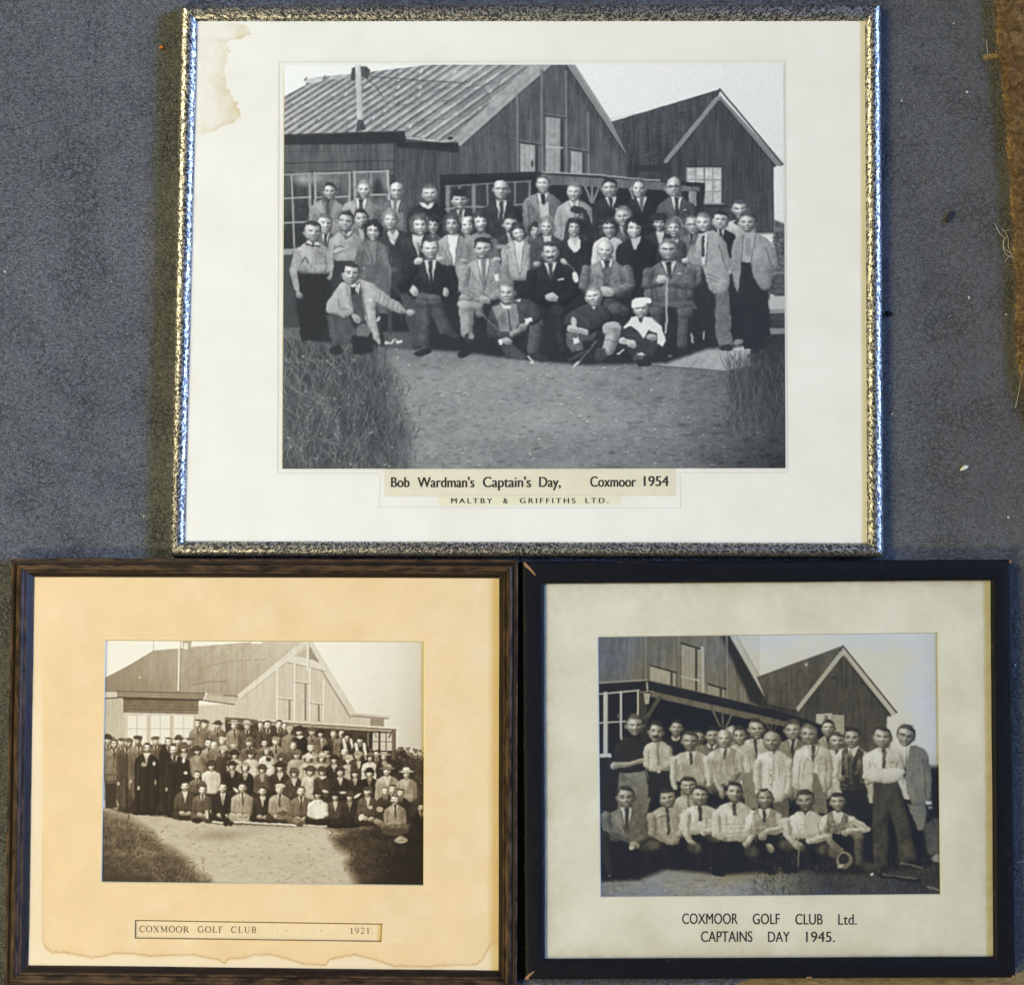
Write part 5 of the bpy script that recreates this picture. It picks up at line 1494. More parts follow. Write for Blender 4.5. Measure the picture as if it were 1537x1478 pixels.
    Ln([(551, 1112.5), (589, 1113)], 0.9, 100); P([(553, 1099), (560, 1099), (557, 1124), (553, 1126)], 50); Ln([(562, 1098), (565, 1106)], 1.4, 120); Ln([(590.5, 1096), (591, 1146)], 5, 112); Ln([(588, 1098), (584, 1106)], 2.4, 110)
    # bushes at the right, ground
    c.region([(592, 1128), (602, 1122), (612, 1130), (624, 1136), (644, 1136), (644, 1334), (592, 1334)], 58 + 24 * vnoise(H, W, 9, 7, 3), 4.0)
    for k in range(240):
        E(c.rs.uniform(592, 640), c.rs.uniform(1122, 1180), c.rs.uniform(0.8, 2.4), c.rs.uniform(0.8, 2), c.rs.uniform(24, 150) if c.rs.random() < 0.4 else c.rs.uniform(20, 70), 0, 0.7, 0.6)
    gnd = 186 + 10 * vnoise(H, W, 40, 8, 3, 1.6, 0.7) + 9 * vnoise(H, W, 5, 9, 3, 1.8, 0.8) + np.interp(YY, [1225, 1260, 1325], [-8, 4, 2])
    c.region([(146, 1215), (644, 1225), (644, 1334), (146, 1334)], gnd, 2.0)
    for k in range(320):
        E(c.rs.uniform(200, 530), c.rs.uniform(1238, 1330), c.rs.uniform(0.6, 2.6), c.rs.uniform(0.5, 1), c.rs.uniform(120, 170), 0, 0.8, 0.6)
    E(330, 1254, 26, 5, 128, 0, 6, 0.7); E(420, 1262, 22, 3, 168, 0, 4, 0.5)
    lg = 92 + 46 * vnoise(H, W, 12, 11, 4, 1.3, 0.8) - 0.25 * np.clip(YY - 1270, 0, 80)
    c.region([(146, 1214), (175, 1222), (205, 1236), (228, 1250), (240, 1266), (260, 1276), (282, 1292), (292, 1308), (314, 1320), (322, 1340), (146, 1340)], lg, 9.0)
    fl_ = lambda x, y: x < np.interp(y, [1220, 1250, 1275, 1294, 1330], [178, 226, 256, 286, 318]) + c.rs.normal(-3, 12)
    blades(c, 520, 148, 320, 1228, 1336, 3, 9, 30, 80, 21, fl_, 0.6, 0.9, 1.2); blades(c, 420, 148, 320, 1224, 1330, 3, 10, 120, 176, 22, fl_, 0.5, 0.9, 0.9)
    P([(146, 1290), (200, 1306), (240, 1334), (146, 1334)], 36, 16, 0.6)
    rg = 62 + 26 * vnoise(H, W, 12, 12, 4, 1.4, 0.7) - 0.5 * np.clip(XX - 540, 0, 70)
    c.region([(488, 1236), (512, 1240), (644, 1236), (644, 1340), (546, 1340), (534, 1322), (520, 1294), (528, 1284), (508, 1272), (498, 1258), (516, 1250)], rg, 9.0)
    fr_ = lambda x, y: x > np.interp(y, [1240, 1265, 1291, 1330], [500, 510, 524, 545]) + c.rs.normal(3, 12)
    blades(c, 380, 490, 640, 1240, 1334, 3, 9, 16, 60, 23, fr_, 0.6, 0.9, 1.2); blades(c, 200, 490, 612, 1240, 1320, 3, 9, 86, 128, 24, fr_, 0.5, 0.9, 0.9)
    P([(600, 1280), (644, 1250), (644, 1334), (560, 1334)], 20, 16, 0.7)
    E(602, 1260.5, 10, 4.6, 168); E(601, 1257.5, 5.4, 4, 190, 0, 0.8, 1, vol=40); Ln([(596, 1261), (607, 1261)], 1.2, 110, 0.7, 0.6)
    c.streaks(np.clip((c.a - 130) / 20, 0, 1) * np.clip((232 - c.a) / 12, 0, 1) * (YY < 1130) * (XX < 560), 6, 501)
    before = c.a.copy()
    # mass of dark clothes behind the faces
    P([(156, 1128), (200, 1120), (300, 1112), (420, 1104), (560, 1130), (592, 1140), (620, 1165), (620, 1236), (560, 1240), (420, 1238), (330, 1236), (262, 1226), (190, 1220), (158, 1212)], 46, 2.0, tex=12)
    # rows of people: x, y of the head, head height, jacket tone, kind, hat
    B, Hd = c.bust, c.head
    def man(x, y, h, v, hat=None, hair=54, skin=214, style=None, shirt=226, tie=60, yb=None, mo=0, w=1.0, smile=0, look=0.0):
        h = h * c.rs.uniform(0.94, 1.1); x = x + c.rs.normal(0, 0.6); v = v * c.rs.uniform(0.88, 1.15); look = look + c.rs.normal(0, 0.5)
        wd = h * 1.02 * w * c.rs.uniform(0.9, 1.12)
        B(x, y + 0.52 * h, wd, yb or y + 3.2 * h, v, 'jacket', shirt, tie, vd=h * 0.95, tex=14)
        Hd(x, y, h, hair, skin, style or ('hat' if hat and hat[0] != 'boater' else 'm'), look, 0, 0, mo, smile, hat)
    def lady(x, y, h, v, hat, shirt=None, skin=218, yb=None, w=1.0, hair=56, kind='dress'):
        h = h * c.rs.uniform(0.94, 1.1); x = x + c.rs.normal(0, 0.6)
        wd = h * 0.98 * w * c.rs.uniform(0.9, 1.12)
        B(x, y + 0.52 * h, wd, yb or y + 3.0 * h, v, kind, shirt, None, vd=h * 1.3, skin=180, tex=12)
        Hd(x, y, h, hair, skin, 'f', c.rs.normal(0, 0.3), 0, 0, 0, 0, hat)
    # back row
    man(308, 1087, 12, 120, ('cap', 92)); man(297, 1086, 12.5, 116, None, 60); man(327, 1088, 12.5, 118, ('brim', 86)); man(352, 1088, 13, 148, ('boater', 226)); man(371, 1089, 12.5, 76, ('brim', 206))
    man(391, 1088, 12, 70, None, 90); man(402, 1088, 12, 74); man(418, 1087, 12.5, 58, None, 60); man(428, 1090, 11, 74, None, 120); lady(435, 1096, 11, 130, ('cloche', 190))
    man(501, 1101, 12, 66, None, 110); man(512, 1101, 11, 120, None, 90); lady(481, 1101, 12, 150, ('brim', 50), 230); man(468, 1098, 12, 132, ('brim', 110), shirt=236); lady(450, 1097, 12.5, 46, ('wide', 42), None); P([(443, 1104), (457, 1104), (450, 1109)], 226)
    lady(522, 1105, 12.5, 60, ('brim', 52)); Ln([(516, 1110), (520, 1134)], 5, 220); Ln([(527, 1110), (531, 1132)], 4, 216); lady(540, 1110, 12.5, 56, ('brim', 60)); Ln([(534, 1116), (537, 1136)], 5, 226); Ln([(546, 1116), (550, 1138)], 4.4, 226)
    # second row
    for a in [(161, 1110, 13, 110, ('brim', 70)), (183, 1114, 12, 96, ('cap', 100)), (193, 1114, 12, 112, ('cap', 120)), (207, 1110, 12.5, 124, ('cap', 74)), (233, 1112, 12.5, 92, ('cap', 104)), (268, 1111, 12, 80, ('brim', 96)), (286, 1113, 12, 92, ('cap', 110)),
              (352, 1118, 12, 150, ('cap', 150)), (374, 1114, 12, 110, ('brim', 138)), (414, 1112, 12.5, 142, ('cap', 150))]:
        man(*a)
    man(253, 1113, 12.5, 44, None, 60, yb=1200); man(313, 1115, 13, 156, None, 64); man(322, 1119, 12, 120, None, 180, style='bald'); man(334, 1112, 12, 110, ('cap', 214)); man(398, 1115, 12, 96, None, 70); man(440, 1120, 13, 80, None, 170); man(468, 1122, 12.5, 150, None, 110); man(517, 1129, 12.5, 52, None, 160, style='bald')
    lady(490, 1126, 12.5, 140, ('cloche', 36)); man(565, 1132, 11, 60, None, 60)
    for a in [(276, 1123, 12.5, 104, ('wide', 88), 210), (296, 1127, 13, 138, ('wide', 54), 180), (335, 1126, 13, 66, ('cloche', 196)), (352, 1133, 13, 210, ('wide', 40), 236), (376, 1132, 13, 214, ('wide', 74)), (401, 1128, 13, 228, ('boater', 214)), (422, 1137, 12.5, 96, ('cloche', 90), 232),
              (446, 1132, 13, 176, ('cloche', 120)), (464, 1138, 13, 196, ('wide', 214)), (484, 1138, 12.5, 182, ('brim', 226)), (502, 1140, 12.5, 44, ('brim', 50), 230), (524, 1140, 13, 186, ('cloche', 190)), (538, 1134, 12, 60, ('cloche', 176), 222), (555, 1137, 12, 226, ('brim', 128)), (577, 1135, 13, 42, ('boater', 226), 200)]:
        lady(*a)
    E(403, 1139, 4, 3, 60)
    # standing men at the left, full length
    for x, y, h, v, yb in ((172, 1116, 14, 122, 1176), (200, 1120, 1, 84, 1180)):
        if h > 2:
            P([(x - 14, y + 60), (x + 14, y + 60), (x + 12, 1214), (x + 2, 1214), (x, y + 75), (x - 6, 1212), (x - 12, 1210)], 50, 1.0, tex=6); B(x - 1, y + 8, 16, yb, v, 'jacket', 222, 70, vd=12, tex=12); Hd(x, y, h, 60, 186, 'm', 0.5, smile=0)
            Ln([(x - 15, y + 46), (x + 13, y + 46)], 1.4, 66, 0.8, 0.7); Ln([(x - 15, y + 56), (x + 13, y + 56)], 1.4, 60, 0.8, 0.7); E(x + 2, 1213, 5, 2.4, 130); P([(176, 1180), (180, 1176), (182, 1190), (178, 1212), (175, 1206)], 150, 1.0)
    B(190, 1124, 15, 1215, 74, 'jacket', 220, 60, vd=14, tex=8); Hd(194, 1115, 12.5, 60, 170, 'hat', 0.5, hat=('cap', 112), smile=0); B(208, 1120, 15, 1200, 118, 'jacket', 228, 80, vd=16); Hd(207, 1111, 12.5, 60, 186, 'hat', 0, hat=('cap', 78), smile=0)
    B(220, 1131, 18, 1222, 36, 'jacket', 236, None, vd=16, tex=6); E(216, 1147, 4.4, 3.4, 170); E(231, 1145.5, 2, 3, 214); E(233, 1174, 1.6, 4, 150); Hd(221.5, 1122, 15, 46, 190, 'm', 0.4, smile=1); E(221, 1131, 5, 1.6, 226)
    B(262, 1135, 19, 1226, 38, 'jacket', 236, 50, vd=14, tex=6); Hd(261, 1126, 15.5, 120, 190, 'bald', 0.1, mo=1, smile=0)
    P([(268, 1140), (284, 1140), (288, 1172), (270, 1172)], 34, 1.2); E(275.5, 1141, 2.4, 4.4, 226); E(278.5, 1159.5, 3, 2.4, 200)
    for x in (203, 212, 226, 240, 252, 268): E(x, 1220, 5, 2.6, 26, 0.1)
    for x0, y0 in ((190, 1170), (208, 1166), (220, 1176), (262, 1178)):
        Ln([(x0, y0), (x0 + 1, 1216)], 2.0, 18, 1.0, 0.7); Ln([(x0 - 7, y0 - 20), (x0 - 8, 1214)], 2.4, 64, 1.4, 0.5); Ln([(x0 + 8, y0 - 24), (x0 + 7, 1214)], 2.0, 58, 1.4, 0.4)
        Ln([(x0 - 12, y0 - 30), (x0 - 13, y0 + 2)], 3.4, 84, 1.4, 0.45); E(x0 - 12, y0 + 6, 2.0, 3.0, 170)
    # third row
    for a in [(348, 1149, 12.5, 40, ('wide', 40), 170), (317, 1149, 13.5, 224, ('wide', 64)), (368, 1152, 13, 40, ('boater', 206), 210), (394, 1154, 13, 92, ('cloche', 84), 170), (420, 1151, 13, 56, ('wide', 40), 228), (442, 1160, 12.5, 66, ('cloche', 104), 222), (466, 1157, 13, 200, ('wide', 66), 236), (484, 1158, 13, 74, ('cloche', 78)), (510, 1158, 13, 44, ('brim', 74), 226), (533, 1161, 12, 42, ('brim', 66), 196), (554, 1160, 13, 36, ('brim', 42), 150)]:
        lady(*a)
    P([(477, 1165), (491, 1165), (484, 1170)], 228); E(487, 1187, 5, 2, 220, 0.2); E(515, 1189, 6, 1.8, 214); E(354, 1185, 5, 2, 226, 0.6); E(536, 1194, 7, 2.2, 224, -0.5)
    lady(582, 1156, 14, 166, ('brim', 172), 222, yb=1210, w=1.1); lady(610, 1161, 14, 152, ('brim', 240), 190, yb=1204, w=1.1); E(609, 1194, 10, 3, 168)
    # front row, sitting on the ground
    def sit(x, y, h, v, leg, style='m', hat=None, hair=60, shirt=228, tie=60, mo=0, skin=212, hands=200, look=0.0):
        P([(x - 1.5 * h, y + 2.7 * h), (x - 0.9 * h, y + 2.2 * h), (x + 0.9 * h, y + 2.2 * h), (x + 1.5 * h, y + 2.7 * h), (x + 1.2 * h, y + 3.5 * h), (x - 1.2 * h, y + 3.5 * h)], leg, 1.2, tex=12, rnd=1, vol=26)
        B(x, y + 0.55 * h, 1.12 * h, y + 2.7 * h, v, 'jacket', shirt, tie, vd=h * 1.3, tex=12)
        if hands: c.hand(x - 0.3 * h, y + 2.75 * h, 0.34 * h, hands, 0.2); c.hand(x + 0.35 * h, y + 2.8 * h, 0.32 * h, hands - 12, -0.2)
        Hd(x, y, h, hair, skin, style, look, 0, 0, mo, 0, hat)
    man(296, 1163, 13.5, 96, None, 70, yb=1190); man(590, 1184, 13, 70, None, 60, yb=1205); man(578, 1188, 13, 62, None, 90, style='rec', yb=1212); man(601, 1190, 13.5, 44, None, 60, yb=1226, mo=1)
    sit(278, 1180, 14.5, 78, 60, 'm', None, 60, 236, None, mo=1); sit(304, 1185, 13.5, 96, 100, 'm', None, 70, 232, 80); P([(308, 1216), (312, 1216), (313, 1228), (309, 1228)], 214); P([(315, 1216), (319, 1216), (320, 1228), (316, 1228)], 214); E(312, 1233, 3.6, 2, 60); E(320, 1232, 3.6, 2, 60); E(296, 1231, 8, 4, 34)
    sit(334.5, 1182, 15, 38, 44, 'm', None, 56, 236, 190); Ln([(331, 1212), (339, 1236)], 7, 40); Ln([(345, 1212), (346, 1236)], 7, 40)
    sit(364, 1182, 15, 166, 176, 'm', None, 56, 226, 80); Ln([(352, 1224), (366, 1232), (384, 1222)], 6, 182, 0.8, 1, 5, 10, 30)
    sit(394, 1187, 14, 50, 38, 'm', None, 56, 224, None, hands=190); sit(420, 1184, 15, 158, 60, 'hat', ('cap', 208), 130, 226, 60); E(424, 1223, 10, 7.4, 132, 0, 0.8, 1, vol=30); E(424, 1220, 8, 3.4, 70, 0, 1.0, 0.7)
    sit(452, 1187, 15, 112, 104, 'm', None, 90, 232, 66); E(445, 1231, 6, 4, 130); sit(503, 1195, 13.5, 74, 50, 'f', ('brim', 50), 56, 214, None, hands=0); sit(525, 1195, 13.5, 46, 34, 'f', ('wide', 60), 56, 160, None, hands=0)
    sit(477, 1192, 13.5, 232, 44, 'f', ('cloche', 62), 56, None, None, hands=0); Ln([(464, 1212), (476, 1226)], 5, 224, 0.8, 1, 4, 6, 20); P([(466, 1206), (488, 1206), (490, 1222), (474, 1228)], 232, 1.0, tex=6)
    sit(552, 1188, 14.5, 84, 60, 'hat', ('cap', 84), 60, 214, None, mo=1, look=1.4); E(542, 1226, 4, 5, 216, 0.5); E(556, 1211, 3, 3, 190)
    sit(593, 1200, 15, 148, 140, 'm', None, 120, 232, 54, mo=1, look=-0.6); E(568, 1234, 8, 5, 150, 0.5, 0.9, 1, vol=30); Ln([(575, 1240), (592, 1234), (600, 1236)], 7, 158, 0.8, 1, 6, 10, 30); E(570, 1214, 5, 4, 170)
    man(632, 1212, 13, 24, None, 50, skin=180, yb=1262, mo=1)
    P([(560, 1238), (620, 1240), (640, 1256), (560, 1252)], 30, 5, 0.6)
    Ln([(320, 1232.5), (334, 1234)], 2.8, 220); Ln([(352, 1233), (420, 1236.5), (444, 1238)], 2.6, 226); Ln([(456, 1238), (490, 1239.5)], 2.2, 214); Ln([(352, 1235.4), (440, 1240)], 1.2, 96, 0.8, 0.6)
    m = c.changed(before, 3)
    c.warp(m * 0.42, 400, 0.7, 3.5, 1.0, 10)
    c.mottle(0.25 + 0.75 * m, 0.16, 420)
    c.blur(0.5)
    c.sharpen(0.9, 1.6)
    c.grain(2.0, seed=6)
    rgb = tone_map(c.a, [(0, (22, 15, 12)), (40, (50, 38, 27)), (110, (122, 103, 78)), (190, (205, 190, 162)), (255, (253, 247, 230))])
    return c, rgb
cB, rgbB = paint_b()
make_print('photographic_print', cB, expand(B_WIN, 4), ZBP, rgbB, frameB)

# ------------------------------------------------------------------ print 3: men in shirt sleeves by the veranda
def paint_c():
    c = Canvas(892, 944, 1418, 1352, 205, 301)
    P, Ln, E = c.poly, c.line, c.ell
    H, W = c.H, c.W
    YY, XX = np.mgrid[0:H, 0:W]; XX = XX + 892.0; YY = YY + 944.0
    c.a = 214 + 5 * vnoise(H, W, 60, 3, 3) - np.interp(XX, [1200, 1380, 1412], [0, 0, 14])
    P([(1330, 1140), (1418, 1150), (1418, 1300), (1330, 1300)], 150, 20, 0.7)
    # gable wall
    P([(890, 940), (1094, 950), (1152, 1052), (1152, 1075), (976, 1032), (890, 1030)], 112, tex=9, gx=0.05)
    for x in np.arange(896, 1140, 3.2): Ln([(x, 950), (x, 1060)], 0.9, 98, 0.7, 0.35)
    P([(1080, 950), (1094, 950), (1152, 1050), (1150, 1068), (1126, 1052)], 38, 3.0, 0.95)
    P([(1092, 948), (1102, 948), (1156, 1042), (1156, 1056), (1150, 1050)], 186, 0.8); Ln([(1102, 948), (1157, 1044)], 1.0, 120, 0.7, 0.7)
    for x, y1 in ((968.6, 1022), (1018.5, 1034), (1056.6, 1044), (1091, 1052)):
        Ln([(x, 950), (x, y1)], 3.2, 126, 0.8); Ln([(x - 2.2, 950), (x - 2.2, y1)], 1.0, 66, 0.7, 0.7)
    for x0, x1, y0, y1, v in ((976, 1014, 999, 1030, 166), (1023, 1051, 966, 1038, 158), (1063, 1088, 1027, 1048, 152)):
        sl = 9.0 * (x1 - x0) / 34
        P([(x0, y0), (x1, y0 + sl), (x1, y1 + 3), (x0, y1)], v, tex=12)
        for k in range(1, 5): Ln([(x0 + (x1 - x0) * k / 5, y0 + sl * k / 5 + 2), (x0 + (x1 - x0) * k / 5, y1)], 0.9, v - 24, 0.7, 0.6)
        P([(x1 - 8, y0 + sl - 2), (x1 - 4, y0 + sl), (x1 - 4, y1), (x1 - 8, y1)], 70); Ln([(x0, y0 - 1), (x1 + 1, y0 + sl)], 3.0, 48); Ln([(x0, y0 - 3.4), (x1 + 1, y0 + sl - 2.4)], 1.0, 136, 0.7, 0.7)
    Ln([(1054, 972), (1055, 1040)], 5, 178); Ln([(1023, 1015), (1050, 1021)], 3, 176)
    P([(1144, 1046), (1204, 1056), (1204, 1100), (1144, 1080)], 58, 1.0, tex=6)
    # right building
    P([(1136, 1016), (1266, 969), (1265, 976), (1197, 1066), (1152, 1056)], 84, tex=12)
    P([(1265, 978), (1338, 1072), (1331, 1076), (1333, 1150), (1196, 1150), (1196, 1064)], 74, tex=6)
    for x in np.arange(1200, 1332, 2.8): Ln([(x, 985 + abs(x - 1265) * 1.25), (x, 1140)], 0.9, 56, 0.7, 0.4)
    P([(1262, 976), (1266, 982), (1198, 1068), (1195, 1062)], 178, 0.8); P([(1265, 972), (1346, 1070), (1340, 1074), (1262, 981)], 182, 0.8); Ln([(1265, 969), (1346, 1069)], 2.4, 66, 0.7); Ln([(1264, 969), (1136, 1016)], 1.2, 96, 0.7, 0.7)
    Ln([(1267, 985), (1336, 1074)], 2.6, 36, 1.2, 0.8); E(1210, 997, 2, 2, 200); E(1252, 1017, 3, 1.6, 46)
    P([(1225, 1071), (1249, 1070), (1249, 1110), (1225, 1110)], 182, tex=10); P([(1249, 1072), (1267, 1073), (1267, 1110), (1249, 1110)], 168, tex=14)
    for x in (1253, 1258, 1263): Ln([(x, 1073), (x, 1110)], 1.0, 130, 0.7, 0.7)
    P([(1237, 1073), (1243, 1073), (1243, 1079), (1237, 1079)], 120)
    # veranda
    P([(892, 1030), (974, 1024), (1152, 1064), (1240, 1090), (1240, 1150), (1100, 1200), (892, 1330)], 20, tex=4)
    P([(892, 1026), (973, 1021), (1152, 1062), (1238, 1088), (1236, 1096), (1150, 1072), (976, 1034), (892, 1040)], 30, tex=9)
    Ln([(892, 1025), (973, 1020)], 1.8, 168); Ln([(973, 1020), (1060, 1040), (1150, 1062)], 1.2, 120, 0.7, 0.7)
    P([(976, 1036), (1152, 1075), (1200, 1087), (1200, 1094), (1150, 1085), (976, 1045)], 106, tex=10); Ln([(976, 1036.5), (1200, 1087)], 1.0, 60, 0.7, 0.7)
    P([(960, 1038), (971, 1038), (971, 1215), (964, 1215)], 62, tex=8); Ln([(990, 1046), (969, 1080)], 6, 84); P([(964, 1080), (974, 1075), (972, 1200), (962, 1200)], 44, 1.5, 0.8)
    P([(966, 1040), (976, 1040), (974, 1056), (968, 1056)], 170, 0.9); Ln([(961, 1038), (981, 1037)], 1.8, 140); Ln([(971, 1024), (972, 1036)], 2.6, 176)
    for a, b in (((1070, 1066), (1081, 1090)), ((1084.5, 1068), (1085, 1092)), ((1099, 1071), (1089, 1092)), ((1150, 1082), (1157, 1098)), ((1158, 1084), (1159, 1098)), ((1166, 1086), (1162, 1098)), ((1010, 1046), (1006, 1052))):
        Ln([a, b], 2.8 if a[0] < 1120 else 1.6, 104)
    # window at the left
    P([(892, 1041), (958, 1036), (958, 1132), (892, 1134)], 24, tex=5)
    Ln([(892, 1042), (959, 1035.6)], 2.2, 196); Ln([(909, 1041), (909, 1132)], 7, 190, 0.7); Ln([(911.5, 1041), (911.5, 1132)], 1.4, 130, 0.7, 0.7); Ln([(932, 1038), (932, 1110)], 3.2, 192); Ln([(957.5, 1036), (958, 1082)], 3, 186); Ln([(892, 1085), (950, 1081.5)], 2.2, 190); P([(892, 1131), (917, 1130), (917, 1136), (892, 1137)], 196)
    E(928, 1074, 1.4, 3.4, 120)
    P([(892, 1137), (962, 1137), (962, 1330), (892, 1330)], 36, tex=4)
    for x in np.arange(898, 960, 4.6): Ln([(x, 1138), (x, 1300)], 1.4, 24, 0.8, 0.7)
    # ground
    g = 136 + 12 * vnoise(H, W, 30, 8, 3, 1.5, 0.8) + 14 * vnoise(H, W, 5, 9, 3, 1.7, 0.8) + np.interp(XX, [892, 990, 1100, 1160, 1230, 1412], [-6, 6, 12, -12, -66, -84])
    c.region([(892, 1322), (960, 1318), (1000, 1300), (1060, 1298), (1160, 1300), (1200, 1306), (1418, 1290), (1418, 1352), (892, 1352)], g, 3.5)
    P([(960, 1150), (1418, 1150), (1418, 1296), (1300, 1312), (1180, 1306), (1090, 1312), (1000, 1304), (960, 1320), (892, 1322), (892, 1290)], 22, 4, 1.0, tex=6)
    blades(c, 520, 1130, 1416, 1290, 1354, 4, 13, 24, 64, 21, None, 0.6, 0.6, 1.2); blades(c, 360, 1130, 1416, 1285, 1352, 4, 13, 74, 120, 22, None, 0.5, 0.6, 1.0)
    for k in range(160):
        E(c.rs.uniform(900, 1180), c.rs.uniform(1318, 1348), c.rs.uniform(0.6, 3), c.rs.uniform(0.5, 1.2), c.rs.uniform(70, 176), 0, 0.8, 0.6)
    B, Hd, Lb, Hn = c.bust, c.head, c.limb, c.hand
    c.streaks(np.clip((150 - c.a) / 20, 0, 1) * np.clip((c.a - 44) / 12, 0, 1) * (YY < 1150), 11, 501)
    before = c.a.copy()
    # back row
    B(1048, 1118, 18, 1180, 150, 'shirt', None, None); Hd(1048, 1107, 24, 40, 140, 'm', 0.2, smile=0)
    B(1015, 1106, 22, 1180, 28, 'sweater', 196, None, tex=4); Hd(1016, 1092, 25, 44, 152, 'm', 0.2, smile=0)
    B(1069, 1116, 24, 1190, 104, 'sweater', 204, 30, tex=8); Hd(1069, 1104, 27, 34, 150, 'm', 0.2, smile=1)
    B(1098, 1112, 16, 1180, 150, 'shirt', None, None); Hd(1097.5, 1101, 24, 120, 160, 'bald', 0.3, smile=1)
    B(1190, 1109, 25, 1200, 126, 'jacket', 198, 44, vd=30); Hd(1190, 1095, 30, 70, 160, 'm', 0.1, smile=0)
    B(1243, 1106, 22, 1200, 140, 'jacket', 190, 50); Hd(1243, 1092, 25, 44, 166, 'm', 0.2, smile=0)
    B(1256, 1124, 20, 1200, 196, 'shirt', None, 60); Hd(1256, 1112, 26, 64, 162, 'm', 0.2, smile=1)
    B(1133, 1108, 27, 1200, 192, 'shirt', None, 40, vd=40, skin=120); Hd(1135.5, 1094, 31, 50, 160, 'm', 0.0, smile=0)
    P([(1112, 1160), (1138, 1158), (1138, 1215), (1118, 1210)], 128, 1.0, tex=12)
    B(1110, 1117, 24, 1160, 202, 'shirt', None, None, skin=130); Hd(1110, 1104, 29, 60, 164, 'm', 0.0, smile=2)
    B(1088, 1121, 27, 1175, 200, 'vest', None, (60, 158)); Lb([(1096, 1172), (1108, 1160)], 9, 140, 7); Lb([(1066, 1140), (1072, 1168), (1082, 1186)], 11, 196, 8); Hn(1083, 1192, 6, 160, 1.2); Hd(1086.5, 1108, 28, 150, 172, 'bald', -0.1, smile=0)
    # man with rolled sleeves at the far left
    P([(930, 1160), (968, 1156), (976, 1200), (970, 1230), (926, 1230)], 118, 1.2, tex=16)
    P([(924, 1118), (940, 1104), (960, 1108), (972, 1120), (972, 1158), (930, 1160), (918, 1140)], 42, 1.0, tex=7, rnd=1, vol=20); Lb([(920, 1148), (945, 1146), (966, 1140)], 9, 166, 7); Hn(966, 1141, 5, 162); Ln([(966, 1142), (976, 1180)], 1.4, 160); Hd(953.5, 1088, 32, 78, 166, 'm', 0.6, smile=1)
    # white shirt, tie
    P([(974, 1156), (1004, 1154), (1006, 1190), (972, 1196)], 36, 1.0); B(988, 1112, 22, 1157, 194, 'shirt', None, 138, vd=40, skin=120); Lb([(1004, 1128), (1008, 1142), (1000, 1150)], 8, 190, 7); E(989, 1158, 3, 2, 206); Hd(984.5, 1098, 29, 46, 160, 'm', 0.2, mo=1, smile=1)
    # knitted vest
    P([(1022, 1168), (1056, 1168), (1056, 1200), (1022, 1198)], 140, 1.0, tex=12); B(1037, 1127, 29, 1172, 202, 'vest', None, (52, 166), tex=10); Lb([(1012, 1140), (1010, 1165), (1013, 1182)], 11, 200, 8); Lb([(1061, 1140), (1065, 1164), (1064, 1176)], 11, 200, 8); Hd(1036, 1112, 30, 66, 152, 'm', 0.2, smile=1)
    # white jacket
    P([(1160, 1200), (1184, 1200), (1184, 1230), (1164, 1230)], 92, 1.0); B(1161, 1127, 27, 1203, 206, 'shirt', None, None, skin=130, tex=10); Ln([(1162, 1136), (1158, 1196)], 1.2, 150); Lb([(1138, 1145), (1136, 1172), (1142, 1186)], 13, 202, 9); Lb([(1184, 1145), (1186, 1172), (1182, 1188)], 12, 198, 9)
    for y in (1154, 1164, 1177): E(1158, y, 1, 1, 100)
    Hd(1159, 1112, 30, 130, 150, 'bald', 0.1, smile=2)
    # light coat
    P([(1218, 1180), (1238, 1180), (1242, 1220), (1216, 1220)], 112, 1.2, tex=10); B(1220, 1118, 29, 1192, 198, 'jacket', 200, 70, vd=24, skin=120, tex=12); P([(1219, 1160), (1226, 1160), (1240, 1198), (1220, 1198)], 118, 1.4); Hd(1214, 1102, 31, 112, 156, 'm', 0.0, smile=1)
    # dark vest
    P([(1262, 1178), (1300, 1178), (1306, 1230), (1262, 1230)], 34, 1.0, tex=8); B(1280, 1121, 27, 1184, 200, 'vest', None, (96, 46), tex=6); P([(1272, 1122), (1290, 1118), (1282, 1136)], 200); Ln([(1277, 1126), (1278, 1137)], 2.6, 100); Lb([(1258, 1140), (1254, 1162), (1262, 1168)], 11, 198, 8); Hn(1263, 1168, 5, 150); Hd(1278, 1107, 31, 40, 156, 'm', -0.5, smile=1)
    # folded arms
    P([(1312, 1170), (1350, 1170), (1362, 1220), (1376, 1290), (1352, 1300), (1340, 1230), (1334, 1220), (1334, 1300), (1312, 1300), (1308, 1220)], 66, 1.2, tex=12, fold=12, vol=24); P([(1300, 1178), (1312, 1174), (1310, 1204), (1304, 1206)], 176, 1.0); P([(1346, 1168), (1358, 1164), (1368, 1198), (1358, 1199)], 196, 1.0)
    B(1326, 1122, 30, 1174, 206, 'shirt', None, 70, vd=34, skin=130, tex=10); P([(1298, 1158), (1310, 1150), (1324, 1158), (1346, 1150), (1360, 1156), (1352, 1168), (1328, 1178), (1322, 1172), (1306, 1172)], 204, 0.9, rnd=1, vol=30); E(1339, 1143, 3, 1.2, 110); Hd(1324, 1106, 33, 46, 162, 'm', 0.0, smile=1)
    # grey suit
    P([(1362, 1206), (1388, 1206), (1392, 1244), (1378, 1246)], 120, 1.2); P([(1357, 1124), (1372, 1117), (1388, 1124), (1396, 1140), (1400, 1196), (1392, 1208), (1362, 1208)], 122, 0.9, tex=10, fold=12, rnd=1, vol=34); P([(1360, 1120), (1368, 1118), (1362, 1142)], 196); Ln([(1386, 1140), (1390, 1200)], 1.6, 80); P([(1389, 1202), (1399, 1202), (1399, 1207), (1389, 1207)], 206); Hn(1396, 1212, 4, 150); Hd(1360, 1104, 33, 62, 156, 'm', 0.0, gl=1, smile=1)
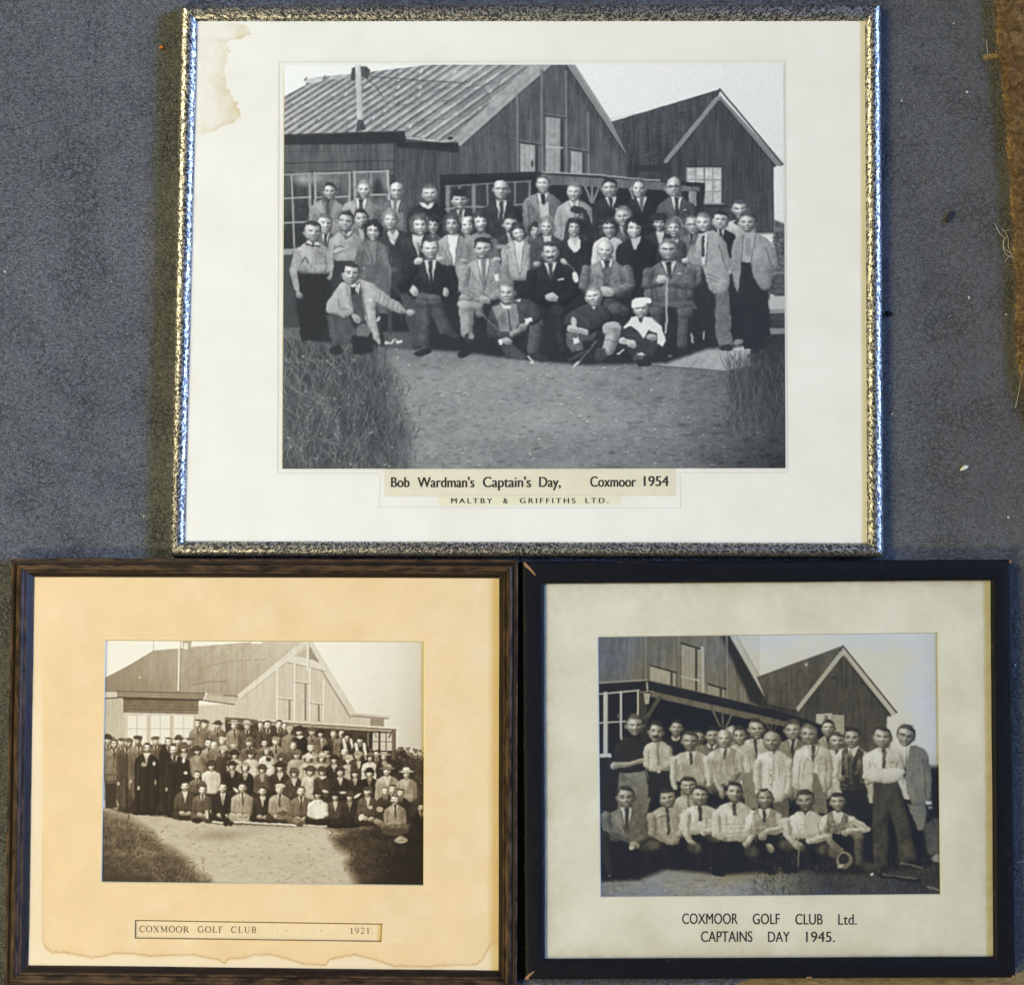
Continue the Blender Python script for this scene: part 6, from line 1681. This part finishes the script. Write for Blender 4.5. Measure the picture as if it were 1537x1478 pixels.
    c.region([(1386, 1240), (1400, 1228), (1418, 1230), (1418, 1296), (1392, 1280)], 84 + 20 * vnoise(H, W, 10, 15, 3), 2.5); Ln([(1388, 1242), (1392, 1214), (1402, 1240)], 1.6, 40); E(1408, 1288, 10, 6, 150, 0, 1.4)
    # front row, crouching
    def crouch(x, y, h, v, w, kind, tie, yb, **k):
        B(x, y + 0.52 * h, w, yb, v, kind, k.pop('shirt', 200), tie, skin=126, tex=k.pop('tex', 12), vd=k.pop('vd', None))
        Hd(x, y, h, k.pop('hair', 44), k.pop('skin', 156), k.pop('style', 'm'), k.pop('look', 0.1), smile=k.pop('smile', 1), gl=k.pop('gl', 0))
    crouch(1033, 1179, 27, 172, 24, 'shirt', 110, 1240, smile=2)
    crouch(940, 1196, 33, 112, 34, 'jacket', 44, 1262, vd=44, smile=2); Lb([(910, 1225), (912, 1246), (950, 1262)], 17, 110, 11); Lb([(970, 1225), (974, 1252), (955, 1264)], 14, 92, 10); Hn(952, 1267, 8, 170, 0.2); E(947, 1271, 4, 3.4, 192); Lb([(906, 1256), (916, 1310)], 18, 46, 12, 5); E(914, 1313, 8, 4, 26)
    crouch(1002, 1197, 29, 168, 28, 'shirt', 48, 1258, smile=0, vd=44); Lb([(978, 1226), (980, 1248), (1002, 1262)], 13, 166, 10); Lb([(1024, 1226), (1026, 1246), (1010, 1260)], 12, 160, 9); Hn(1012, 1262, 8, 168, -0.4); E(978, 1268, 15, 7, 104, -0.3, 3.5, 0.8); Ln([(988, 1226), (998, 1225)], 2, 110)
    crouch(1051, 1193, 29, 204, 30, 'shirt', 46, 1252, smile=1, vd=26); Lb([(1030, 1222), (1030, 1250), (1036, 1262)], 13, 200, 9); Lb([(1076, 1222), (1078, 1244), (1056, 1250)], 12, 198, 8); E(1043, 1272, 10, 8, 112, 0.4, 3.0, 0.8); E(1072, 1256, 10, 6, 104, 0, 3, 0.7); Hn(1040, 1264, 6, 170, 0.8)
    crouch(1102, 1188, 31, 200, 32, 'shirt', 44, 1262, smile=0, vd=22, skin=166); 
    for y in (1237, 1243, 1250, 1256): Ln([(1084, y), (1124, y)], 1.2, 150, 0.9, 0.7)
    Lb([(1130, 1222), (1134, 1246), (1122, 1264)], 12, 196, 8); Lb([(1076, 1225), (1078, 1250), (1086, 1256)], 12, 198, 8); Hn(1120, 1268, 7, 178, 0.9); E(1128, 1277, 10, 8, 100, 0.2, 3, 0.8); Hn(1086, 1258, 6, 170, 0.3)
    crouch(1148, 1198, 30, 202, 29, 'vest', (38, 132), 1252, smile=1, style='rec', skin=140); Lb([(1174, 1232), (1172, 1242), (1150, 1248)], 9, 190, 7); Hn(1145, 1254, 8, 168, -0.5); Hn(1156, 1272, 7.4, 178, 0.9); E(1180, 1268, 11, 7, 108, 0.2, 3, 0.8)
    crouch(1209, 1201, 32, 202, 32, 'shirt', None, 1258, smile=1, skin=132); Lb([(1180, 1232), (1184, 1254), (1196, 1268)], 13, 196, 9); Lb([(1240, 1232), (1244, 1256), (1214, 1262)], 13, 196, 9); Hn(1199, 1270, 9, 172, 0.3); Ln([(1198, 1256), (1198, 1312)], 1.8, 140); E(1238, 1274, 12, 8, 106, 0.1, 3, 0.8)
    crouch(1257, 1203, 28, 200, 26, 'vest', (190, 104), 1250, smile=0); P([(1252, 1220), (1266, 1220), (1260, 1236)], 200); Lb([(1280, 1230), (1302, 1244), (1272, 1246)], 10, 200, 8); Hn(1267, 1250, 6, 190, 1.0); Lb([(1288, 1254), (1290, 1294)], 16, 84, 12); E(1286, 1252, 10, 6, 120, 0.2, 2.5, 0.8)
    Lb([(1246, 1262), (1262, 1276)], 11, 150, 9); E(1252, 1278, 9, 8, 110, 0.3, 2.5, 0.8); E(1268, 1291, 12, 13, 150, 0, 0.9, 1, vol=40); E(1267, 1289, 8, 8, 46, 0.2, 1.4); E(1262, 1299, 5, 2.4, 196, -0.4, 1.2)
    E(1306, 1300, 14, 8, 84, 0, 5, 0.7); E(1308, 1312, 2.4, 2, 226); Ln([(1320, 1312), (1350, 1316), (1380, 1322)], 7, 28); Ln([(1326, 1311), (1376, 1318)], 1.6, 120); Ln([(1352, 1296), (1384, 1300)], 2.2, 150, 0.8, 0.7); Ln([(1392, 1330), (1412, 1336)], 3, 130, 0.9, 0.8)
    for kx in (972, 996, 1040, 1066, 1088, 1124, 1150, 1182, 1206, 1240):
        Ln([(kx, 1272), (kx + c.rs.normal(0, 4), 1298)], 8, 40, 3.0, 0.6, 6)
    for k in range(14): E(c.rs.uniform(1000, 1240), c.rs.uniform(1296, 1308), 8, 4, 24, 0, 1.6, 0.8)
    E(1066, 1302, 2, 1.4, 110); E(1080, 1312, 3, 2.4, 120); E(1078, 1309, 11, 5, 22); E(1170, 1302, 2.4, 1.2, 110); E(914, 1313, 2, 1.2, 170)
    m = c.changed(before)
    c.warp(m * 0.62, 400)
    c.mottle(0.3 + 0.7 * m, 0.20, 420)
    c.blur(0.6)
    c.sharpen(0.6, 1.7)
    c.grain(2.0, seed=7)
    warm = tone_map(c.a, [(0, (16, 17, 22)), (40, (44, 42, 38)), (110, (112, 105, 86)), (160, (160, 152, 128)), (210, (208, 204, 186)), (255, (236, 233, 220))])
    cool = tone_map(c.a, [(0, (18, 20, 30)), (40, (42, 45, 54)), (110, (104, 108, 114)), (160, (152, 155, 160)), (210, (200, 204, 210)), (255, (232, 236, 242))])
    edge = np.minimum(np.minimum(XX - 897, 1412 - XX), np.minimum(YY - 950, 1346 - YY))
    m = np.clip(0.75 - edge / 80.0 + 0.75 * vnoise(H, W, 45, 77, 3), 0, 1)[..., None]
    m = np.maximum(m, np.clip((60 - c.a) / 50, 0, 0.9)[..., None])
    return c, warm * (1 - m) + cool * m
cC, rgbC = paint_c()
make_print('photographic_print', cC, expand(C_WIN, 3), ZCP, rgbC, frameC)

# ------------------------------------------------------------------ keylines, caption slips, lettering
def mat_ink(name, rgb):
    t = NT(name)
    n = t.noise(t.pos(), 2500, 2, 0.6)
    c = t.mix(1.0, alb(rgb), t.ramp(n, [(0.3, 0.75), (0.7, 1.35)]), 'MULTIPLY')
    t.pbsdf(c, 0.8, 0, 0.1)
    return t.m

def glyph_tris(text, offset=0.0, spacing=1.0):
    cu = bpy.data.curves.new('t', 'FONT')
    cu.body = text
    cu.size = 1.0
    cu.offset = offset
    cu.space_character = spacing
    cu.fill_mode = 'FRONT'
    ob = bpy.data.objects.new('t', cu)
    COL.objects.link(ob)
    dg = bpy.context.evaluated_depsgraph_get()
    me = bpy.data.meshes.new_from_object(ob.evaluated_get(dg))
    v = [tuple(p.co) for p in me.vertices]
    f = [tuple(p.vertices) for p in me.polygons]
    bpy.data.objects.remove(ob); bpy.data.curves.remove(cu); bpy.data.meshes.remove(me)
    return np.array(v), f

def lettering(words, z, mat, root_ob, part=None, bold=0.0, spacing=1.0):
    """words: (text, x0, x1, y_top, y_base) in picture coordinates; each word is a part fitted to its place"""
    hv, _ = glyph_tris('H')
    cap = hv[:, 1].max(); b0 = hv[:, 1].min()
    for (text, x0, x1, yt, yb) in words:
        v, f = glyph_tris(text, 0.0, spacing)
        lo, hi = v[:, 0].min(), v[:, 0].max()
        V, Fc = [], []
        for k, sx in enumerate((-bold, bold) if bold else (0.0,)):          # struck twice, as heavy type prints
            px = x0 + bold + (v[:, 0] - lo) / (hi - lo) * (x1 - x0 - 2 * bold) + sx
            py = yb - (v[:, 1] - b0) / (cap - b0) * (yb - yt)
            X, Y = world_xy(px, py, z + k * 1e-5)
            Fc += [tuple(i + len(V) for i in q) for q in f]
            V += list(zip(X, Y, [z + k * 1e-5] * len(X)))
        o = link('lettering', mesh('lettering', V, Fc), mat)
        adopt(o, root_ob) if part is None else sub_adopt(o, part, root_ob)

def sub_adopt(o, part, root):
    """parent o (world coordinates) to a part that itself hangs on root"""
    o.parent = part
    from mathutils import Matrix
    pw = root.matrix_basis @ part.matrix_parent_inverse @ part.matrix_basis
    o.matrix_parent_inverse = pw.inverted()
    return o

def stroke_poly(P, w):
    """flat ribbon of constant width along P (picture coordinates)"""
    P = np.array(P, float)
    d = np.gradient(P, axis=0)
    d /= np.linalg.norm(d, axis=1)[:, None] + 1e-9
    nrm = np.stack([-d[:, 1], d[:, 0]], 1) * w / 2
    return np.concatenate([P + nrm, (P - nrm)[::-1]])

def ribbons(name, strokes, z, mat):
    V, Fc, n = [], [], 0
    for P, w in strokes:
        P = np.array(P, float); k = len(P)
        w = np.broadcast_to(np.asarray(w, float), (k,))
        d = np.gradient(P, axis=0); d /= np.linalg.norm(d, axis=1)[:, None] + 1e-9
        nr = np.stack([-d[:, 1], d[:, 0]], 1) * w[:, None] / 2
        A = np.empty((2 * k, 2)); A[0::2] = P + nr; A[1::2] = P - nr
        X, Y = world_xy(A[:, 0], A[:, 1], z)
        V += list(zip(X, Y, [z] * len(X)))
        Fc += [(n + 2 * i, n + 2 * i + 1, n + 2 * i + 3, n + 2 * i + 2) for i in range(k - 1)]
        n += 2 * k
        z += 2e-7
    return link(name, mesh(name, V, Fc), mat)

INK = mat_ink('black_ink', (58, 56, 54))
INKC = mat_ink('blue_black_ink', (52, 54, 60))
INKB = mat_ink('faded_brown_ink', (104, 88, 66))
KEY = mat_ink('grey_keyline', (216, 213, 204))

# print 1: plate line round the photograph, caption slips
adopt(ribbons('plate_line', [([(419, 93), (1178.5, 92)], 1.2), ([(1178.5, 92), (1182.5, 709)], 1.2), ([(1182.5, 709), (1021, 709.5)], 1.0), ([(571, 710), (417, 710.5)], 1.2), ([(417, 710.5), (419, 93)], 1.4),
                       ([(571, 712), (569, 761)], 1.0), ([(569, 761), (1022, 762.5)], 1.0), ([(1022, 762.5), (1021, 711)], 1.0)], ZA + 0.00015, KEY), frameA)
SLIP = mat_simple('yellowed_paper', (234, 225, 198), 0.85, 0.1, 0.03, 90)
SLIP2 = mat_simple('pale_yellow_paper', (240, 233, 203), 0.85, 0.1, 0.03, 90)
slip1 = flat_quad('caption_slip', [(577, 703.8), (1014.5, 703.2), (1014.5, 743.5), (577, 745)], ZA + 0.0003, SLIP, frameA)
slip2 = flat_quad('caption_slip', [(658, 745.2), (932, 744.6), (932, 757.5), (658, 758.5)], ZA + 0.00025, SLIP2, frameA)
lettering([('Bob', 586.8, 615, 716, 731), ("Wardman's", 626.5, 712.4, 716, 731.2), ("Captain's", 724.6, 797.4, 715.6, 731), ('Day,', 809, 842, 715.6, 730.8),
                            ('Coxmoor', 885.7, 955, 715, 730.4), ('1954', 966, 1004, 714.4, 729.4)], ZA + 0.00036, INK, frameA, slip1, 0.62)
lettering([('MALTBY', 677, 739, 747.6, 755.2), ('&', 755, 762.4, 747.6, 755.2), ('GRIFFITHS', 780, 864, 747.4, 755), ('LTD.', 878.5, 913.5, 747.2, 754.8)], ZA + 0.00031, INK, frameA, slip2, 0.4, 1.45)

# print 3: two lines on the mount
lettering([('COXMOOR', 1023.8, 1107.5, 1370.3, 1386), ('GOLF', 1129.7, 1170.6, 1370.6, 1386.3), ('CLUB', 1193.6, 1235, 1371, 1386.8), ('Ltd.', 1258, 1286, 1371.2, 1387.2),
                        ('CAPTAINS', 1052, 1129.5, 1397, 1412.8), ('DAY', 1152.7, 1185.6, 1397.6, 1413), ('1945.', 1209.8, 1253.3, 1397.6, 1413)], ZC + 0.0001, INKC, frameC, None, 0.3)

# print 2: engraved roman capitals in the small window
def arc(cx, cy, rx, ry, a0, a1, n=14):
    a = np.radians(np.linspace(a0, a1, n))
    return [(cx + rx * math.cos(q), cy - ry * math.sin(q)) for q in a]
def roman(ch):
    """strokes in a unit box (x right, y up 0..1), each (points, thick)"""
    T, t, S = 0.17, 0.075, 0.06
    def ser(x, y, w=0.28): return ([(x - w / 2, y), (x + w / 2, y)], S)
    u = lambda P: [(a, 1 - b) for a, b in P]
    R = {
        'C': (0.78, [(u(arc(0.42, 0.5, 0.38, 0.48, 50, 310, 20)), [t + (T - t) * abs(math.sin(k / 19 * math.pi)) for k in range(20)]), ([(0.69, 0.66), (0.69, 0.94)], S), ([(0.69, 0.10), (0.69, 0.30)], S)]),
        'G': (0.86, [(u(arc(0.42, 0.5, 0.38, 0.48, 50, 315, 20)), [t + (T - t) * abs(math.sin(k / 19 * math.pi)) for k in range(20)]), ([(0.69, 0.66), (0.69, 0.94)], S), ([(0.70, 0.06), (0.70, 0.42)], T), ser(0.70, 0.43)]),
        'O': (0.86, [(u(arc(0.43, 0.5, 0.38, 0.48, 0, 360, 28)), [t + (T - t) * abs(math.cos(k / 27 * 2 * math.pi)) for k in range(28)])]),
        'X': (0.86, [([(0.12, 0.98), (0.72, 0.02)], T), ([(0.72, 0.98), (0.12, 0.02)], t), ser(0.12, 0.98), ser(0.72, 0.98), ser(0.12, 0.02), ser(0.72, 0.02)]),
        'M': (1.05, [([(0.16, 0.02), (0.16, 0.98)], t), ([(0.16, 0.98), (0.50, 0.08)], T), ([(0.50, 0.08), (0.84, 0.98)], t), ([(0.86, 0.98), (0.86, 0.02)], T), ser(0.16, 0.02), ser(0.86, 0.02), ser(0.10, 0.98, 0.2), ser(0.92, 0.98, 0.2)]),
        'R': (0.86, [([(0.18, 0.02), (0.18, 0.98)], T), (u(arc(0.36, 0.27, 0.26, 0.24, 90, -90, 12)), [t, t, .1, .13, .15, T, T, .15, .13, .1, t, t]), ([(0.18, 0.97), (0.37, 0.97)], t), ([(0.18, 0.49), (0.37, 0.49)], t), ([(0.40, 0.49), (0.76, 0.02)], T), ser(0.18, 0.02), ser(0.76, 0.02, 0.2), ser(0.12, 0.98, 0.2)]),
        'B': (0.78, [([(0.18, 0.02), (0.18, 0.98)], T), (u(arc(0.34, 0.26, 0.24, 0.24, 90, -90, 10)), 0.12), (u(arc(0.36, 0.74, 0.28, 0.24, 90, -90, 10)), 0.13), ([(0.18, 0.97), (0.36, 0.97)], t), ([(0.18, 0.51), (0.36, 0.51)], t), ([(0.18, 0.03), (0.38, 0.03)], t)]),
        'L': (0.68, [([(0.20, 0.02), (0.20, 0.98)], T), ([(0.10, 0.03), (0.64, 0.03)], t), ([(0.62, 0.02), (0.62, 0.28)], S), ser(0.20, 0.98)]),
        'F': (0.68, [([(0.20, 0.02), (0.20, 0.98)], T), ([(0.10, 0.97), (0.62, 0.97)], t), ([(0.61, 0.98), (0.61, 0.74)], S), ([(0.20, 0.52), (0.46, 0.52)], t), ser(0.20, 0.02)]),
        'U': (0.86, [([(0.20, 0.98), (0.20, 0.30)], T), ([(0.70, 0.98), (0.70, 0.30)], t), (u(arc(0.45, 0.70, 0.25, 0.27, 180, 360, 14)), [T, T, .15, .14, .12, .1, t, t, t, t, t, t, t, t]), ser(0.20, 0.98), ser(0.70, 0.98)]),
        '1': (0.55, [([(0.28, 0.02), (0.28, 0.98)], T), ser(0.28, 0.02, 0.34), ([(0.12, 0.86), (0.28, 0.97)], t)]),
        '9': (0.66, [(u(arc(0.33, 0.32, 0.24, 0.30, 0, 360, 20)), 0.11), ([(0.57, 0.66), (0.52, 0.34), (0.38, 0.12), (0.18, 0.02)], 0.12)]),
        '2': (0.66, [(u(arc(0.32, 0.28, 0.24, 0.27, 160, -30, 12)), 0.11), ([(0.52, 0.60), (0.12, 0.06)], 0.11), ([(0.10, 0.05), (0.60, 0.05)], 0.13)]),
        '.': (0.35, [([(0.10, 0.06), (0.24, 0.06)], 0.14)]),
    }
    return R[ch]
def roman_text(words, z, mat, part, root):
    for text, x0, x1, yt, yb, slope in words:
        gl = [roman(ch) for ch in text]
        gap = 0.16
        tot = sum(g[0] for g in gl) + gap * (len(gl) - 1)
        h = yb - yt
        k = (x1 - x0) / tot
        x = x0
        strokes = []
        for wd, st in gl:
            for P, w in st:
                strokes.append(([(x + a * k, yb - b * h + slope * (x - x0)) for a, b in P], np.asarray(w) * h))
            x += (wd + gap) * k
        sub_adopt(ribbons('lettering', strokes, z, mat), part, root)
SLIPB = mat_simple('cream_caption_card', (245, 219, 175), 0.85, 0.1, 0.04, 200)
capB = flat_quad('caption_card', expand(B_CAP, 3), ZBP, SLIPB, frameB)
roman_text([('COXMOOR', 209.5, 283.8, 1388.6, 1398.2, 0.012), ('GOLF', 297, 334.8, 1389.4, 1398.9, 0.012), ('CLUB', 347, 385.6, 1389.8, 1399.2, 0.012), ('1921.', 525, 560.5, 1391.6, 1400.4, 0.012)], ZBP + 0.00008, INKB, capB, frameB)
for st in [([(416.2, 1395), (417.6, 1395)], 1.2), ([(427.6, 1396), (429.2, 1396)], 1.5), ([(430.8, 1395), (432, 1395)], 1.0), ([(481.2, 1396.2), (482.8, 1396.2)], 1.6)]:
    sub_adopt(ribbons('leader_dot', [st], ZBP + 0.00008, INKB), capB, frameB)

# bare wood where the black and brown paint is chipped at the corners
CHIP = mat_simple('bare_orange_wood', (150, 116, 82), 0.8, 0.12, 0.5, 1600)
def chip(P, z, root, rail_ob):
    me = mesh('bare_wood_chip', [pt(a, b, z) for a, b in P], [tuple(range(len(P)))])
    o = link('bare_wood_chip', me, CHIP)
    sub_adopt(o, rail_ob, root)
    return o
zc = C_TOP + 0.0006
chip([(785, 844), (788, 843.6), (797, 853), (804, 862), (803, 864), (795, 856), (787, 849)], zc, frameC, railsC[0])
chip([(1514, 841), (1518.2, 840.6), (1518.4, 844), (1516, 845.5)], zc, frameC, railsC[0])
chip([(788.5, 1469.5), (787.6, 1467), (794, 1461), (803, 1456), (801, 1459), (795, 1465), (793, 1469.4)], zc, frameC, railsC[3])
chip([(1520, 1462), (1524.6, 1466), (1524.8, 1467.4), (1518, 1467.4)], zc, frameC, railsC[1])
chip([(1210, 1465.6), (1218, 1465), (1219, 1467.6), (1211, 1468)], zc, frameC, railsC[2])

# glass over each picture
flat_quad('glass_pane', expand(A_IN, 4), ZA + 0.0022, GLASS, frameA)
flat_quad('glass_pane', expand(B_IN, 4), ZB + 0.0012, GLASS, frameB)
flat_quad('glass_pane', expand(C_IN, 4), ZC + 0.0012, GLASS, frameC)

# ------------------------------------------------------------------ small litter on the carpet
def crumb(name, px, py, r, rgb, label, cat, group=None, flat=0.6, stretch=1.0, ang=0.0, seed=0):
    rs = np.random.default_rng(seed)
    import bmesh
    bm = bmesh.new()
    bmesh.ops.create_icosphere(bm, subdivisions=2, radius=1.0)
    for v in bm.verts:
        k = 1 + rs.normal(0, 0.13)
        x, y, z = v.co * k
        x *= stretch
        ca, sa = math.cos(ang), math.sin(ang)
        v.co = (r * (x * ca - y * sa), r * (x * sa + y * ca), r * flat * (z + 1.0))
    me = bpy.data.meshes.new(name)
    bm.to_mesh(me); bm.free()
    me.polygons.foreach_set('use_smooth', [True] * len(me.polygons))
    o = link(name, me, mat_simple(name + '_surface', rgb, 0.85, 0.15, 0.2, 1500))
    x, y, _ = pt(px, py, 0.0)
    o.location = (x, y, 0.0002)
    return tag(o, label, cat, group)
def tuft():
    rs = np.random.default_rng(31)
    n = 160
    x0, y0, _ = pt(1487, 86, 0.0)
    ox = rs.uniform(-0.0048, 0.0042, n); oy = rs.normal(0, 0.0010, n)
    base = np.column_stack([ox, oy + 0.12 * ox, 0.0006 + np.abs(rs.normal(0, 0.0009, n))])
    me = fibre_mesh('fibre_tuft', base, 0.0030, 0.00035, rs.choice([0.12, 3.26], n) + rs.normal(0, 0.35, n), 0.25, rs, 0.7, 3)
    o = link('fibre_tuft', me, mat_simple('golden_jute', (176, 146, 92), 0.9, 0.1, 0.45, 900))
    o.location = (x0, y0, 0.0)
    tag(o, 'short golden tuft of jute lying just off the brown rug', 'tuft')
tuft()
crumb('crumb', 243, 72, 0.0013, (205, 120, 40), 'orange crumb on the carpet beside the silver frame', 'crumb', None, 0.7, 1.3, 0.2, 2)
crumb('crumb', 1447, 702, 0.0016, (226, 222, 204), 'elongated white crumb on the carpet above the black frame', 'crumb', None, 0.6, 2.0, 0.5, 3)
for k, (x, y, r) in enumerate([(1451, 139, 0.0009), (1353, 152, 0.0007), (1454, 447, 0.0009), (1510, 472, 0.0006), (1339, 621, 0.0006), (1513, 776, 0.0008), (1431, 36, 0.0006), (216, 774, 0.0006), (8, 408, 0.0007), (168, 423, 0.0005), (1523, 998, 0.0008)]):
    where = ('beside the golden tuft', 'just right of the speckled silver frame', 'on the carpet strip by the loose threads', 'at the edge of the brown rug', "beside the silver frame's blue-lit side",
             'above the corner of the black frame', 'beside the upper rug edge', 'above the brown wooden frame', 'far out on open carpet', 'on the carpet left of the silver frame', 'beside the right rail of the black frame')[k]
    crumb('lint_speck', x, y, r, (215, 210, 196), 'tiny pale lint speck ' + where, 'lint', 'lint specks on the carpet', 0.7, 1.2, k, 10 + k)
crumb('wood_splinter', 783, 1031, 0.0011, (150, 112, 60), 'brown splinter caught in the gap between the two lower frames', 'splinter', None, 1.0, 3.4, 1.5, 5)
crumb('dark_fluff', 1425, 326, 0.0024, (44, 48, 54), 'dark fluff lying on the carpet between silver frame and rug', 'fluff', None, 0.4, 2.2, 1.0, 6)
crumb('dark_fluff', 1334, 471, 0.0020, (18, 19, 24), 'small black fluff touching the right side of the silver frame', 'fluff', None, 0.5, 1.6, -0.3, 7)

def thread(name, P, label, rgb=(196, 192, 182), r=0.00022, group=None):
    cu = bpy.data.curves.new(name, 'CURVE')
    cu.dimensions = '3D'
    cu.bevel_depth = r
    cu.bevel_resolution = 1
    sp = cu.splines.new('NURBS')
    sp.points.add(len(P) - 1)
    for q, (a, b, z) in zip(sp.points, P):
        x, y, zz = pt(a, b, z)
        q.co = (x, y, zz, 1)
    sp.use_endpoint_u = True
    sp.order_u = 3
    ob = bpy.data.objects.new(name, cu)
    COL.objects.link(ob)
    dg = bpy.context.evaluated_depsgraph_get()
    me = bpy.data.meshes.new_from_object(ob.evaluated_get(dg))
    bpy.data.objects.remove(ob)
    return tag(link(name, me, THREAD), label, 'thread', group)
THREAD = mat_simple('pale_thread', (196, 192, 182), 0.8, 0.2, 0.1)
z = 0.0008
TL = 'fine pale loose thread %s beside the brown rug edge'
TG = 'loose threads by the rug'
thread('loose_thread', [(1494, 336, z), (1500, 352, z), (1509, 356, z), (1505, 370, z), (1510, 384, z), (1520, 386, z)], TL % 'lying in an open zigzag', group=TG)
thread('loose_thread', [(1503, 343, z), (1514, 352, z), (1513, 372, z), (1519, 380, z), (1522, 390, z)], TL % 'lying in a shallow curve', group=TG)
thread('loose_thread', [(1508, 346, z), (1522, 345, z), (1526, 356, 0.002), (1524, 380, z), (1512, 386, z), (1508, 394, z)], TL % 'arching over into a wide loop', group=TG)
thread('loose_thread', [(1512, 354, z), (1504, 362, z), (1508, 376, z), (1521, 382, 0.002)], TL % 'curling back in a small hook', group=TG)
thread('hair_strand', [(1537, 548, 0.003), (1532, 572, 0.0015), (1528, 596, z), (1524, 612, z)], 'long pale hair lying on the carpet below the brown rug')
thread('wool_end', [(1481, 60, z), (1482, 70, z), (1482, 82, z)], 'short white wool end above the golden tuft')
thread('hair_strand', [(1526, 1294, z), (1533, 1292, z), (1548, 1291, z)], 'pale hair sticking out beside the black frame')
